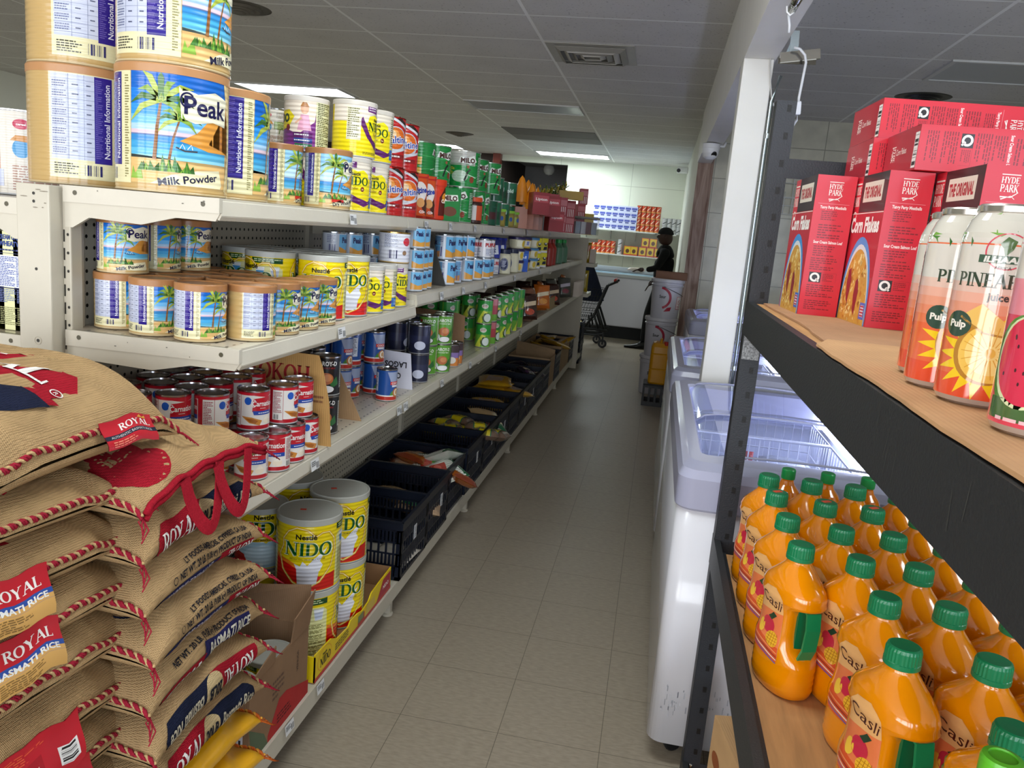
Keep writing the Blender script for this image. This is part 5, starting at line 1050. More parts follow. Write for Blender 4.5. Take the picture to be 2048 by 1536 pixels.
TAN, RED, NAVY = 'b3946a', 'a31a2a', '1d2238'
def sgn(x): return 1 if x >= 0 else -1
class Bag:
    "pillow shape: closed loop across x-z, sewn flat at both ends (y = +-L/2)"
    def __init__(s, W, L, T, seamz=.35, seed=0, sag=.0, ex=.55):
        s.W, s.L, s.T, s.sz, s.sag, s.ex = W, L, T, seamz, sag, ex; r = random.Random(seed)
        s.ph = [(r.uniform(0, 6), r.uniform(7, 15), r.uniform(6, 14), r.uniform(.0012, .0034)) for _ in range(5)]
    def P(s, th, v, e=0.0):
        g = max(0, 1-abs(v)**3.4)**.5; c, n = math.cos(th), math.sin(th); cr = abs(v)**6
        w_ = s.W/2*(1-.035*(1-abs(v)**2)+.02*cr); x = w_*sgn(c)*abs(c)**s.ex; ze = sgn(n)*abs(n)**.85
        z = s.T*.5+(s.T*s.sz-s.T*.5)*abs(v)**5 + ze*(s.T/2*g+.0015)
        u = x/(s.W/2); y = v*s.L/2*(1-.03*abs(u)**3*(1 if True else 0)+.03*abs(u)**8)
        d = sum(a*math.sin(p0+kx*u*1.3+ky*v*1.1) for p0, kx, ky, a in s.ph)*(.35+.65*g)
        if n > -.2: z += d*(1 if n > .2 else .5)
        x += d*.5*abs(c)
        z -= s.sag*(abs(u)**3)*(abs(v)**2)
        return Vector((x+c*e, y, z+(n if n > 0 else n)*e))
    def th(s, x): k = min(1, abs(x)/(s.W/2*.985)); c = k**(1/s.ex); return math.acos(c if x >= 0 else -c)
    def top(s, a, b, e): v = -a/(s.L/2); return s.P(s.th(b), max(-1, min(1, v)), e*1.6)       # reads towards -y
    def side(s, a, b, e): return s.P(b/(s.T*.62), max(-1, min(1, a/(s.L/2))), e*2)            # round the +x fold, reads towards +y
    def endf(s, a, b, e): return s.P(s.th(a), max(-1, -1+max(0, b)/(s.L/2)), e*2)             # above the -y seam, reads towards +x
    def mesh(s, b, col=TAN, nu=44, nv=36):
        vs = [s.P(TAU*i/nu, math.sin(PI/2*(2*j/nv-1))) for j in range(nv+1) for i in range(nu)]
        b.add(vs, [(j*nu+i, j*nu+(i+1) % nu, (j+1)*nu+(i+1) % nu, (j+1)*nu+i) for j in range(nv) for i in range(nu)], col, 0, True)
def sack(name, bag, prints, label, cat='rice sack', col=TAN, m=None, seams=(1, 1), yarn=('a3283a', 'c9a878'), tag_=None, rs=None, seamr=.0042):
    o = thing(name, (0, 0, 0), label, cat); b = MB(); bag.mesh(b, col)
    for a, fn, du, dv in prints: b.art(a, fn, du=du, dv=dv, eps=.0004)
    b.build('sack_cloth', m or M_JUTE, o)
    for k, e in ((0, -1), (1, 1)):
        if not seams[k]: continue
        s_ = MB(); n = 150; W2 = bag.W/2*.99
        for ph, c in ((0, yarn[0]), (PI, yarn[1]), (PI*.5, yarn[0])):
            pts = []
            for i in range(n+1):
                x = -W2+2*W2*i/n; p = bag.P(bag.th(x), e*.985); q = ph+TAU*i/n*bag.W/.018
                pts.append((p.x, p.y-e*(-.002)+math.cos(q)*seamr*.5, p.z+.001+math.sin(q)*seamr*.9))
            s_.tube(pts, seamr*.62, 5, c)
        for sx in (-1, 1):
            p = bag.P(bag.th(sx*W2), e*.985)
            for q in range(4): s_.tube([p, p+Vector((sx*.006*q, e*.012, -.004*q)), p+Vector((sx*.010+.003*q, e*(.014+.006*q), -.014-.004*q))], .0012, 4, yarn[0])
        s_.build('stitched_seam', M_YARN, o)
    return o
def hangtag(bag, x0, w_, h, art, parent, back='8c1220', drop=.9, at=-1, lift=.004):
    "a folded card sewn into the end seam, hanging over the front"
    b = MB()
    def fn(u, v, e):
        p = bag.P(bag.th(x0+u), at*.97); k = v/h; return Vector((p.x, p.y+at*(lift+.006+.022*k*math.sin(k*2.2)+e), p.z+.006-v*drop))
    b.grid(lambda s_, t: fn(s_*w_, t*h, 0), 8, 6, back); b.grid(lambda s_, t: fn(s_*w_, t*h, -.0006), 8, 6, back); b.art(art, lambda u, v, e: fn(u, h-v, e+.0002), du=w_/8, dv=h/6); b.build('label_tag', M_CARD, parent)
# prints ------------------------------------------------------------
def emblem():
    a = Art(); blob = [(-.20, .02), (-.15, .10), (-.06, .135), (.05, .15), (.10, .125), (.17, .125), (.205, .08), (.20, .03), (.215, .03), (.21, .01), (.17, .0), (-.16, -.0)]
    a.poly(blob, RED, 0); a.poly([(.05, .125), (.08, .142), (.12, .128), (.10, .118)], TAN, 1)
    a.serif('ROYAL', .02, .045, .062, 'efe9e4', 3, width=.31); a.ring(.195, .048, .008, .008, .0018, 'efe9e4', 3); a.text('R', .195, .044, .008, 'efe9e4', 3)
    a.poly([(-.24, -.075), (-.22, .02), (0, .022), (.215, .012), (.19, -.072), (0, -.065)], NAVY, 1); a.text('AUTHENTIC', -.05, -.008, .017, 'b09a78', 3, width=.13, bold=.0)
    a.text('Basmati Rice', .0, -.055, .040, 'd8c8a8', 3, width=.32, shear=.18, bold=.03, res=3)
    a.poly([(-.22, -.078), (.0, -.068), (.13, -.074), (.13, -.095), (.10, -.125), (.05, -.14), (-.1, -.15), (-.2, -.12)], RED, 0); a.text('that is aromatic and', .0, -.098, .013, 'd8c0b0', 3, width=.18); a.text('more delicate', .0, -.12, .013, 'd8c0b0', 3, width=.13); return a
def logo_side(kind, L):
    a = Art(); h = .034; x = L*.40
    if kind == 'rb' or kind == 'br':       # red ROYAL lobe, tan 20 LB roundel, navy Basmati Rice lobe
        s_ = 1 if kind == 'rb' else -1; q = lambda pts: [(s_*px, s_*py) for px, py in pts]; R = 0 if s_ > 0 else PI
        a.poly(q([(-x, -h*.9), (-x+.01, h*.5), (-x+.03, h), (-.0, h), (-.0, -h)]), RED, 1); a.poly(q([(0, h), (x-.03, h), (x-.006, h*.5), (x, -h*.3), (x-.02, -h), (0, -h)]), NAVY, 1)
        a.ell(0, 0, .028, h*.98, 'c8b084', 2); a.text('20LB', s_*-.0, s_*-.010, .021, '23242c', 4, width=.042, rot=R, bold=.04)
        a.serif('ROYAL', s_*-.087, s_*-.018, .037, 'f0ebe6', 3, width=.105, rot=R); a.text('Basmati Rice', s_*.092, s_*-.012, .026, 'cfc6ae', 3, width=.112, rot=R, shear=.15, bold=.02)
    elif kind == 'strip':                  # fine print above a navy strip with a red corner
        a.rect(-x, -h, .05, -h*.15, '2a2f5e', 1); a.rect(.05, -h, x, .0, RED, 1); a.serif('ROYAL', .115, -.004, .024, 'f0ebe6', 3, width=.085, rot=PI); a.text('LA THALICE BASMATI', -.05, -.008, .014, 'c8c4d8', 3, width=.15, rot=PI, bold=.02)
        a.text('NET WT. 20 LB. (9.08 kg) PRODUCT OF INDIA', .03, .004, .012, '23242c', 2, width=.24, bold=.03)
        a.text('LT FOODS AMERICAS, CYPRESS, CA USA', .04, .023, .011, '23242c', 2, width=.21, bold=.03); a.ring(-.105, .009, .006, .006, .0014, '23242c', 2)
    elif kind == 'bas':
        a.text('NET WT. 20 LB. (9.08 kg) PRODUCT OF INDIA', .02, .024, .012, '23242c', 2, width=.25, bold=.03); a.rect(-.02, -.02, x-.02, .019, '2a2a5a', 1); a.text('BASMATI RICE', .07, -.010, .022, 'e0dccc', 3, width=.14, bold=.03); a.rect(-x, -.045, -.015, .0, RED, 1); a.serif('ROYAL', -.085, -.04, .034, 'f0ebe6', 3, width=.12)
    return a
def batch(w_=.2, t='BATCH NO B190052443 BEST WHEN USED BY'):
    a = Art(); a.text(t, 0, 0, .012, '57493a', 1, width=w_, bold=.0); return a
def shift(a, dx, dy, rot=0):
    for i, (v, f, c, L) in enumerate(a.items): a.items[i] = ([(x*math.cos(rot)-y*math.sin(rot)+dx, x*math.sin(rot)+y*math.cos(rot)+dy) for x, y in v], f, c, L)
    return a
G1 = 'jute rice sacks in the nearer stack'; LS = []
def tagart(kind, w_, h):
    a = Art(); a.rect(0, 0, w_, h, 'c0202e', 0)
    if kind == 'royal': a.serif('ROYAL', w_*.62, h*.58, h*.22, 'f0ebe6', 2, width=w_*.6, rot=0); a.rect(0, h*.36, w_, h*.5, NAVY, 1); a.text('AUTHENTIC BASMATI RICE', w_*.5, h*.39, h*.08, 'd8d4d0', 2, width=w_*.8); a.poly([(w_*.7, h*.84), (w_*.75, h*.96), (w_*.8, h*.86), (w_*.86, h*.95), (w_*.88, h*.83)], 'e0a03a', 2); a.fine(w_*.1, h*.06, w_*.6, h*.3, 3, 'e88870', 2)
    if kind == 'blue': a.rect(0, 0, w_, h*.42, 'd8a860', 1); a.fine(w_*.1, h*.04, w_*.7, h*.3, 6, '8a6a3a', 2); a.rect(0, h*.33, w_, h*.52, '2d4f9e', 1); a.text('BASMATI RICE', w_*.5, h*.37, h*.11, 'eeeeea', 2, width=w_*.85, bold=.03); a.serif('ROYAL', w_*.55, h*.6, h*.2, 'f0ebe6', 2, width=w_*.66)
    if kind == 'nutr': a.rect(w_*.12, h*.08, w_*.62, h*.62, 'a81c28', 1); a.fine(w_*.15, h*.1, w_*.6, h*.6, 9, 'e8c8c4', 2); a.text('Nutrition Facts', w_*.37, h*.11, h*.06, 'f0e4e0', 3, width=w_*.44, bold=.03); a.rect(w_*.76, h*.2, w_*.95, h*.55, 'ecebe8', 1); a.bars(w_*.78, h*.22, w_*.93, h*.53, '181818', 2, horiz=True); a.fine(w_*.1, h*.68, w_*.7, h*.9, 5, 'e05a3a', 1)
    return a
# nearer stack: long axis across, sewn end towards the aisle
LV = [(1.070, 1.035, .14, 'top'), (1.004, .945, .066, 'b'), (.917, .945, .086, 'c'), (.830, .965, .086, 'd'), (.742, .98, .086, 'e'), (.654, .95, .086, 'f'), (.566, .965, .086, 'g'), (.478, .96, .086, 'h')]+[(.392-.0865*k, .955, .086, 'i') for k in range(5)]
LLAB = ['topmost jute rice sack of the nearer stack, with the big red and navy emblem', 'plain jute rice sack directly under the emblem sack, its corner curled', 'jute rice sack of the nearer stack with a red and blue card at its seam, the upper such card', 'jute rice sack with red and navy print and a second red and blue card', 'jute rice sack of the nearer stack marked with a batch number and best-by line', 'jute rice sack of the nearer stack with a large red nutrition card', 'jute rice sack with a smaller red barcode card, just under the nutrition card sack', 'lowest jute rice sack of the nearer stack that shows']
for i, (z, yc, T_, k) in enumerate(LV):
    bag = Bag(.39 if i else .46, .56, T_*(1 if i else 1.0), .22, seed=i, sag=.012 if i else .03, ex=.5)
    pr = []
    if i == 0: pr.append((shift(emblem(), .03, -.045), bag.top, .02, .02))
    elif i in (3, 4): a_ = batch(.26); pr.append((shift(a_, .02, .055), bag.endf, .012, .012))
    elif i in (6, 7): pr.append((shift(batch(.12, 'BATCH NO B190'), .12, .05), bag.endf, .012, .012))
    if 0 < i < 8 and i in (1, 2, 3): a_ = Art(); a_.poly([(-.2, .03), (-.02, .05), (.0, .10), (-.2, .10)], RED, 0); a_.poly([(-.06, .02), (.03, .04), (.01, .08), (-.06, .06)], NAVY, 1) if i == 3 else None; pr.append((a_, bag.endf, .015, .015))
    lab = LLAB[i] if i < 8 else 'jute rice sack low in the nearer stack, out of sight below'
    if i <= 8: o = sack('rice_sack', bag, pr, lab); last = o; kids(o) if False else None
    else: o = dup(last, label=lab)
    if i >= 8: o['group'] = 'sacks at the bottom of the nearer stack'
    o.location = (-1.085 if i else -1.09, yc, z); o.rotation_euler = (0, (.0 if i == 0 else (-.09, -.07, .03, .06, .02, -.02, -.04)[i % 7])*0 , PI/2)
    o.rotation_euler.x = .0; o.rotation_euler.y = .07 if 0 < i < 8 else (.0 if i else -.0)
    if i == 0: hangtag(bag, .02, .125, .055, tagart('royal', .125, .055), o, drop=.75)
    if i in (2, 3): hangtag(bag, -.14, .13, .085, tagart('blue', .13, .085), o, drop=.85)
    if i in (5, 6): hangtag(bag, -.17 if i == 5 else -.10, .21 if i == 5 else .15, .085 if i == 5 else .07, tagart('nutr', .21 if i == 5 else .15, .085 if i == 5 else .07), o, drop=.9)
# farther stack: long axis along the aisle, printed fold towards the aisle
RV = [(.966, 'top'), (.880, 'rb'), (.788, 'strip'), (.700, 'strip'), (.613, 'bas'), (.527, 'br'), (.440, 'rb')]
RLAB = ['topmost sack of the farther stack, a jute bag with red ribbon handle and zip', 'jute rice sack of the farther stack just under the ribbon-handled bag, navy and red side print',
        'jute rice sack, third from the top of the farther stack, upside-down red name above a navy strip', 'jute rice sack, fourth from the top of the farther stack, round seal print on its end',
        'jute rice sack, fifth from the top of the farther stack, navy block beside a red one', 'jute rice sack, second from the bottom of the farther stack, its side print upside down', 'lowest jute rice sack of the farther stack, resting on the yellow sacks']
for i, (z, k) in enumerate(RV):
    L_ = .40; bag = Bag(.41, L_, .088, .40, seed=20+i, sag=.014, ex=.42); pr = []
    if k != 'top': pr.append((shift(logo_side(k, L_), .0 if k != 'bas' else -.0, -.004), bag.side, .014, .008))
    if i == 3: a_ = Art(); a_.ring(.10, .07, .034, .03, .004, NAVY, 0); a_.ring(.10, .07, .026, .022, .0015, RED, 0); a_.ring(.10, .07, .015, .013, .0015, NAVY, 0); a_.text('#1', .10, .063, .014, NAVY, 0, bold=.03); a_.text('BASMATI IN THE USA', .10, .095, .006, NAVY, 1, width=.05); a_.rect(-.12, .03, .04, .08, '2a3f8e', 0); a_.text('NATURALLY AROMATIC', .0, .12, .014, '23242c', 1, width=.17, bold=.03) ; pr.append((a_, bag.endf, .012, .012))
    if i == 0: a_ = Art(); a_.poly(ell(.09, .05, .075, .065, 24), RED, 0); [a_.ell(.06+rnd.uniform(-.02, .03), .05+rnd.uniform(-.03, .03), .002, .0035, TAN, 1, 6) for _ in range(26)]; pr.append((a_, lambda u, v, e, b_=bag: b_.P(b_.th(u+.03), -1+(v+.03)/(b_.L/2), e*1.6), .012, .012))
    if i in (1, 2): pr.append((shift(batch(.10, 'BATCH NO B190'), .05, .03), bag.endf, .012, .012))
    o = sack('rice_sack', bag, pr, RLAB[i]); o.location = (-.958+(.0, .0, .004, .02, .012, .022, .018)[i], 1.279, z); o.rotation_euler.x = (.02, .0, -.01, -.02, 0, .01, 0)[i]
    if i == 0:   # ribbon-bound zip edge and handle straps on the aisle side
        b = MB()
        for dz, r_ in ((.004, .006), (-.006, .005)): b.tube([bag.P(.1, -.97+1.94*t/24)+Vector((.004, 0, dz+.003*math.sin(t*1.3))) for t in range(25)], r_, 6, 'a01c2c')
        b.build('ribbon_edge', M_YARN, o)
        for y0, y1, d0 in ((-.07, .0, .0), (.03, .085, .006)):
            b = MB(); pts = []
            for t in range(17):
                q = t/16; yy = (-.055+.11*q); zz = .052-.105*math.sin(PI*q)**.7; pts.append((bag.W/2+.006+.016*math.sin(PI*q)+d0, yy+(y0+y1)/2-.0, zz))
            vs = []
            for j, p in enumerate(pts):
                a0 = Vector(pts[max(j-1, 0)]); b0 = Vector(pts[min(j+1, 16)]); d = (b0-a0).normalized(); n = Vector((1, 0, 0)).cross(d).normalized()*.013; p = Vector(p); vs += [p-n, p+n, p+n+Vector((.0025, 0, 0)), p-n+Vector((.0025, 0, 0))]
            b.add(vs, [(4*j+a_, 4*j+(a_+1) % 4, 4*j+4+(a_+1) % 4, 4*j+4+a_) for j in range(16) for a_ in range(4)], 'a6202f', 0, False); b.build('handle_strap', M_YARN, o)
# loose red threads hanging from two sewn corners
# yellow woven sacks at the bottom
ybag = Bag(.41, .40, .087, .4, seed=50, sag=.01); a_ = Art(); a_.line([(-.2, -.028), (.2, -.028)], .003, '5a4410', 1)
ys = sack('yellow_sack', ybag, [(a_, ybag.side, .02, .01)], '', 'sack', 'e2a612', M_WOVEN, yarn=('c8642a', 'e0a040'))
YL = ['glossy yellow woven sack right under the lowest rice sack', 'glossy yellow woven sack low under the farther stack']
for i, z in enumerate((.352, .264, .176, .088, .0)): o = put(ys, (-.945+(0, .01, 0, .008, 0)[i], 1.275, z), 0, YL[0] if i == 0 else YL[1], None if i == 0 else 'yellow sacks below the first one')
# ------------------------------------------------------------------ base deck: cartons, large milk tins and the row of crates
ZD = .1412
a = Art(); a.poly([(.10, .0), (.34, .0), (.34, .04), (.20, .09), (.16, .09), (.10, .02)], 'b02a28', 1); a.poly([(.02, .0), (.1, .0), (.08, .04), (.0, .10)], '5c6a50', 1); a.fine(.12, .10, .20, .16, 4, '6a5040', 1); a.fine(.15, .02, .24, .05, 3, '5a1a18', 2); a.text('VENUSA', .27, .14, .012, '4a3830', 1, width=.06, rot=PI/2)
af = Art(); af.rect(.30, .03, .355, .135, 'e4e4ea', 1); af.bars(.305, .035, .35, .07, '20242c', 2); af.fine(.305, .08, .35, .125, 5, '404450', 2)
cb = openbox('cardboard_box', .37, .33, .215, '8f6f52', 'open brown cardboard box on the base deck beside the rice sacks, tins inside', arts={'r': a, 'f': af}, flaps=[
    [(.185, -.165, .215), (.185, -.04, .215), (.189, -.045, .262), (.187, -.165, .23)], [(.185, .05, .215), (.185, .163, .215), (.20, .160, .325), (.192, .055, .285)],
    [(.183, .163, .215), (-.183, .163, .215), (-.18, .185, .30), (-.06, .182, .31), (.03, .186, .30), (.18, .180, .325)], [(-.18, -.163, .215), (.16, -.163, .215), (.15, -.20, .236), (-.16, -.20, .24)]])
cb.location = (-1.022, 1.775, ZD)
HN2 = .228; nd = tin('large_milk_tin', .096, HN2, 'f6dc08', nido_art(HN2), '', n=72, lid='b9bab2', lidh=.014, mat_=M_RIB)
nw = tin('large_milk_tin', .080, .20, 'f3d514', nido_w(.20), '', n=56, lid='c4c5be', lidh=.012, mat_=M_RIB)
half = tin('milk_tin', .064, .155, 'f6dc08', nido_art(.155), '', n=36, lid='b9bab2', lidh=.010, mat_=M_RIB)
for x, y, l in ((-.912, 1.87, 'yellow milk tin inside the open brown box, nearest its front'), (-1.04, 1.80, 'yellow milk tin inside the open brown box, behind the front one'), (-.93, 1.70, 'yellow milk tin inside the open brown box, by the torn flap')): put(half, (x, y-.005, ZD+.0045), 1, l)
# display tray
b = MB(); tr = thing('display_tray', (-1.015, 2.325, ZD), 'yellow printed display tray holding the large milk tins', 'tray')
x, y, th = .18, .335, .004; b.box(-x, x, -y, y, 0, th, '94704e')
for q, c in (((-x, x, -y, -y+th), 'f0d010'), ((-x, x, y-th, y), '94704e'), ((-x, -x+th, -y+th, y-th), '94704e')): b.box(*q, th, .085, c)
pts = [(-y, .092), (-.22, .085), (-.17, .06), (-.08, .052), (-.06, .065), (.0, .06), (.04, .05), (.10, .055), (.13, .075), (.2, .08), (y, .085)]
vs = [(xx, yy, zz) for xx in (x-th, x) for yy, zz in pts]+[(xx, yy, th) for xx in (x-th, x) for yy, zz in pts]; n = len(pts); fs = []
for k in range(n-1): fs += [(n+k, n+k+1, 3*n+k+1, 3*n+k), (k+1, k, 2*n+k, 2*n+k+1), (k, k+1, n+k+1, n+k)]
fs += [(0, n, 3*n, 2*n), (n-1, 2*n-1, 4*n-1, 3*n-1)]; b.add(vs, fs, 'f0d010')
a = Art(); a.rect(0, .002, .67, .014, 'c02020', 1); a.ring(.07, .05, .05, .034, .003, 'e8a820', 1); a.serif('NIDO', .075, .032, .026, '1c1c10', 3, width=.075); a.text('Nestle', .07, .062, .009, '1c1c10', 3, width=.03, bold=.03); a.fine(.15, .025, .26, .05, 3, '4a4a20', 2)
a.rect(.34, .002, .40, .04, 'b82a20', 2); a.rect(.34, .02, .39, .045, '7a8a5a', 3); a.poly([(.40, .014), (.50, .014), (.50, .05), (.42, .052)], 'e0c050', 2); a.poly([(.52, .014), (.66, .014), (.66, .075), (.58, .072), (.54, .03)], 'b02038', 2); a.text('NIDO', .61, .035, .014, 'f0e0d8', 4, width=.06, bold=.04)
b.art(a, flatmap((x, -y, 0), (0, 1, 0), (0, 0, 1), (1, 0, 0)), smooth=False); b.build('tray', M_CARD, tr)
for (x, y, k, of, l) in ((-.945, 2.165, 0, 1.75, 'large yellow milk tin in the tray, nearest the aisle and lower'), (-.945, 2.165, 1, -.12, 'large yellow milk tin standing on the nearest one, red price sticker on its lid'), (-.94, 2.385, 0, .15, 'large yellow milk tin in the tray, second along, lower'), (-.94, 2.385, 1, .15, 'large yellow milk tin on top of the second along'),
                         (-1.13, 2.445, 0, 1, 'large yellow milk tin in the inner row of the tray'), (-1.13, 2.445, 1, .5, 'large yellow milk tin in the inner row, upper, half in the shadow of the shelf')):
    q = (x, y, ZD+.0045+HN2*k); put(nd, q, face(q, of), l)
put(nb, (-1.055, 2.040, ZD+.0045), 2, 'yellow milk tin with a pale lid, low between the box and the tray tins')
q = (-1.138, 2.245, ZD+.0045); put(nd, q, 1.5, 'large yellow milk tin at the inner near corner of the tray')
q = (-1.14, 2.24, ZD+.0045+HN2); put(nw, q, face(q, .1), 'milk tin with a white splash label, standing on the inner near tin')
for x, y in ((-.985, 2.14), (-.925, 2.40)):
    o = [p for p in PLACED if abs(p.location.x+.945) < .01 and abs(p.location.y-2.165) < .01 and p.location.z > .3] if y < 2.2 else [p for p in PLACED if abs(p.location.x+.94) < .01 and abs(p.location.y-2.385) < .01 and p.location.z > .3]
    MB().box(-.009, .009, -.006, .006, 0, .0006, 'e0442c').build('price_sticker', M_CARD, o[0], loc=(-.02, .0, HN2-.0024))
# ventilated crates
def crate(w_, d, h, label=''):
    "dark plastic crate with real slots: x = depth into the shelf, y = along the aisle"
    o = thing('plastic_crate', (0, 0, 0), label, 'crate'); b = MB(); x, y, t = w_/2, d/2, .0035; C = '141a28'
    b.box(-x+t, x-t, -y+t, y-t, 0, .004, C)
    def wall(P, ln):   # P(u, z, n) -> point, u along the wall
        nu = max(3, round(ln/.030)); zs = [.0, .012]; k = .012
        rows = 4; dz = (h-.05)/rows
        def bx(u0, u1, z0, z1, n0=0, n1=t):
            v = [P(u, z, n) for n in (n0, n1) for z in (z0, z1) for u in (u0, u1)]; b.add(v, [(0, 1, 3, 2), (4, 6, 7, 5), (0, 4, 5, 1), (2, 3, 7, 6), (0, 2, 6, 4), (1, 5, 7, 3)], C)
        bx(0, ln, h-.034, h, -.001, t+.003); bx(0, ln, 0, .014); bx(0, ln, h-.004, h, -.004, t+.006)
        for r in range(rows):
            z0 = .014+dz*r; bx(0, ln, z0+dz-.006, z0+dz, -.0015, t)
            m = nu*2 if r % 2 else nu
            for i in range(m+1): u = ln*i/m; bx(max(0, u-.004), min(ln, u+.004), z0, z0+dz-.006)
        for u in (0, ln-.02): bx(u, u+.02, 0, h, -.002, t)
    wall(lambda u, z, n: (x-t+n-t*0, -y+u, z), d); wall(lambda u, z, n: (-x+t-n, -y+u, z), d)
    wall(lambda u, z, n: (-x+u, -y+t-n, z), w_); wall(lambda u, z, n: (-x+u, y-t+n, z), w_)
    b.build('crate_body', M_PLAS, o)
    return o
M_CR = M_PLAS
cr = crate(.385, .345, .235); cr2 = crate(.385, .38, .245)
a = Art(); a.fine(.004, .006, .03, .05, 6, '80868e', 1)
lb = MB(); lb.box(-.0005, .0005, 0, .034, 0, .058, 'd6d6da'); lb.art(a, flatmap((.0006, 0, 0), (0, 1, 0), (0, 0, 1), (1, 0, 0))); LBM = lb.mesh('paper_tag', M_CARD)
CW = ['first crate past the yellow tray, almost empty', 'second crate, holding a bag of lentils', 'third crate, narrow one with striped snack bags', 'fourth crate, orange bags at its back', 'fifth crate, full of brown bread-like packs', 'sixth crate with a green packet at its side', 'seventh crate, nearly empty', 'eighth crate with flat yellow bags', 'ninth crate, nearly empty', 'tenth crate with folded dark packets', 'eleventh crate before the first cardboard box']
ys_ = [2.895, 3.245] ; CY = [(2.897, 0, -1.015), (3.247, 0, -1.018), (3.597, 0, -1.03)] + [(3.975+.384*i, 1, -1.022) for i in range(8)]
for i, (y, t2, x) in enumerate(CY):
    if i > 10: break
    o = put(cr2 if t2 else cr, (x, y, ZD+(.001 if i > 2 else .0)), 0, 'dark ventilated plastic '+CW[i].replace('first', 'first').split(' ', 1)[0]+' '+CW[i].split(' ', 1)[1])
    o['label'] = 'dark plastic crate: the '+CW[i]
    if i in (0, 1, 3, 4, 5, 7, 8): t = bpy.data.objects.new('paper_tag', LBM); COL.objects.link(t); t.parent = o; t.location = (.195, .03 if i else -.02, .11)
c0 = openbox('cardboard_box', .37, .36, .26, 'a08464', 'tall open cardboard box between the crates, first of its kind', flaps=[[(-.18, .178, .26), (.18, .178, .26), (.18, .2, .29), (-.18, .2, .34)]]); c0.location = (-1.02, 7.04, ZD)
o = put(cr2, (-1.022, 7.43, ZD), 0, 'dark plastic crate squeezed between the two cardboard boxes')
ab = Art(); ab.text('Country Fruit', .20, .20, .03, '3a2a20', 1, width=.2) ; ab.fine(.1, .14, .3, .18, 1, '5a4434', 1)
c1 = openbox('cardboard_box', .37, .80, .27, 'a08464', 'long cardboard box of yellow plantain chip bags', arts={'f': ab}); c1.location = (-1.02, 8.04, ZD)
o = put(cr2, (-1.022, 8.622, ZD), 0, 'dark plastic crate at the far end of the base deck')
o = put(cr2, (-.99, 9.5, .0), 0, 'dark plastic crate on the floor past the end cap, lower'); o = put(cr2, (-.99, 9.5, .246), 0, 'dark plastic crate past the end cap, upper one')
# goods in the crates
def bagof(name, w_, h, d, col, bands, m=None):
    a = Art(); 
    for (x0, y0, x1, y1, c) in bands: a.rect(w_*(x0-.5), h*y0, w_*(x1-.5), h*y1, c, 1)
    return a
def laid(name, w_, h, d, col, art, label, cat='bag', m=None):
    return pouch(name, w_, h, d, col, art, label, cat, m, flat=True)
a = Art(); [a.rect(-.075+.012*i, .02, -.069+.012*i, .20, 'e8e8e0', 1) for i in range(13)]; a.rect(-.08, .0, .08, .035, '17603a', 2); a.rect(-.08, .19, .08, .22, '17603a', 2); a.poly([(-.05, .06), (.0, .05), (.02, .12), (-.04, .15)], 'b83a2c', 3); a.ell(.035, .13, .026, .03, '4f8a2a', 3); a.ell(-.02, .09, .02, .018, 'd86a5a', 4)
st = laid('striped_snack_bag', .16, .22, .05, 'c8ccbe', a, '')
def lay(proto, x, y, z, rz, rx, ry, l, g=None): o = put(proto, (x, y, z), rz, l, g); o.rotation_euler = (rx, ry, rz); return o
lay(st, -.985, 3.60, .30, .5, .25, .1, 'white striped snack bag with green ends, centre of the third crate'); lay(st, -.90, 3.56, .295, -.5, .15, .35, 'white striped snack bag leaning at the aisle side of the third crate'); lay(st, -.94, 3.66, .33, 1.2, -.5, .3, 'green-edged snack bag standing tilted behind the striped ones')
a = Art(); a.poly([(-.05, .05), (.04, .06), (.04, .15), (-.05, .14)], 'd8b08a', 1); a.rect(-.08, .0, .08, .02, '8a3a1c', 1)
ob = laid('orange_snack_bag', .17, .21, .055, 'a8581c', a, ''); lay(ob, -1.09, 3.58, .28, .2, .1, 0, 'orange brown snack bag at the back of the third crate'); lay(ob, -1.05, 3.66, .31, -.3, -.2, .1, 'orange snack bag lying on the one behind, third crate'); lay(ob, -.86, 3.62, .27, .9, .1, .5, 'orange round-ended bag by the rim of the third crate')
a = Art(); a.rect(-.10, .0, .10, .06, '17603a', 1); a.rect(-.1, .06, .1, .10, 'c8a878', 1); a.poly([(-.06, .02), (.03, .02), (.03, .05), (-.06, .05)], 'b02a2c', 2)
gb2 = laid('green_grain_bag', .20, .24, .06, 'b89a70', a, ''); lay(gb2, -1.0, 3.26, .245, 1.3, .1, .25, 'grain bag with a green and red end in the second crate')
M_CLEAR = mat('clear_film', .12, trans=.75, coat=.5, bump=.6, bscale=30, ior=1.2)
lt = laid('lentil_bag', .20, .19, .055, 'a88a6c', None, '', m=mat('lentils', .5, noise=.45, nscale=260, coat=.5, bump=.5, bscale=220)); lay(lt, -.915, 3.25, .235, .2, .05, .1, 'clear bag of pinkish lentils in the second crate')
wb = laid('white_grain_bag', .2, .16, .05, 'b8b0a4', None, ''); lay(wb, -1.03, 2.86, ZD+.006, .1, 0, 0, 'white bag lying at the bottom of the first crate'); lay(wb, -.90, 2.88, ZD+.006, 1.5, 0, 0, 'white bag seen through the slots of the first crate')
a = Art(); a.rect(-.032, .0, .032, .14, 'c8b414', 1); a.rect(-.038, 0, -.032, .14, '1c6a4a', 1); a.rect(.032, 0, .038, .14, '1c6a4a', 1); a.fine(-.02, .03, .02, .11, 4, '6a5a10', 2)
bp2 = laid('brown_bread_pack', .17, .12, .06, '6c5546', a, ''); k = 0
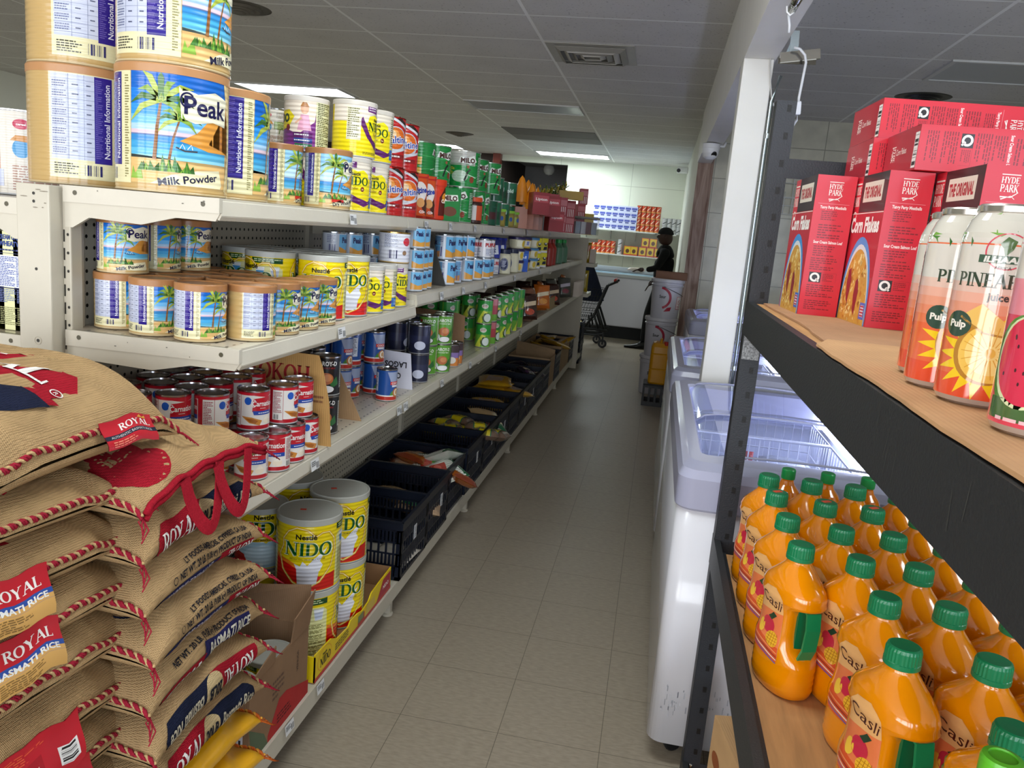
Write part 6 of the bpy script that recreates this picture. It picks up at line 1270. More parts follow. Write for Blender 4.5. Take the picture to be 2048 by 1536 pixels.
for r in range(3):
    for c in range(4):
        if r == 2 and c == 3: continue
        k += 1; lay(bp2, -1.15+.10*c+(.04 if r % 2 else 0), 4.27+.115*r, .285+.03*((c+r) % 2), .15*((k*7) % 5-2), .1*((k*3) % 3-1), .08*((k*5) % 3-1), 'clear-wrapped brown pack with a yellow label in the fifth crate, %s row, %s from the back' % (('nearest', 'middle', 'farthest')[r], ORD[c]))
o = lay(gb2, -.92, 4.66, .30, .6, .3, .2, 'green-ended packet standing in the sixth crate'); lay(wb, -.90, 4.60, .275, .4, .1, .2, 'white and blue packet beside the green one in the sixth crate')
a = Art(); a.rect(-.10, .02, .10, .22, 'c8901c', 1); a.poly([(-.07, .04), (.05, .06), (.07, .16), (-.05, .18)], 'b89a88', 2); a.rect(-.10, .2, .1, .24, 'd8b01c', 2)
yb2 = laid('yellow_flat_bag', .24, .26, .05, 'c8981c', a, '')
for i, (x, y, z, r) in enumerate(((-1.04, 5.50, .28, .1), (-1.03, 5.52, .315, .3), (-1.06, 5.53, .35, -.1), (-1.05, 5.51, .385, .2), (-.93, 5.52, .33, .9), (-1.02, 5.1, .30, .2))):
    lay(yb2, x, y, z, r, .05, .15 if i == 4 else 0, 'flat yellow frozen-food style bag in the middle crates, '+('bottom of the pile', 'second of the pile', 'third of the pile', 'top of the pile', 'sliding off the pile', 'alone in the nearer crate')[i])
dk = laid('dark_packet', .14, .16, .05, '2a2230', bagof('x', .14, .16, .05, '', [(.1, .2, .9, .4, '5a3a5c'), (.2, .5, .8, .7, 'b0a090')]), '')
for i, (x, y) in enumerate(((-1.08, 6.3), (-.96, 6.34), (-.93, 6.62), (-1.07, 6.66), (-.9, 6.4))): lay(dk, x, y, .30+.03*(i % 2), i, .35*(i % 2), .2, 'dark packet with pale stripes in the last long row of crates, %s' % ('nearest', 'second', 'third', 'fourth', 'fifth')[i])
for i, (x, y, z) in enumerate(((-1.05, 7.75, .33), (-.92, 7.85, .38), (-1.0, 8.1, .36), (-.9, 8.25, .34), (-1.08, 8.35, .35), (-1.0, 9.42, .45), (-.95, 9.55, .46))): lay(yb2, x, y, z, i*.8, .4*((i % 3)-1), .3, 'yellow chip bag in the far cartons, '+('nearest', 'propped at the front edge', 'middle', 'near the label', 'by the far wall of the carton', 'first on the far crates', 'second on the far crates')[i])
# ------------------------------------------------------------------ black boltless rack on the right
BK, BK_SHADE = '25282e', '121417'
RX0, RX1, RY0, RY1 = .224, .70, .22, 2.085
rack = thing('storage_rack', (0, 0, 0), 'black steel slotted rack holding cereal above and mango juice below', 'rack')
def post(x, y, sx, sy):
    b = MB(); w_ = .045
    b.box(min(x, x+sx*w_), max(x, x+sx*w_), y-.0012, y+.0012, 0, 1.83, BK); b.box(x-.0012, x+.0012, min(y, y+sy*w_), max(y, y+sy*w_), 0, 1.83, BK_SHADE)  # side flange coloured darker than the face, shade put into the steel colour
    b.box(min(x, x+sx*w_)-.0, max(x, x+sx*w_), y-.006, y-.0012, 0, 1.83, BK) if False else None
    a = Art()
    for k in range(29): a.rect(.024, .055+.0625*k, .034, .071+.0625*k, '060607', 1); a.rect(.026, .057+.0625*k, .034, .071+.0625*k, '030303', 2)
    b.art(a, flatmap((x if sx > 0 else x-w_, y-.0012, 0), (1, 0, 0), (0, 0, 1), (0, -1, 0)))
    a = Art(); [a.rect(.012, .06+.0625*k, .017, .082+.0625*k, '060607', 1) for k in range(29)]
    b.art(a, flatmap((x-.0012, y+(w_ if sy > 0 else 0), 0), (0, -1, 0), (0, 0, 1), (-1, 0, 0)))
    b.build('post', M_BLACK, rack)
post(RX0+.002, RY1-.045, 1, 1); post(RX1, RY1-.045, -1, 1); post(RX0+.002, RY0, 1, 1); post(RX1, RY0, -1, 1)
def beam_y(x, s, z0, z1, dents=0):
    b = MB(); t = .0016
    prof = [(x, z0), (x+s*t, z0), (x+s*t, z1-.003), (x+s*.014, z1-.003), (x+s*.018, z1-.034), (x+s*.034, z1-.034), (x+s*.034, z1-.032), (x+s*.020, z1-.032), (x+s*.016, z1), (x, z1)]
    n = len(prof); y0, y1 = RY0-.002, RY1+.003
    prism(b, prof, y0, y1, '26282a'); o = b.build('shelf_beam', M_BLACK, rack)
    if dents:
        b = MB(); r = random.Random(4)
        for k in range(26):
            y = .5+r.random()*1.5; z = z0+.01+r.random()*(z1-z0-.04); d = r.uniform(-.006, .006)
            b.add([(x-.0004, y, z), (x-.0004, y+.0008, z), (x-.0004, y+d+.0008, z+.03), (x-.0004, y+d, z+.03)], [(0, 1, 2, 3)], '4a4b46')
        b.build('scuff_marks', M_MATTE, rack)
for z0, z1 in ((1.276, 1.356), (.656, .738), (.02, .09)):
    beam_y(RX0, 1, z0, z1, z0 > 1); beam_y(RX1, -1, z0, z1)
    b = MB(); b.box(RX0+.002, RX1-.002, RY1-.0465, RY1-.044, z0, z1, BK); b.box(RX0+.002, RX1-.002, RY0-.002, RY0+.001, z0, z1, BK); b.build('end_beam', M_BLACK, rack)
b = MB(); b.box(RX0+.04, RX1, RY1-.047, RY1-.044, 1.655, 1.70, BK); b.build('end_beam', M_BLACK, rack)
M_PLY = mat('particle_board', .7, color='b98a58', noise=.22, nscale=5, stretch=(14, 1.2, 1))
for z in (1.338, .688, .052): MB().box(RX0+.020, RX1-.020, RY0+.004, RY1-.05, z, z+.016, 'ffffff').build('shelf_board', M_PLY, rack)
b = MB(); b.box(RX0+.003, RX0+.044, RY1-.0485, RY1-.046, 1.215, 1.276, '8a8c8e'); b.build('corner_plate', mat('speckled_plate', .5, noise=.7, nscale=260), rack)
for x, z in ((RX0+.008, .67), (RX0+.016, .082)): b = MB(); b.lathe([(.006, 0), (.0055, .002), (.003, .0045), (.0001, .005)], 14, 'c8c8c8'); o = b.build('bolt', M_CHROME, rack, loc=(x+.006, RY1-.0465, z)); o.rotation_euler.x = PI/2
# torn cardboard liners
def liner(pts, z, label, th=.0035, col='a97f5c'):
    b = MB(); n = len(pts); b.add([(x, y, z) for x, y in pts]+[(x, y, z+th) for x, y in pts], [tuple(range(n-1, -1, -1)), tuple(range(n, 2*n))]+[(i, (i+1) % n, n+(i+1) % n, n+i) for i in range(n)], col)
    return tag(b.build('cardboard_liner', M_BOARD), label, 'cardboard')
r_ = random.Random(5)
e1 = [(.262-.012*max(0, (1.5-y))+.004*math.sin(9*y)+r_.uniform(-.0015, .0015), y) for y in [2.03-.06*i for i in range(21)]]
liner([(.67, 2.03)]+e1+[(.67, .83)], 1.3545, 'brown cardboard liner under the cereal boxes on the rack, torn front edge')
e2 = [(.226+.0015*math.sin(17*y)+(.03*max(0, (y-1.16)/.08) if y > 1.16 else 0)+r_.uniform(-.001, .001), y) for y in [1.24-.04*i for i in range(25)]]
liner([(.60, 1.24)]+e2+[(.60, .28)], 1.3585, 'tan cardboard liner under the juice bottles, curling over the rack edge', col='c09468')
# ------------------------------------------------------------------ corn flakes cartons
CRD = 'cf1f33'
def cfbox(label=''):
    W, D, H = .20, .078, .30   # W = picture face (towards the aisle), D = spine towards the viewer
    f = Art(); f.rect(0, 0, W, H, 'b81a2c', 0); f.rect(.045, .225, W-.0, H, '2a1418', 1); f.rect(.004, .20, .045, H-.01, CRD, 2); f.serif('HYDE', .024, .262, .017, 'f0e6dc', 3, width=.036); f.serif('PARK', .024, .238, .020, 'f0e6dc', 3, width=.036); f.rect(.006, .283, .042, .286, 'f0e6dc', 3); f.ring(.024, .218, .010, .008, .0025, 'f0e6dc', 3, a0=.6, a1=6.6)
    f.rect(.062, .245, .175, .285, 'd9cdbd', 2); f.text('THE ORIGINAL', .118, .254, .022, 'a8202c', 4, width=.10, bold=.04); f.rect(.0, .222, W, .2235, 'f0e6dc', 3)
    f.text('Corn Flakes', .10, .185, .030, 'f4eee8', 4, width=.175, bold=.04, res=3)
    f.poly(ell(.10, .02, .094, .155, 40), '3a8fd0', 1); f.poly(ell(.10, .01, .088, .150, 40), 'd8dce0', 2); f.poly(ell(.10, .0, .086, .150, 40), 'cf9a3c', 3); r = random.Random(8)
    f.items[-1] = ([(x, max(y, 0.0)) for x, y in f.items[-1][0]],)+f.items[-1][1:]; f.items[-2] = ([(x, max(y, 0.0)) for x, y in f.items[-2][0]],)+f.items[-2][1:]; f.items[-3] = ([(x, max(y, 0.0)) for x, y in f.items[-3][0]],)+f.items[-3][1:]
    for k in range(230):
        x, y = r.uniform(.012, .188), r.uniform(.004, .145)
        if ((x-.1)/.088)**2+((y)/.150)**2 > .92: continue
        s_ = r.uniform(.004, .010); a0 = r.uniform(0, 6); f.poly([(x+s_*(.6+.4*math.sin(3*q+a0))*math.cos(q+a0), y+s_*.7*math.sin(q+a0)) for q in (0, 1.1, 2.2, 3.3, 4.3, 5.3)], r.choice(('dfae4e', 'c98a2c', 'eac878', 'b87420', 'd8a040', 'f0d890')), 4 if k % 2 else 5)
    for x, y in ((.06, .075), (.115, .055)): f.poly([(x-.012, y+.03), (x+.002, y+.036), (x+.014, y+.01), (x+.006, y-.04), (x-.006, y-.03), (x-.014, y)], '8a1c22', 6)
    f.rect(.155, .012, .185, .045, '4a6ac0', 6); f.rect(.160, .017, .18, .04, 'e0d0d8', 7); [f.rect(.160, .018+.006*i, .18, .021+.006*i, 'c03040', 8) for i in range(4)]
    s = Art(); s.rect(0, 0, D, H, CRD, 0); s.serif('HYDE', D/2, .272, .010, 'f2ebe4', 3, width=.027); s.serif('PARK', D/2, .258, .012, 'f2ebe4', 3, width=.027); s.rect(D/2-.014, .285, D/2+.014, .2865, 'f2ebe4', 3); s.line([(D/2+.014, .258, .001), (D/2+.004, .250, .002), (D/2-.012, .250, .002), (D/2-.010, .246, .002), (D/2+.004, .252, .001), (D/2+.01, .247, .001)], .002, 'f2ebe4', 3)
    s.rect(.008, .240, D-.008, .2406, 'e89aa0', 2); s.text('Tangy Party Meatballs', D/2, .230, .0062, 'f2e0dc', 3, width=.052, bold=.03); s.fine(.017, .205, .055, .226, 5, '7e0f1e', 1, fill=.45); s.fine(.015, .166, .066, .198, 6, '7e0f1e', 1, fill=.45)
    s.text('Sour Cream Salmon Loaf', D/2, .156, .0062, 'f2e0dc', 3, width=.058, bold=.03); s.fine(.012, .128, .060, .152, 5, '7e0f1e', 1, fill=.45); s.fine(.010, .098, .066, .126, 6, '7e0f1e', 1, fill=.45)
    s.rect(.012, .072, .036, .094, '1a1012', 2); s.ring(.0235, .083, .0078, .0078, .0042, 'f0ece8', 3); s.line([(.026, .080), (.032, .074)], .0035, 'f0ece8', 3); s.rect(.036, .0935, .066, .0939, '8a1420', 2); s.rect(.066, .073, .0663, .0939, '8a1420', 2); s.fine(.039, .075, .064, .092, 5, '8a1420', 2)
    s.fine(.010, .040, .066, .068, 6, '7e0f1e', 1, fill=.45); s.fine(.010, .012, .066, .034, 5, '7e0f1e', 1, fill=.45)
    t = Art(); t.rect(0, 0, D, W, 'a41c2c', 0)
    o = thing('cereal_box', (0, 0, 0), label, 'box'); b = MB(); b.box(0, D, 0, W, 0, H, CRD)
    b.art(f, flatmap((0, W, 0), (0, -1, 0), (0, 0, 1), (-1, 0, 0)), smooth=False, eps=.0001); b.art(s, flatmap((0, 0, 0), (1, 0, 0), (0, 0, 1), (0, -1, 0)), smooth=False, eps=.0001)
    e = Art(); e.rect(0, 0, D, W, 'a01a2a', 0); e.serif('PARK', D*.5, W*.22, .012, 'f0e6dc', 2, width=.03, rot=0); e.serif('HYDE', D*.5, W*.22+.014, .010, 'f0e6dc', 2, width=.03); e.text('Corn Flakes', D*.55, W*.52, .012, 'f0e6dc', 2, width=.06, rot=PI/2); e.rect(D*.15, W*.88, D*.95, W*.99, 'e0d8d4', 1); e.bars(D*.2, W*.89, D*.9, W*.98, '202020', 2)
    b.art(e, flatmap((0, W, 0), (1, 0, 0), (0, -1, 0), (0, 0, -1)), smooth=False, eps=.0001)
    b.build('carton', M_CARD, o, bevel=.0012); return o
cf = cfbox(); Z4 = 1.3582
cf.scale.z = .955
put(cf, (.297, 1.768, Z4), .05, 'red corn flakes box standing next to the black post, closest to it')
put(cf, (.390, 1.59, Z4), .06, 'red corn flakes box standing in the middle of the upright three')
put(cf, (.484, 1.405, Z4), .05, 'red corn flakes box standing farthest from the post, partly behind the juice bottles')
put(cf, (.60, 1.60, Z4), 0, 'red corn flakes box hidden behind the upright three, carrying the lying ones', 'hidden cereal boxes'); put(cf, (.40, 1.815, Z4), 0, 'red corn flakes box hidden behind the upright three, carrying the lying ones', 'hidden cereal boxes'); put(cf, (.54, 1.82, Z4), 0, 'red corn flakes box hidden behind the upright three, carrying the lying ones', 'hidden cereal boxes')
def lying(x, y, z, rz, label):  # spine with the round letter mark towards the viewer, top flap towards the aisle
    o = put(cf, (x, y, z), rz, label); o.rotation_euler = (0, PI/2, rz); return o
lying(.424, 1.572, 1.646+.0785, .02, 'red corn flakes box lying flat on the upright ones, front one'); lying(.394, 1.776, 1.646+.0785, .03, 'red corn flakes box lying flat, lower one of the rear pair'); lying(.404, 1.79, 1.7255+.0785, .06, 'red corn flakes box lying flat on top of the whole heap')
# ------------------------------------------------------------------ sleeve bottles of juice drink
M_SLEEVE = mat('clear_sleeve', .12, coat=1.0)
def sleeve(body_art, base, label):
    r, h = .0365, .195; o = thing('juice_drink_bottle', (0, 0, 0), label, 'bottle'); b = MB()
    prof = [(.030, 0, 'b8a79c'), (.0345, .003), (.0362, .008, base), (r, .012), (r, .160, 'd8d4c8'), (.0355, .170), (.032, .182), (.0275, .190)]
    b.lathe(prof, 56, base)
    rf = lambda v: r if v is None else (r if v < .160 else r-.0012*((v-.160)/.010) if v < .17 else max(.0275, .0355-(v-.170)*.40))
    b.art(body_art, cylmap(rf, 0), du=TAU*r/56, dv=.006, eps=.0001); b.build('body', M_SLEEVE, o)
    c = MB(); c.lathe([(.0275, .1895), (.0288, .191), (.0288, .1965), (.0265, .1985), (.024, .196), (.0001, .1955)], 40, 'cfcac4'); c.build('lid', M_TIN, o)
    o.scale = (1.04, 1.04, .885); return o
def pine():
    a = Art(); R = .0365*PI
    a.rect(-R, .008, R, .108, 'e86a3c', 0); a.rect(-R, .108, R, .190, 'dcd6cc', 0)
    for k in range(6): a.rect(-R, .062+.010*k, R, .072+.010*k, ('e8683c', 'e97a50', 'ea8c68', 'eb9e80', 'ecb09a', 'e6c2b2')[k], 1)
    a.rect(-R, .008, R, .030, 'e4502c', 1)
    c = .0; r = random.Random(2)
    a.poly([(c+.035*(1.25 if i % 2 else .72)*math.cos(TAU*i/34)+.002, .050+.036*(1.2 if i % 2 else .74)*math.sin(TAU*i/34)) for i in range(34)], 'f6cf1c', 2)
    a.ell(c+.004, .054, .027, .031, 'b9822c', 3, 28); a.ell(c+.006, .054, .0245, .0285, 'f2c65a', 4, 28); a.ell(c+.006, .055, .019, .022, 'f8dc86', 5, 24)
    for k in range(18): q = TAU*k/18; a.line([(c+.006+.006*math.cos(q), .055+.007*math.sin(q)), (c+.006+.022*math.cos(q), .055+.026*math.sin(q))], .0007, 'dca33c', 6)
    a.ell(c+.006, .055, .004, .005, 'e8b850', 7, 12); a.poly([(c-.022, .088), (c-.006, .102), (c+.022, .078), (c+.020, .070), (c-.002, .076)], 'f0c468', 5); a.line([(c-.022, .088), (c-.002, .074), (c+.022, .071)], .002, 'b8883c', 6)
    a.ell(c-.024, .080, .0125, .013, '2f4a3c', 6, 20); a.text('Pulp', c-.024, .077, .007, 'f0ece0', 8, width=.016, bold=.04)
    a.serif('PINEAPPLE', c+.004, .118, .0135, '2c3e2c', 4, width=.072); a.text('juice drink', c+.014, .106, .0075, '3a3a34', 4, width=.036, bold=.03)
    a.ring(c+.004, .153, .0155, .017, .0012, 'd8485c', 3); a.poly([(c-.002, .160), (c+.003, .167), (c+.010, .163), (c+.008, .155), (c+.003, .148), (c+.001, .156)], '4a6a34', 4); a.rect(c-.016, .1415, c+.022, .149, '3c5a46', 5); a.text('ILHAAM', c+.003, .1425, .0055, 'e8e8e0', 6, width=.030, shear=.15, bold=.05); a.text('AFRICA', c+.003, .136, .003, '2a2a2a', 6, width=.012)
    for k in range(26):
        x = r.uniform(-.1, .1); y = .172+r.uniform(-.01, .012); q = r.uniform(0, 6); a.poly([(x, y), (x+.014*math.cos(q), y+.010*math.sin(q)), (x+.005*math.cos(q+.6), y+.006*math.sin(q+.6))], r.choice(('4f8a34', '7cae48', '2f6a2c', 'c8603c')), 2)
    for sx in (-.078, .08):
        a.rect(sx-.018, .066, sx+.018, .150, 'e4e0dc', 3); a.text('Nutrition Facts', sx, .142, .006, '2a2a2a', 5, width=.032, bold=.04); a.rect(sx-.016, .132, sx+.016, .1335, '303040', 4); a.text('Calories  270', sx, .124, .0055, '2a2a2a', 5, width=.03, bold=.03); a.fine(sx-.016, .07, sx+.016, .12, 12, '5a5a66', 4, fill=.3); a.fine(sx-.016, .030, sx+.016, .062, 8, 'b83a24', 3)
        for k in (-.006, .006): a.ell(sx+k, .021, .0045, .0045, 'e8e0dc', 4, 14); a.ring(sx+k, .021, .0022, .0022, .001, '303030', 5)
    return a
def melon():
    a = Art(); R = .0365*PI; a.rect(-R, .008, R, .13, 'e2465c', 0); a.rect(-R, .13, R, .19, 'dcd6cc', 0); a.rect(-R, .10, R, .13, 'ea8c98', 1)
    for c in (-.026, .050):
        a.poly(ell(c+.01, .060, .030, .042, 30), '5a8a3c', 2); a.poly(ell(c+.012, .062, .0275, .039, 30), 'd8e0b0', 3); a.poly(ell(c+.013, .063, .0255, .037, 30), 'd42c4c', 4); a.rect(c-.014, .012, c+.03, .030, '4a6a3a', 3)
        for k in range(16): a.ell(c+.012+rnd.uniform(-.017, .017), .065+rnd.uniform(-.027, .027), .0009, .0018, '4a1420', 5, 6)
    a.serif('MELON', .004, .118, .0135, '2c3e2c', 6, width=.05) if False else a.text('juice drink', .012, .106, .0075, '3a3a34', 6, width=.036, bold=.03); a.rect(-.017, .1415, .022, .149, '3c5a46', 5)
    for k in range(16): x = rnd.uniform(-.1, .1); y = .172; q = rnd.uniform(0, 6); a.poly([(x, y), (x+.014*math.cos(q), y+.010*math.sin(q)), (x+.005*math.cos(q+.6), y+.006*math.sin(q+.6))], '7cae48', 2)
    a.fine(-.03, .010, .03, .016, 1, 'f0c0c8', 6); return a
pb = sleeve(pine(), 'e86a3c', ''); wm = sleeve(melon(), 'e2465c', ''); Z5 = 1.3622
for (x, y), of, l in (((.312, .945), 1.75, 'pineapple juice drink bottle turned to its nutrition panel, the rearmost'), ((.296, .862), .25, 'pineapple juice drink bottle in the middle of the three'), ((.300, .782), -.12, 'pineapple juice drink bottle with its fruit picture in full, in front')):
    put(pb, (x, y, Z5), face((x, y), of), l)
put(wm, (.300, .655, Z5), face((.281, .655), -.15), 'red watermelon juice drink bottle beside the pineapple ones'); put(wm, (.392, .72, Z5), face((.375, .70), -.5), 'red watermelon juice drink bottle cut by the frame edge')
# ------------------------------------------------------------------ two-litre mango juice bottles with handles
M_JUICE = mat('mango_juice', .16, coat=1.0, color='e98c00', noise=.05, nscale=10); M_CAP = mat('green_cap_plastic', .35, coat=.2)
M_JUICE.node_tree.nodes['Principled BSDF'].inputs['Subsurface Weight'].default_value = .12; M_JUICE.node_tree.nodes['Principled BSDF'].inputs['Subsurface Scale'].default_value = .02; M_JUICE.node_tree.nodes['Principled BSDF'].inputs['Subsurface Radius'].default_value = (1, .5, .1)
HBO = .272
JZ = [(0, .86), (.004, .93), (.012, .97), (.020, .985), (.026, .965), (.032, .985), (.038, .965), (.044, .985), (.050, .965), (.056, .985), (.064, .97), (.078, 1.0), (.090, .99), (.104, .93), (.118, .90), (.150, .90), (.163, .92), (.172, .99), (.177, 1.01), (.184, .975), (.190, .985), (.200, .92), (.212, .80), (.224, .64), (.234, .50), (.240, .44), (.246, .43)]
def jk(z):
    for (a, p), (b, q) in zip(JZ, JZ[1:]):
        if a <= z <= b: return p+(q-p)*(z-a)/(b-a)
    return JZ[-1][1] if z > .2 else JZ[0][1]
def jsurf(an, z, e=0):
    k = jk(z); top = max(0, min(1, (z-.196)/.040)); ax, ay = .0445*k, .071*k
    ay = ay*(1-top)+.0205*k/.43*top if top else ay; ax = ax*(1-top)+.0205*k/.43*top if top else ax
    ex = .86+.14*top; c, s = math.cos(an), math.sin(an); x = ax*sgn(c)*abs(c)**ex; y = ay*sgn(s)*abs(s)**ex
    win = max(0, min(1, (z-.074)/.010))*max(0, min(1, (.172-z)/.010)); g = max(0, -s)**3*win
    y += .026*g; x *= 1-.10*g
    return Vector((x+c*e, y+s*e, z))
def juice(label=''):
    o = thing('mango_juice_bottle', (0, 0, 0), label, 'bottle'); b = MB(); n = 40; vs = [jsurf(TAU*k/n, z) for z, q in JZ for k in range(n)]
    b.add(vs, [(i*n+k, i*n+(k+1) % n, (i+1)*n+(k+1) % n, (i+1)*n+k) for i in range(len(JZ)-1) for k in range(n)]+[tuple(range(n-1, -1, -1)), tuple((len(JZ)-1)*n+k for k in range(n))], 'f29400', 0, True)
    b.build('body', M_JUICE, o)
    a = Art(); out = [(-.030, .062), (.026, .062), (.030, .10), (.028, .15), (.022, .178), (.006, .192), (-.012, .188), (-.026, .170), (-.032, .12)]
    a.poly(out, 'e8b070', 0); a.poly([(-.030, .064), (.026, .064), (.029, .10), (.028, .150), (.0, .146), (-.03, .14)], 'e57a48', 1); a.poly([(-.03, .062), (.026, .062), (.028, .088), (-.01, .094), (-.031, .104)], 'd8542c', 2)
    for k in range(4): a.line([(-.03, .070+.006*k, .002), (.0, .066+.006*k, .003), (.026, .060+.006*k, .002)], .002, ('6a5a9a', 'f0e0d0', '9a3a2c', 'e8905c')[k], 3)
    a.poly(ell(.0, .118, .012, .015, 20), 'c82a44', 4); a.poly([(.004, .130), (.014, .142), (.006, .146), (-.002, .134)], '24402c', 5); a.ell(-.014, .108, .008, .013, 'f0c040', 4, 16); a.ell(.012, .098, .012, .014, 'e8b030', 5, 18)
    for k in range(4): a.line([(.003+.005*k, .087), (.006+.005*k, .110)], .0008, 'b07018', 6); a.line([(.001, .090+.005*k), (.023, .092+.005*k)], .0008, 'b07018', 6)
    a.text('Casli', .0, .156, .020, '4a1c18', 4, width=.042, rot=-.12, bold=.0, res=3)
    def fn(u, v, e): an = PI+u/.062*1.15; return jsurf(an, v, e+.0004)
    l = MB(); l.art(a, fn, du=.005, dv=.005, eps=.00012); l.build('paper_label', mat('juice_label', .3, coat=.6) if 'juice_label' not in bpy.data.materials else bpy.data.materials['juice_label'], o)
    h = MB(); pts = [(-.036, .170), (-.052, .173), (-.066, .168), (-.0705, .140), (-.0675, .100), (-.058, .079), (-.038, .076)]
    vs = []
    for i, (y, z) in enumerate(pts):
        p0 = pts[max(i-1, 0)]; p1 = pts[min(i+1, len(pts)-1)]; dy, dz = p1[0]-p0[0], p1[1]-p0[1]; d = math.hypot(dy, dz); ny, nz = -dz/d*.0022, dy/d*.0022; w_ = .0135
        vs += [(-w_, y+ny, z+nz), (w_, y+ny, z+nz), (w_, y-ny, z-nz), (-w_, y-ny, z-nz)]
    h.add(vs, [(4*j+a_, 4*j+(a_+1) % 4, 4*j+4+(a_+1) % 4, 4*j+4+a_) for j in range(len(pts)-1) for a_ in range(4)], '0c8450'); h.box(-.013, .013, -.044, -.038, .078, .168, '0a6a40'); h.build('handle', M_CAP, o)
    c = MB(); n = 60; prof = [(.0235, .243, .0), (.0240, .2435, 0), (.0240, .2500, 0), (.0230, .2508, .7), (.0228, .2660, .7), (.0215, .2705, .2), (.0190, .2718, 0), (.0001, .2712, 0)]
    vs = [((r+(.0007 if k % 2 else -.0003)*f)*math.cos(TAU*k/n), (r+(.0007 if k % 2 else -.0003)*f)*math.sin(TAU*k/n), z) for r, z, f in prof for k in range(n)]
    c.add(vs, [(i*n+k, i*n+(k+1) % n, (i+1)*n+(k+1) % n, (i+1)*n+k) for i in range(len(prof)-1) for k in range(n)], '0b7a4c', 0, False); c.build('cap', M_CAP, o)
    return o
jb = juice(); Z6 = .7045; k = 0
XS = (.309, .405, .500, .596); YS = (1.085, 1.247, 1.402, 1.556, 1.712, 1.868)
CN = ('column nearest the aisle', 'second column from the aisle', 'third column from the aisle', 'fourth column from the aisle'); RN = ('front row', 'second row', 'third row', 'fourth row', 'fifth row', 'back row')
stick = []
for i, x in enumerate(XS):
    for j, y in enumerate(YS):
        if i == 0 and j < 2: continue
        o = put(jb, (x+(-.018 if (i, j) == (1, 0) else 0), y+(.026 if i == 0 and j < 5 else .0), Z6), .42+rnd.uniform(-.04, .04), 'orange mango juice bottle with green cap and handle, %s, %s' % (CN[i], RN[j]))
        if (i, j) in ((0, 4), (1, 4), (2, 4), (3, 5)): stick.append(o)
for o in stick: s_ = MB().box(-.010, .010, -.005, .005, 0, .0006, 'f0583c').build('price_sticker', M_CARD, o, loc=(.0, .0, .2716)); s_.rotation_euler.z = .2
for i, x in enumerate((.46, .557, .65)): put(jb, (x, .918, Z6), .42, 'orange mango juice bottle at the very front edge of the frame, %s' % ('nearest the aisle', 'middle one', 'far one')[i])
# small round juice bottles behind
def rj(label=''):
    o = thing('round_juice_bottle', (0, 0, 0), label, 'bottle'); b = MB(); b.lathe([(.036, 0), (.042, .006), (.043, .05), (.039, .07), (.043, .09), (.043, .16), (.040, .185), (.030, .208), (.018, .222), (.0145, .232), (.0145, .242)], 36, 'd87808'); b.build('body', bpy.data.materials['dark_juice'], o)
    c = MB(); c.lathe([(.0165, .236), (.0168, .240), (.0168, .258), (.015, .2605), (.0001, .260)], 40, '0e9148'); c.build('cap', M_CAP, o); ROUND[kids(o)[0].data.name] = (.043, .26); return o
mat('dark_juice', .15, coat=1.0, color='d87a0c'); rr = rj()
for (x, y), l in (((.372, 2.0), 'round orange juice bottle with a small bright green cap, nearest the black post'), ((.466, 2.008), 'round orange juice bottle with a small bright green cap, second from the post'), ((.560, 2.01), 'round orange juice bottle with a small bright green cap, third from the post'), ((.645, 1.995), 'round orange juice bottle with a small bright green cap, farthest from the post')): put(rr, (x, y-.012, Z6), 0, l)
# lime-capped bottle at the frame corner, and things on the lowest rack shelf
q = on(2008, 1508, 2, 1.0); o = thing('lime_cap_bottle', (q.x-.0, q.y, Z6), 'clear bottle with a lime green cap at the frame corner, in front of the mango juice', 'bottle'); b = MB(); b.lathe([(.034, 0), (.037, .004), (.037, .16), (.032, .19), (.020, .215), (.017, .27)], 32, 'b8603c'); b.build('body', M_SLEEVE, o); c = MB(); c.lathe([(.0185, .262), (.0205, .264), (.0205, .288), (.019, .292), (.014, .293), (.0135, .291), (.0001, .291)], 36, '62c030'); c.build('cap', M_CAP, o)
a = Art(); a.ell(.05, .21, .03, .02, '8a4a20', 1); a.fine(.02, .10, .09, .17, 4, '4a3020', 1); a.bars(.10, .12, .13, .2, '202020', 1)
o = carton('tan_carton', .16, .20, .30, 'c09a6c', {'f': a, 'l': a}, 'tan carton with a brown oval print low on the rack by the post', 'box', M_BOARD); o.location = (.36, 1.75, .07); o.rotation_euler.z = .2
tg = pouch('teal_bag', .20, .26, .09, '1c9a8c', None, 'glossy teal bag low on the rack in front of the tan carton', 'bag'); tg.location = (.37, 1.45, .07); tg.rotation_euler.z = -.3
# lamp hung on the beam: bracket, chrome bar, white cable with a switch
lamp = thing('hanging_lamp', (0, 0, 0), 'unlit chrome strip lamp on a zinc bracket with a white switch cable', 'lamp')
def on_y(px, py, y): return on(px, py, 1, y)
b = MB(); P0 = [on_y(1592, 62, 3.3), on_y(1586, 105, 3.3), on_y(1567, 116, 3.3)]; v = [Vector(p) for p in P0]; n_ = Vector((.0, .012, 0)); b.add(v+[p+n_ for p in v], [(0, 1, 2), (5, 4, 3), (0, 3, 4, 1), (1, 4, 5, 2), (2, 5, 3, 0)], 'a8b8c0'); b.bar(on_y(1591, 62, 3.3), on_y(1587, 106, 3.3), .012, .03, 'b8c4ca'); b.build('zinc_bracket', M_TIN, lamp)
b = MB(); b.bar(on_y(1560, 116, 3.3), on_y(1640, 108, 3.3), .02, .035, 'a8a49c', 0); b.bar(on_y(1556, 122, 3.3), on_y(1632, 124, 3.3), .004, .02, '6a665e'); b.build('strip_body', M_CHROME, lamp)
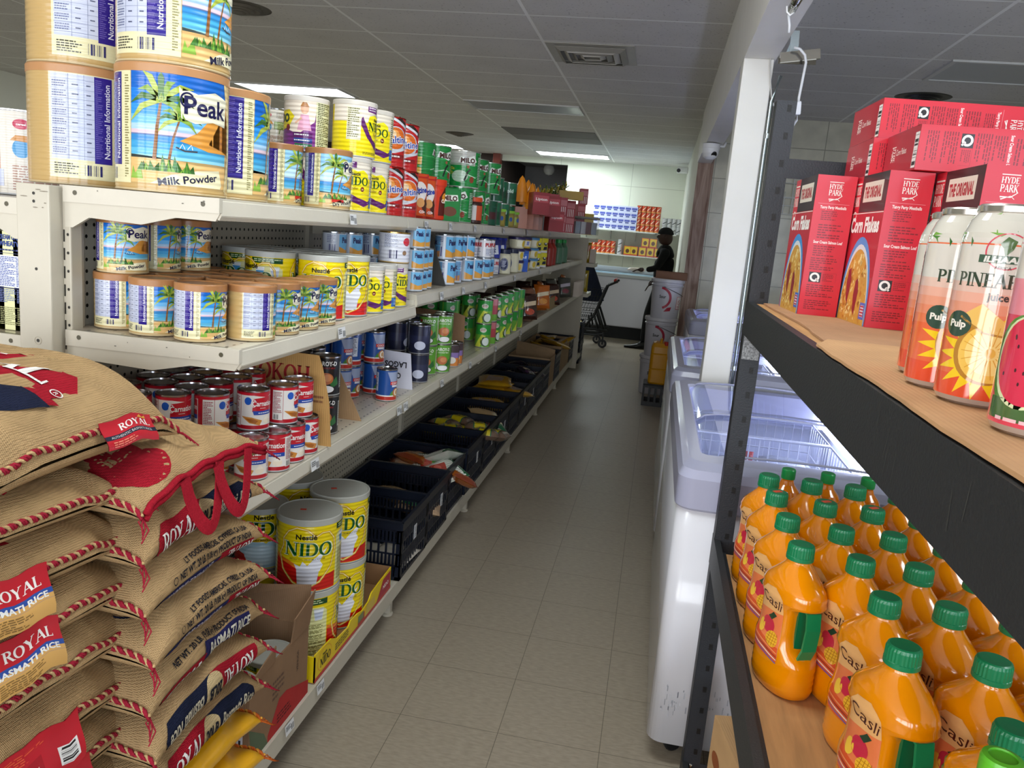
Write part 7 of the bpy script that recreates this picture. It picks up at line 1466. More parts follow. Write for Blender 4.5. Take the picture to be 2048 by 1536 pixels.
b = MB(); b.tube([on_y(x, y, 3.25) for x, y in ((1588, 95), (1600, 98), (1610, 110), (1612, 125), (1604, 165), (1598, 195), (1597, 205))], .005, 8, 'd8dae0'); b.tube([on_y(x, y, 3.25) for x, y in ((1596, 226), (1593, 240), (1582, 257))], .005, 8, 'd8dae0'); b.build('white_cable', M_PLAS, lamp)
b = MB(); b.bar(on_y(1597, 203, 3.25), on_y(1595, 230, 3.25), .024, .02, 'dcdee8'); b.build('cable_switch', M_PLAS, lamp, bevel=.004)
o = thing('ceiling_rail', (0, 0, 0), 'short chrome rail with a white hook under the ceiling beside the header', 'rail'); b = MB(); b.tube([on_y(1600, -10, 2.6), on_y(1583, 20, 2.75)], .014, 14, 'b0aca4'); b.build('rail_tube', M_CHROME, o); b = MB(); b.tube([on_y(1574, 12, 2.7), on_y(1574, 24, 2.7), on_y(1580, 31, 2.7), on_y(1588, 26, 2.7), on_y(1589, 20, 2.7)], .003, 8, 'e0e0e4'); b.tube([on_y(x, y, 2.75) for x, y in ((1577, 30), (1579, 50), (1578, 66))], .004, 8, 'd8dae0'); b.build('hook_cord', M_PLAS, o)
o = tag(MB().build('conduit_pipe', M_TIN), 'thin metal conduit pipe running down the corner of the white column', 'pipe'); b = MB(); b.tube([(.382, 3.655, z) for z in (.02, 1.2, 2.1)]+[(.40, 3.63, 2.2)], .008, 10, 'a9b4ba'); [b.lathe([(.0105, 0), (.0105, .02)], 12, 'c0c8cc', c=(.382, 3.655, z)) for z in (.95, 1.95)]; o.data = b.mesh('conduit', M_TIN)
b = MB(); b.tube([on_y(x, y, 3.655) for x, y in ((1541, 88), (1542, 100), (1540, 130), (1541, 165), (1543, 195), (1548, 212))], .003, 8, 'c8c6c2'); tag(b.build('electric_cable', M_PLAS), 'thin grey cord hanging down the face of the white column', 'cord')
# ------------------------------------------------------------------ chest freezers on the right
M_FRZ = mat('freezer_white', .22, color='dcdce4', coat=.5); M_RIM = mat('freezer_rim', .3, color='a9abc4', coat=.3); M_LINER = mat('freezer_liner', .3, color='d8def2', coat=.2)
M_LED = mat('led_strip', .5, color='ffffff', emit=('dfe6ff', 22)); M_LID = thin_glass('lid_glass', 'f2f5ff', haze=.05)
M_ICE = mat('frosty_film', .25, color='cfd6ea', coat=.5, noise=.25, nscale=14, bump=.8, bscale=26)
def rrect(x0, x1, y0, y1, r, n=6):
    out = []
    for cx, cy, a0 in ((x1-r, y0+r, -PI/2), (x1-r, y1-r, 0), (x0+r, y1-r, PI/2), (x0+r, y0+r, PI)): out += [(cx+r*math.cos(a0+PI/2*k/n), cy+r*math.sin(a0+PI/2*k/n)) for k in range(n+1)]
    return out
def ringwall(b, outer, inner, z0, z1, col):
    n = len(outer); vs = [(x, y, z0) for x, y in outer]+[(x, y, z1) for x, y in outer]+[(x, y, z0) for x, y in inner]+[(x, y, z1) for x, y in inner]; f = []
    for k in range(n):
        j = (k+1) % n; f += [(k, j, n+j, n+k), (2*n+j, 2*n+k, 3*n+k, 3*n+j), (n+k, n+j, 3*n+j, 3*n+k), (j, k, 2*n+k, 2*n+j)]
    b.add(vs, f, col, 0, True)
def freezer(x0, x1, y0, y1, label, rim=.11, wheels=True, lidm=None, scuff=False, lite=30):
    o = thing('chest_freezer', (0, 0, 0), label, 'freezer'); b = MB(); out = rrect(x0, x1, y0, y1, .045); inn = rrect(x0+.06, x1-.06, y0+.06, y1-.06, .03)
    ringwall(b, out, inn, .07, .775, 'ffffff'); b.box(x0+.05, x1-.05, y0+.05, y1-.05, .06, .30, 'ffffff')
    b.build('cabinet', M_FRZ, o)
    l = MB(); ringwall(l, inn, rrect(x0+.065, x1-.065, y0+.065, y1-.065, .028), .301, .80, 'ffffff'); l.box(x0+.06, x1-.06, y0+.06, y1-.06, .3005, .305, 'ffffff'); l.build('liner', M_LINER, o)
    r = MB(); prof = [(0, .775), (-.006, .782), (-.006, .865), (.004, .888), (.022, .90), (.055, .90), (.062, .89), (.062, .78)]
    rings = []
    for d, z in prof: rings.append([(x, y, z) for x, y in rrect(x0+d, x1-d, y0+d*(1 if d < .02 else 2.5), y1-d*(1 if d < .02 else 2.5), .05 if d < .03 else .03)])
    n = len(rings[0])
    for a_, c_ in zip(rings, rings[1:]): r.add(a_+c_, [(k, (k+1) % n, n+(k+1) % n, n+k) for k in range(n)], 'ffffff', 0, True)
    r.build('rim', M_RIM, o)
    ym = (y0+y1)/2
    for k, (a, c, z) in enumerate(((y0+.14, ym+.05, .896), (ym-.05, y1-.14, .904))):
        g = MB(); gx0, gx1 = x0+.05, x1-.05
        def P(u, v, dz): x = gx0+(gx1-gx0)*u; return (x, a+(c-a)*v, z+dz+.012*math.sin(PI*u)-.035*max(0, 1-u/.12)**2)
        g.grid(lambda u, v: P(u, v, 0), 14, 4, 'ffffff'); g.build('glass_lid', M_LID, o)
        f = MB(); f.tube([P(u/14, 0, .002) for u in range(15)], .0035, 8, '9a9cb0'); f.tube([P(u/14, 1, .002) for u in range(15)], .0035, 8, '9a9cb0'); f.build('lid_frame', M_PLAS, o)
    if lite:
        MB().box(x1-.135, x1-.12, y0+.16, y1-.16, .795, .825, 'ffffff').build('led_strip', M_LED, o)
    for (wx, wy) in ((x0+.08, y0+.08), (x1-.08, y0+.08), (x0+.08, y1-.08), (x1-.08, y1-.08)):
        w_ = MB(); w_.lathe([(.022, -.012), (.027, -.008), (.027, .008), (.022, .012)], 16, '17181a'); c = w_.build('caster', M_PLAS, o, loc=(wx, wy, .0285)); c.rotation_euler = (PI/2, 0, .4)
        MB().box(wx-.014, wx+.014, wy-.016, wy+.016, .045, .07, '8a8c90').build('caster_fork', M_TIN, o)
    return o
f1 = freezer(.125, .86, 2.135, 3.60, 'white chest freezer with grey rim and glass lids, nearest behind the black post')
a = Art(); r_ = random.Random(9)
for k in range(70): x = r_.gauss(.20, .04) if k % 2 else r_.gauss(.06, .02); z = r_.gauss(.20, .03); a.rect(x, z, x+r_.uniform(.001, .003), z+r_.uniform(.003, .02), r_.choice(('8a8c94', 'a0a2aa', 'b8b8c0')), 1)
b = MB(); b.art(a, flatmap((.125, 2.1347, 0), (1, 0, 0), (0, 0, 1), (0, -1, 0))); b.build('scuff_marks', M_MATTE, f1)
f2 = freezer(.125, .86, 3.845, 5.30, 'white chest freezer with grey rim beyond the white column')
f3 = freezer(.30, .98, 6.55, 7.75, 'small chest freezer with a silver rim against the tiled wall')
def basket(x0, x1, y0, y1, z0, z1, label):
    o = tag(MB().build('wire_basket', M_PLAS), label, 'basket'); b = MB(); c = 'e2e6f4'
    for z in (z0, (z0+z1)/2, z1): b.tube([(x0, y0, z), (x1, y0, z), (x1, y1, z), (x0, y1, z)], .003 if z < z1 else .0045, 6, c, closed=True)
    nx, ny = 14, 9
    for k in range(nx+1): x = x0+(x1-x0)*k/nx; b.tube([(x, y0, z1), (x, y0, z0), (x, y1, z0), (x, y1, z1)], .0016, 4, c)
    for k in range(ny+1): y = y0+(y1-y0)*k/ny; b.tube([(x0, y, z1), (x0, y, z0), (x1, y, z0), (x1, y, z1)], .0016, 4, c)
    o.data = b.mesh('wire_basket', M_PLAS); return o
fz = laid('frozen_bag', .22, .17, .055, 'cfd6ea', None, '', m=M_ICE); q = 0
for f_, (y0, ln, n_) in enumerate(((2.31, .36, 'nearest basket of the first freezer'), (2.69, .36, 'middle basket of the first freezer'), (3.07, .36, 'farthest basket of the first freezer'), (4.02, .54, 'nearer basket of the second freezer'), (4.58, .54, 'farther basket of the second freezer'))):
    basket(.20, .705, y0, y0+ln, .55, .79, 'white wire rack, the '+n_)
    for k in range(6): q += 1; o = put(fz, (.325+.245*(k % 2), y0+.09+(ln-.18)*((k//2) % 2), .556+.058*(k//4)+.012*(k % 3)), .08*((k*5) % 3-1), 'frosty clear food bag in the '+n_, 'frosty bags in the '+n_)
for i, (x, y, c) in enumerate(((.45, 2.75, 'b02838'), (.62, 2.86, 'b83040'), (.44, 3.2, 'c02434'))): o = pouch('red_tub', .03, .10, .03, c, None, 'thin red stick pack upright in the nearest freezer, %s' % ('first', 'second', 'third')[i], 'pack'); o.location = (x, y, .60)
# conveyor of small things past the freezers: pails, jerrycan, black crate, box
a = Art(); 
a.ring(-.05, .20, .10, .10, .022, 'a8283c', 1, a0=-1.2, a1=1.4); a.poly([(-.0, .07), (.06, .08), (.07, .12), (.03, .11)], 'a8283c', 2); a.text('Sour', -.02, .20, .03, '2a2a2a', 2, width=.06, bold=.03); a.rect(.12, .10, .20, .22, 'e8e4e0', 1)
a.line([(.12, .10), (.20, .10), (.20, .22), (.12, .22), (.12, .10)], .006, 'b83a44', 2); a.ring(.16, .165, .022, .022, .005, 'b83a44', 3); a.line([(.146, .178), (.174, .152)], .005, 'b83a44', 3); a.fine(.13, .11, .19, .135, 2, 'b83a44', 3); a.fine(.24, .10, .29, .20, 5, 'b85a60', 1)
pl = thing('pail', (0, 0, 0), '', 'pail'); b = MB(); b.lathe([(.130, 0), (.132, .004), (.148, .31), (.156, .315), (.156, .325), (.150, .33), (.150, .345), (.157, .35), (.157, .362)], 40, 'c3c1c8'); b.art(a, cylmap(lambda v: .132+.05*(v or 0), 0), du=.02); b.build('body', M_PLAS, pl)
b = MB(); b.lathe([(.160, .352), (.162, .356), (.162, .378), (.156, .384), (.146, .384), (.144, .378), (.0001, .378)], 40, 'cbc9ce'); b.build('lid', M_PLAS, pl); b = MB(); b.tube([(.158*math.sin(t)*1.0, -.158*math.cos(t), .31-.12*math.sin((t+.1)/2.0)) for t in [-.1+.12*k for k in range(14)]], .003, 6, '6a6a70'); b.build('bail_handle', M_TIN, pl)
px_ = on(1321, 775, 2, 0)
for z, x, l in ((0, .075, 'white plastic pail at the bottom of the stack of three'), (.379, .085, 'white plastic pail with a red ring print, middle of the stack'), (.758, .105, 'white plastic pail with a red ring print, top of the stack')): put(pl, (x, 8.02, z), -.1, l)
o = openbox('cardboard_box', .30, .20, .07, '7e5c48', 'low brown cardboard box on top of the white pails'); o.location = (.13, 8.02, 1.1395)
o = thing('milk_crate', (.105, 7.44, 0), 'black plastic crate on the floor under the yellow jerrycan', 'crate'); b = MB(); 
for q in ((-.12, .12, -.12, -.105), (-.12, .12, .105, .12), (-.12, -.105, -.105, .105), (.105, .12, -.105, .105)): b.box(*q, .0, .04, '101216'); b.box(*q, .17, .20, '101216'); [b.box(max(q[0], min(q[1]-.02, q[0]+.055*k)), max(q[0], min(q[1]-.02, q[0]+.055*k))+.02, q[2], q[3], .04, .17, '101216') if q[1]-q[0] > .1 else b.box(q[0], q[1], max(q[2], min(q[3]-.02, q[2]+.05*k)), max(q[2], min(q[3]-.02, q[2]+.05*k))+.02, .04, .17, '101216') for k in range(5)]
b.box(-.12, .12, -.12, .12, .195, .205, '101216'); b.build('crate_body', M_PLAS, o)
o = thing('jerrycan', (.105, 7.44, .2055), 'yellow jerrycan with a red spout standing on the black crate', 'can'); b = MB(); out = []
for z, s_ in ((0, .92), (.015, 1), (.13, 1), (.135, .97), (.145, 1), (.27, 1), (.275, .97), (.285, 1), (.34, .98), (.375, .80), (.385, .5)): out.append([(x, y, z) for x, y in rrect(-.085*s_, .085*s_, -.10*s_, .10*s_, .03*s_)])
n = len(out[0]); [b.add(p+q, [(k, (k+1) % n, n+(k+1) % n, n+k) for k in range(n)], 'c98c0a', 0, True) for p, q in zip(out, out[1:])]; b.add(out[-1], [tuple(range(n))], 'c98c0a'); b.add(out[0], [tuple(range(n-1, -1, -1))], 'c98c0a'); b.build('body', M_PLAS, o)
b = MB(); b.tube([(0, -.06, .375), (0, -.045, .405), (0, .03, .405), (0, .06, .375)], .012, 10, 'c98c0a'); b.build('handle', M_PLAS, o); b = MB(); b.lathe([(.02, .36), (.02, .39), (.016, .395)], 20, 'b8281c', c=(.045, -.07, 0)); b.build('spout_cap', M_PLAS, o)
# cameras
def dome(loc, s, label, yaw):
    o = thing('security_camera', loc, label, 'camera'); b = MB(); b.lathe([(.0001, -.075*s), (.025*s, -.07*s), (.045*s, -.055*s), (.055*s, -.03*s), (.056*s, 0), (.058*s, .004*s), (.058*s, .03*s), (.05*s, .034*s)], 32, 'dcdce0'); b.build('housing', M_PLAS, o)
    l = MB(); l.lathe([(.0001, -.006*s), (.02*s, -.004*s), (.024*s, .004*s)], 20, '101218'); c = l.build('lens', M_SLEEVE, o, loc=(.022*s, -.038*s, -.042*s)); c.rotation_euler = (-.9, 0, .5)
    k = MB(); k.tube([(.055*s, 0, .02*s), (.085*s, 0, .02*s), (.095*s, 0, .05*s)], .008*s, 10, 'd0d0d4'); k.build('bracket', M_PLAS, o); return o
p = on(1421, 303, 1, 6.6); dome((p.x, 6.6, p.z+.02), 1.15, 'white dome security camera hanging by the header above the freezers', 0)
p = on(1365, 343, 1, 13.5); o = thing('bullet_camera', (.20, 13.3, p.z), 'small white camera high on the side wall near the back corner', 'camera'); b = MB(); b.box(-.10, .07, -.05, .05, -.05, .05, 'e0e0dc'); b.build('housing', M_PLAS, o, bevel=.02); b = MB(); b.lathe([(.03, 0), (.03, .012)], 20, '15161a'); c = b.build('lens', M_PLAS, o, loc=(-.075, -.05, -.01)); c.rotation_euler.x = PI/2
# ------------------------------------------------------------------ back of the shop
bf = thing('chest_freezer', (0, 0, 0), 'long white chest freezer along the back wall behind the trolley', 'freezer'); X0, X1, YQ = -1.9, .10, 12.15; b = MB(); b.box(X0, X1, YQ, YQ+.72, .18, .92, 'd3d8d6'); b.build('cabinet', M_FRZ, bf, bevel=.02); MB().box(X0+.03, X1-.03, YQ+.03, YQ+.70, 0.0, .18, '1c1d1e').build('plinth', M_MATTE, bf)
MB().box(X0, X1, YQ-.01, YQ+.05, .92, .965, 'c9cfcf').build('front_rail', M_RIM if False else M_PLAS, bf); b = MB(); b.box(X0, X1, YQ+.05, YQ+.7, .93, .94, 'dff4f6'); b.build('inner_tray', mat('lit_interior', .3, color='d4eef0'), bf)
for x0, x1, z in ((X0+.02, -.95, 1.02), (-1.0, X1-.02, 1.03)): MB().box(x0, x1, YQ+.04, YQ+.70, z-.04, z-.035, 'ffffff').build('glass_lid', M_LID, bf)
MB().box(-1.0, -.95, YQ+.0, YQ+.05, .965, 1.08, '2a2c2e').build('lid_handle', M_PLAS, bf); MB().box(X0, X1, YQ+.66, YQ+.72, .94, 1.05, 'c9cfcf').build('back_rail', M_PLAS, bf); a_ = area('lamp', (0, 0, 0), (0, 0, 0), 1.7, .3, 6, (.75, 1, 1)); a_.parent = bf; a_.location = ((X0+X1)/2, YQ+.35, .985); a_.rotation_euler = (PI, 0, 0)
tag(pouch('white_parcel', .28, .12, .08, 'e8ddd0', None, 'x', 'bag', flat=True), 'pale parcel lying on the lid of the back freezer', 'bag').location = (-.33, YQ+.15, 1.0)
def wshelf(z, xa, xb, label):
    o = thing('wall_shelf', (0, 0, 0), label, 'shelf'); b = MB(); b.box(xa, xb, 13.62, 13.985, z-.02, z, 'dfe1dc'); b.build('board', M_STEEL, o)
    for k in range(5): x = xa+.25+(xb-xa-.5)*k/4; b = MB(); b.add([(x-.006, 13.97, z-.02), (x-.006, 13.66, z-.02), (x-.006, 13.66, z-.04), (x-.006, 13.97, z-.17), (x+.006, 13.97, z-.02), (x+.006, 13.66, z-.02), (x+.006, 13.66, z-.04), (x+.006, 13.97, z-.17)], [(0, 1, 2, 3), (7, 6, 5, 4), (0, 4, 5, 1), (1, 5, 6, 2), (2, 6, 7, 3), (3, 7, 4, 0)], 'c8cac6'); b.build('bracket', M_STEEL, o)
zA = on(1230, 459, 1, 13.65).z; zB = on(1230, 508, 1, 13.65).z
wshelf(zA, -1.95, .22, 'upper white wall shelf of stacked tins on the back wall'); wshelf(zB, -1.95, .22, 'lower white wall shelf of stacked tins on the back wall')
a = Art(); a.rect(.005, .04, .095, .075, '4a58b0', 1); a.rect(.02, .015, .08, .035, '30408c', 1); bb = carton('milk_carton', .105, .10, .098, 'c9d0ec', {'f': a}, '', 'box')
mm = 0
def bx_(px, y=13.72): return on(px, 440, 1, y).x
for c in range(7):
    for r in range(4): mm += 1; put(bb, (bx_(1192+12.6*c), 13.70, zA+.0006+.0985*r), 0, 'blue and white carton in the block on the upper wall shelf, %s column, %s from the shelf' % (ORD[c], ORD[r]))
a = Art(.1); a.rect(-1.4, .05, 1.4, 1.05, 'c0452a', 0); a.poly([(-.3, .2), (.3, .8), (.3, .95), (-.3, .4)], 'ecd0b8', 1); a.rect(-1.4, .05, 1.4, .2, 'd88a40', 1)
rt = tin('tomato_tin', .042, .105, 'c0452a', a, '', n=20, rim='c8a070'); 
for c in range(5):
    for r in range(4): put(rt, (bx_(1277+9.6*c), 13.70, zA+.0006+.1055*r), 0, 'orange-red tin stacked on the upper wall shelf, %s column, %s from the shelf' % (ORD[c], ORD[r]))
a = Art(.1); a.rect(-1.4, .05, 1.4, .95, 'b8babc', 0); a.poly([(-.3, .25), (.3, .6), (.3, .75), (-.3, .4)], '2c2e30', 1); gt = tin('grey_tin', .042, .125, 'b8babc', a, '', n=20)
for c in range(5):
    for r in range(2): put(gt, (bx_(1330+9.6*c), 13.70, zA+.0006+.1256*r), 0, 'grey and black tin on the upper wall shelf, %s column, %s' % (ORD[c], ('lower', 'upper')[r]))
for c in range(7):
    for r in range(2): put(rt, (bx_(1174+9.6*c), 13.70, zB+.0006+.1055*r), .3, 'orange-red tin on the lower wall shelf, %s column, %s' % (ORD[c], ('lower', 'upper')[r])) if not (r == 1 and c < 2) else None
for r in range(2): put(gt, (bx_(1246), 13.70, zB+.0006+.1256*r), 0, 'grey and black tin alone on the lower wall shelf, %s' % ('lower', 'upper')[r])
a = Art(); a.rect(.01, .02, .11, .14, 'd8b828', 1); a.ell(.06, .07, .03, .035, '5a2a18', 2); a.rect(.0, .0, .12, .018, 'b83a1c', 2); yb3 = carton('seasoning_box', .12, .12, .15, 'c8501c', {'f': a}, '', 'box')
for i, (px, y, z) in enumerate(((1262, 13.70, 0), (1275, 13.70, 0), (1292, 13.70, 0), (1308, 13.70, 0), (1324, 13.70, 0), (1296, 13.70, .151), (1312, 13.70, .151))): put(yb3, (bx_(px), y, zB+.0006+z), 0, 'yellow and red seasoning box on the lower wall shelf, %s' % ('beside the grey tins', 'second', 'third', 'fourth', 'next to the man in the cap', 'upper layer first', 'upper layer second')[i])
# globe lamp in the back room
o = thing('globe_lamp', (on(1098, 340, 1, 15.0).x, 15.0, 2.745), 'unlit glass globe ceiling lamp in the dim back room', 'lamp'); b = MB(); b.lathe([(.05, -.03), (.07, -.02), (.07, 0)], 24, 'b8b4ac'); b.build('lamp_base', M_PLAS, o); b = MB(); b.lathe([(.0001, -.24), (.06, -.225), (.10, -.18), (.11, -.13), (.09, -.07), (.05, -.03)], 28, 'b8b8b4'); b.build('lamp_globe', M_SLEEVE, o)
# trolley
tr = thing('shopping_trolley', (0, 0, 0), 'black two-tier shopping trolley standing at the end of the aisle', 'trolley'); Y = 10.9; K = '121416'
def ty_(px, py, y=Y): return on(px, py, 1, y)
b = MB()
for dy in (0, .42):
    b.tube([ty_(1236, 563, Y)+Vector((0, dy, 0)), ty_(1214, 572, Y)+Vector((0, dy, 0)), ty_(1210, 580, Y)+Vector((0, dy, 0)), ty_(1188, 630, Y)+Vector((0, dy, 0)), ty_(1168, 655, Y)+Vector((0, dy, 0))], .016, 8, K)
    b.tube([ty_(1188, 630)+Vector((0, dy, 0)), ty_(1196, 656)+Vector((0, dy, 0))], .016, 8, K); b.tube([ty_(1195, 618)+Vector((0, dy, 0)), ty_(1207, 658)+Vector((0, dy, 0))], .016, 8, K); b.tube([ty_(1177, 630)+Vector((0, dy, 0)), ty_(1180, 655)+Vector((0, dy, 0))], .012, 8, K)
    b.tube([ty_(1167, 655)+Vector((0, dy, 0)), ty_(1214, 662)+Vector((0, dy, 0))], .018, 8, K); b.tube([ty_(1167, 668)+Vector((0, dy, 0)), ty_(1190, 670)+Vector((0, dy, 0)), ty_(1205, 668)+Vector((0, dy, 0)), ty_(1210, 660)+Vector((0, dy, 0))], .010, 8, K)
b.build('frame', M_BLACK, tr); b = MB(); p = ty_(1230, 561); b.tube([p, p+Vector((0, .42, 0))], .018, 10, 'a8322c'); b.build('handle_grip', M_PLAS, tr)
for i, (z0, px0, px1, py) in enumerate(((0, 1150, 1190, 628), (1, 1150, 1208, 574))):
    b = MB(); p0, p1 = ty_(px0, py), ty_(px1, py); zb = p0.z; h = .06 if i == 0 else .30
    for zz in ([zb, zb-h] if i == 0 else [zb, zb-.1, zb-.2, zb-h]): b.tube([(p0.x, Y, zz), (p1.x-(zb-zz)*.35, Y, zz), (p1.x-(zb-zz)*.35, Y+.42, zz), (p0.x, Y+.42, zz)], .004, 5, K, closed=True)
    for k in range(11): x = p0.x+(p1.x-p0.x)*k/10; b.tube([(x, Y, zb), (x-h*.3, Y, zb-h), (x-h*.3, Y+.42, zb-h), (x, Y+.42, zb)], .003, 4, K)
    b.build('wire_basket', M_BLACK, tr)
for i, (px, py, dy) in enumerate(((1193, 679, 0), (1204, 690, -.42), (1150, 679, 0), (1158, 688, -.42))):
    p = ty_(px, py, Y+.42+dy); w_ = MB(); w_.lathe([(.045, -.014), (.058, -.010), (.060, 0), (.058, .010), (.045, .014)], 24, '1a1b1d'); w_.lathe([(.030, -.0145), (.030, .0145)], 20, '8a8478'); c = w_.build('wheel', M_PLAS, tr, loc=(p.x, Y+.42+dy, .0605)); c.rotation_euler = (PI/2, 0, 0)
    MB().box(p.x-.012, p.x+.012, Y+.42+dy-.03, Y+.42+dy-.02, .05, .20, K).build('wheel_fork', M_BLACK, tr)
b = MB()   # navy jacket slung in the trolley
def Pj(u, v):
    a_ = TAU*u; z = .62+.62*v; r = (.17*(1-v)**.55+.045)*(1+.10*math.sin(5*a_+6*v)); return (-1.02+.10*(1-v)+r*1.0*math.cos(a_), 11.12+r*.8*math.sin(a_), z)
b.grid(Pj, 28, 16, '141c30'); tag(b.build('jacket', mat('navy_cloth', .9, noise=.2, nscale=20, bump=.5, bscale=25)), 'dark navy jacket bundled in the trolley beside the shelf end', 'jacket')
# person in a dark cap behind the pails
M_CLOTH = mat('dark_cloth', .9, noise=.15, nscale=25, bump=.3, bscale=60); M_SKIN = mat('skin', .55, color='3b261d')
per = thing('person', (0, 0, 0), 'person in a black cap and dark clothes walking behind the stacked white pails', 'person')
def skin(name, verts, edges, rad, m, root=0, sub=2):
    me = bpy.data.meshes.new(name); me.from_pydata(verts, edges, []); o = bpy.data.objects.new(name, me); COL.objects.link(o); o.parent = per
    md = o.modifiers.new('skin', 'SKIN'); md.use_smooth_shade = True
    for i, v in enumerate(me.skin_vertices[0].data): r = rad[i]; v.radius = r if isinstance(r, tuple) else (r, r); v.use_root = (i == root)
    s = o.modifiers.new('sub', 'SUBSURF'); s.levels = sub; s.render_levels = sub; me.materials.append(m); return o
PX, PY = .07, 11.35
V = [(PX, PY, .92), (PX, PY, 1.10), (PX-.01, PY, 1.28), (PX-.01, PY, 1.38), (PX-.02, PY, 1.455),      # pelvis, waist, chest, collar, neck
     (PX-.01, PY-.17, 1.34), (PX-.10, PY-.22, 1.13), (PX-.24, PY-.20, 1.10), (PX-.01, PY+.17, 1.34), (PX+.04, PY+.22, 1.10), (PX-.10, PY+.20, .96),
     (PX-.02, PY-.09, .88), (PX-.14, PY-.10, .50), (PX-.17, PY-.10, .10), (PX+.0, PY+.09, .88), (PX+.02, PY+.10, .50), (PX+.12, PY+.10, .12)]
E = [(0, 1), (1, 2), (2, 3), (3, 4), (3, 5), (5, 6), (6, 7), (3, 8), (8, 9), (9, 10), (0, 11), (11, 12), (12, 13), (0, 14), (14, 15), (15, 16)]
R = [(.15, .12), (.14, .11), (.16, .12), (.11, .09), .055, .07, .05, .038, .07, .05, .038, .10, .068, .045, .10, .068, .045]
skin('body', V, E, R, M_CLOTH)
def headP(u, v):
    a_, t = TAU*u, PI*v; st = math.sin(t); x = -.098*math.cos(a_)*st; y = .074*math.sin(a_)*st; z = .118*math.cos(t); f = max(0, math.cos(a_))*st
    if z < .02: x += .018*(1 if math.cos(a_) < 0 else -.1)*(-z/.1); y *= 1-.25*(-z/.118 if z < 0 else 0)
    x -= .020*max(0, 1-abs(z+.012)/.03)*max(0, math.cos(a_))**14*st*1.2; x += .008*max(0, 1-abs(z-.022)/.02)*max(0, math.cos(a_-.42))**10+.008*max(0, 1-abs(z-.022)/.02)*max(0, math.cos(a_+.42))**10; x -= .007*max(0, 1-abs(z+.05)/.014)*max(0, math.cos(a_))**6
    return (x, y, z)
b = MB(); b.grid(headP, 48, 32, 'ffffff'); h_ = b.build('head', M_SKIN, per, loc=(PX-.03, PY, 1.565))
for s_ in (-1, 1):
    e_ = MB(); e_.lathe([(.0001, -.011), (.008, -.008), (.011, 0), (.008, .008), (.0001, .011)], 14, 'e8e2da'); e_.build('eye', M_PLAS, h_, loc=(-.078, .030*s_, .020)); r__ = MB(); r__.grid(lambda u, v, s_=s_: (.005+.020*math.cos(TAU*u)*(.4+.6*v), s_*(.073+.010*v), -.0+.030*math.sin(TAU*u)*(.4+.6*v)), 14, 3, 'ffffff'); r__.build('ear', M_SKIN, h_)
b = MB(); b.grid(lambda u, v: (-.104*math.cos(TAU*u)*math.sin(PI*.5*v)*1.04, .082*math.sin(TAU*u)*math.sin(PI*.5*v)*1.04, .03+.098*math.cos(PI*.5*v)), 36, 12, '0e0f12'); b.grid(lambda u, v: (-.09-.085*v*(1-.5*(2*u-1)**2), .075*(2*u-1)*(1-.2*v), .034-.012*v+.004), 12, 6, '0e0f12'); b.grid(lambda u, v: (-.09-.085*v*(1-.5*(2*u-1)**2), .075*(2*u-1)*(1-.2*v), .031-.012*v), 12, 6, '0e0f12'); b.build('cap', M_CLOTH, h_)
def hand(wr, dr, label):
    w_ = Vector(wr); d = Vector(dr).normalized(); sd = Vector((0, 1, 0)); V = [w_, w_+d*.045, w_+d*.085]; E = [(0, 1), (1, 2)]; Rr = [(.022, .028), (.016, .036), (.012, .036)]
    for k, (o_, ln) in enumerate(((-.03, .062), (-.010, .074), (.010, .070), (.029, .054))): n0 = len(V); V += [w_+d*.085+sd*o_, w_+d*(.085+ln*.5)+sd*o_*1.1+Vector((0, 0, -.006)), w_+d*(.085+ln)+sd*o_*1.1+Vector((0, 0, -.026))]; E += [(2, n0), (n0, n0+1), (n0+1, n0+2)]; Rr += [.009, .0085, .007]
    n0 = len(V); V += [w_+d*.03+sd*-.038, w_+d*.06+sd*-.058+Vector((0, 0, -.01))]; E += [(0, n0), (n0, n0+1)]; Rr += [.010, .008]; skin('hand', V, E, Rr, M_SKIN, sub=1)
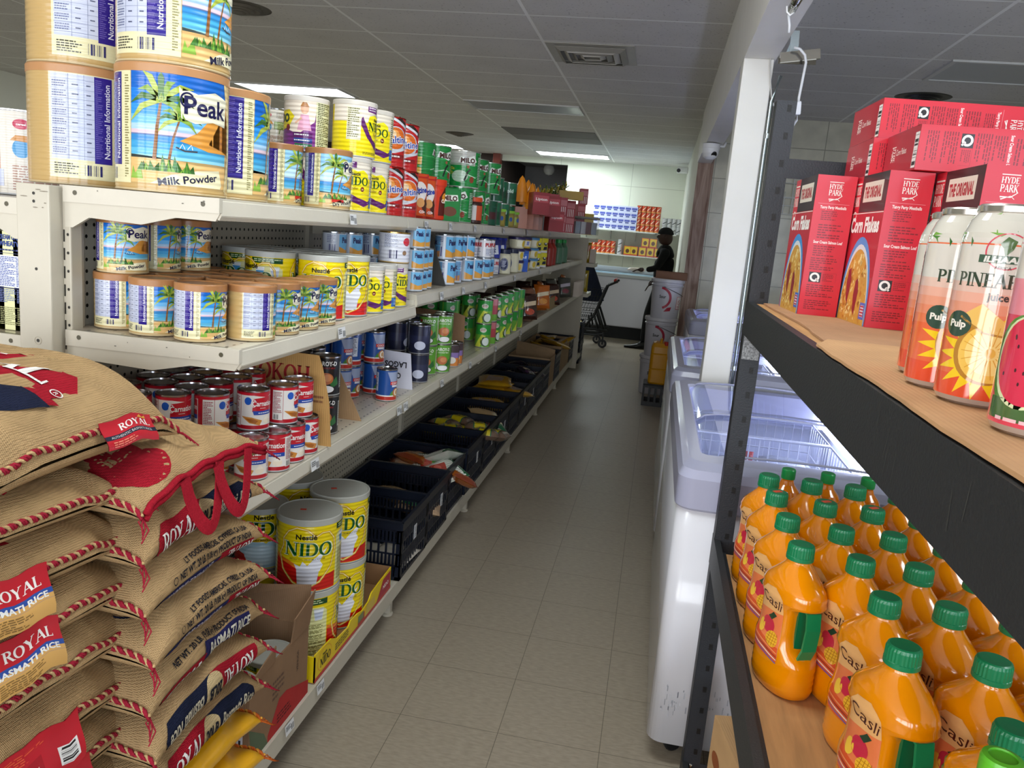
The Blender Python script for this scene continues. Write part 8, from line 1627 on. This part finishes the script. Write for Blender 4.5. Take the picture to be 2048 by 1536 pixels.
hand((PX-.26, PY-.20, 1.10), (-1, 0, -.1), 'h'); hand((PX-.13, PY+.20, .94), (-.6, 0, -.8), 'h')
for x, y, z, rt_ in ((PX-.19, PY-.10, 0, 0), (PX+.12, PY+.10, .03, .5)):
    b = MB(); prof = []
    for k in range(9):
        t = k/8; w_ = .034+.018*math.sin(PI*min(1, t*1.15)); hh = .09*(1-t)**1.6+.035 if t > .25 else .11; prof.append([(x+.06-.29*t, y+w_*math.cos(q)*(1 if k not in (0, 8) else .6), z+max(.0, hh*.5+hh*.5*math.sin(q))) for q in [TAU*m/12 for m in range(12)]])
    for p, q in zip(prof, prof[1:]): b.add(p+q, [(m, (m+1) % 12, 12+(m+1) % 12, 12+m) for m in range(12)], '0c0c0e', 0, True)
    b.add(prof[0], [tuple(range(12))], '0c0c0e'); b.add(prof[-1], [tuple(range(11, -1, -1))], '0c0c0e'); b.build('shoe', M_PLAS, per)
# wire racks of hooks on the tiled wall behind the rack
for px, py, w__, h__, l in ((1640, 340, .32, .14, 'white wire wall rack on the tiles above the cereal, upper one'), (1585, 395, .22, .08, 'small white wire basket rack on the tiles by the post, lower one')):
    p = on(px, py, 1, 8.2); b = MB(); [b.tube([(p.x-w__, 8.2, p.z+dz), (p.x+w__, 8.2, p.z+dz)], .005, 6, 'd4d6d4') for dz in (0, -h__, -h__*2)]; [b.tube([(p.x-w__+2*w__*k/6, 8.2, p.z+.05), (p.x-w__+2*w__*k/6, 8.2, p.z-h__*2)], .005, 6, 'd4d6d4') for k in range(7)]; [b.tube([(p.x+s_*w__, 8.2, p.z-h__), (p.x+s_*w__, 8.245, p.z-h__)], .005, 6, 'd4d6d4') for s_ in (-1, 1)]; tag(b.build('wire_wall_rack', M_PLAS), l, 'rack')
# ------------------------------------------------------------------ keep every label within sixteen words
for o in list(COL.objects):
    if o.get('label'):
        w_ = o['label'].split()
        for art_ in ('the', 'a', 'an', 'its', 'and'):
            while len(w_) > 16 and art_ in w_: w_.remove(art_)
        if len(w_) > 16: w_ = w_[:16]
        if len(w_) != len(o['label'].split()): o['label'] = ' '.join(w_).rstrip(',')
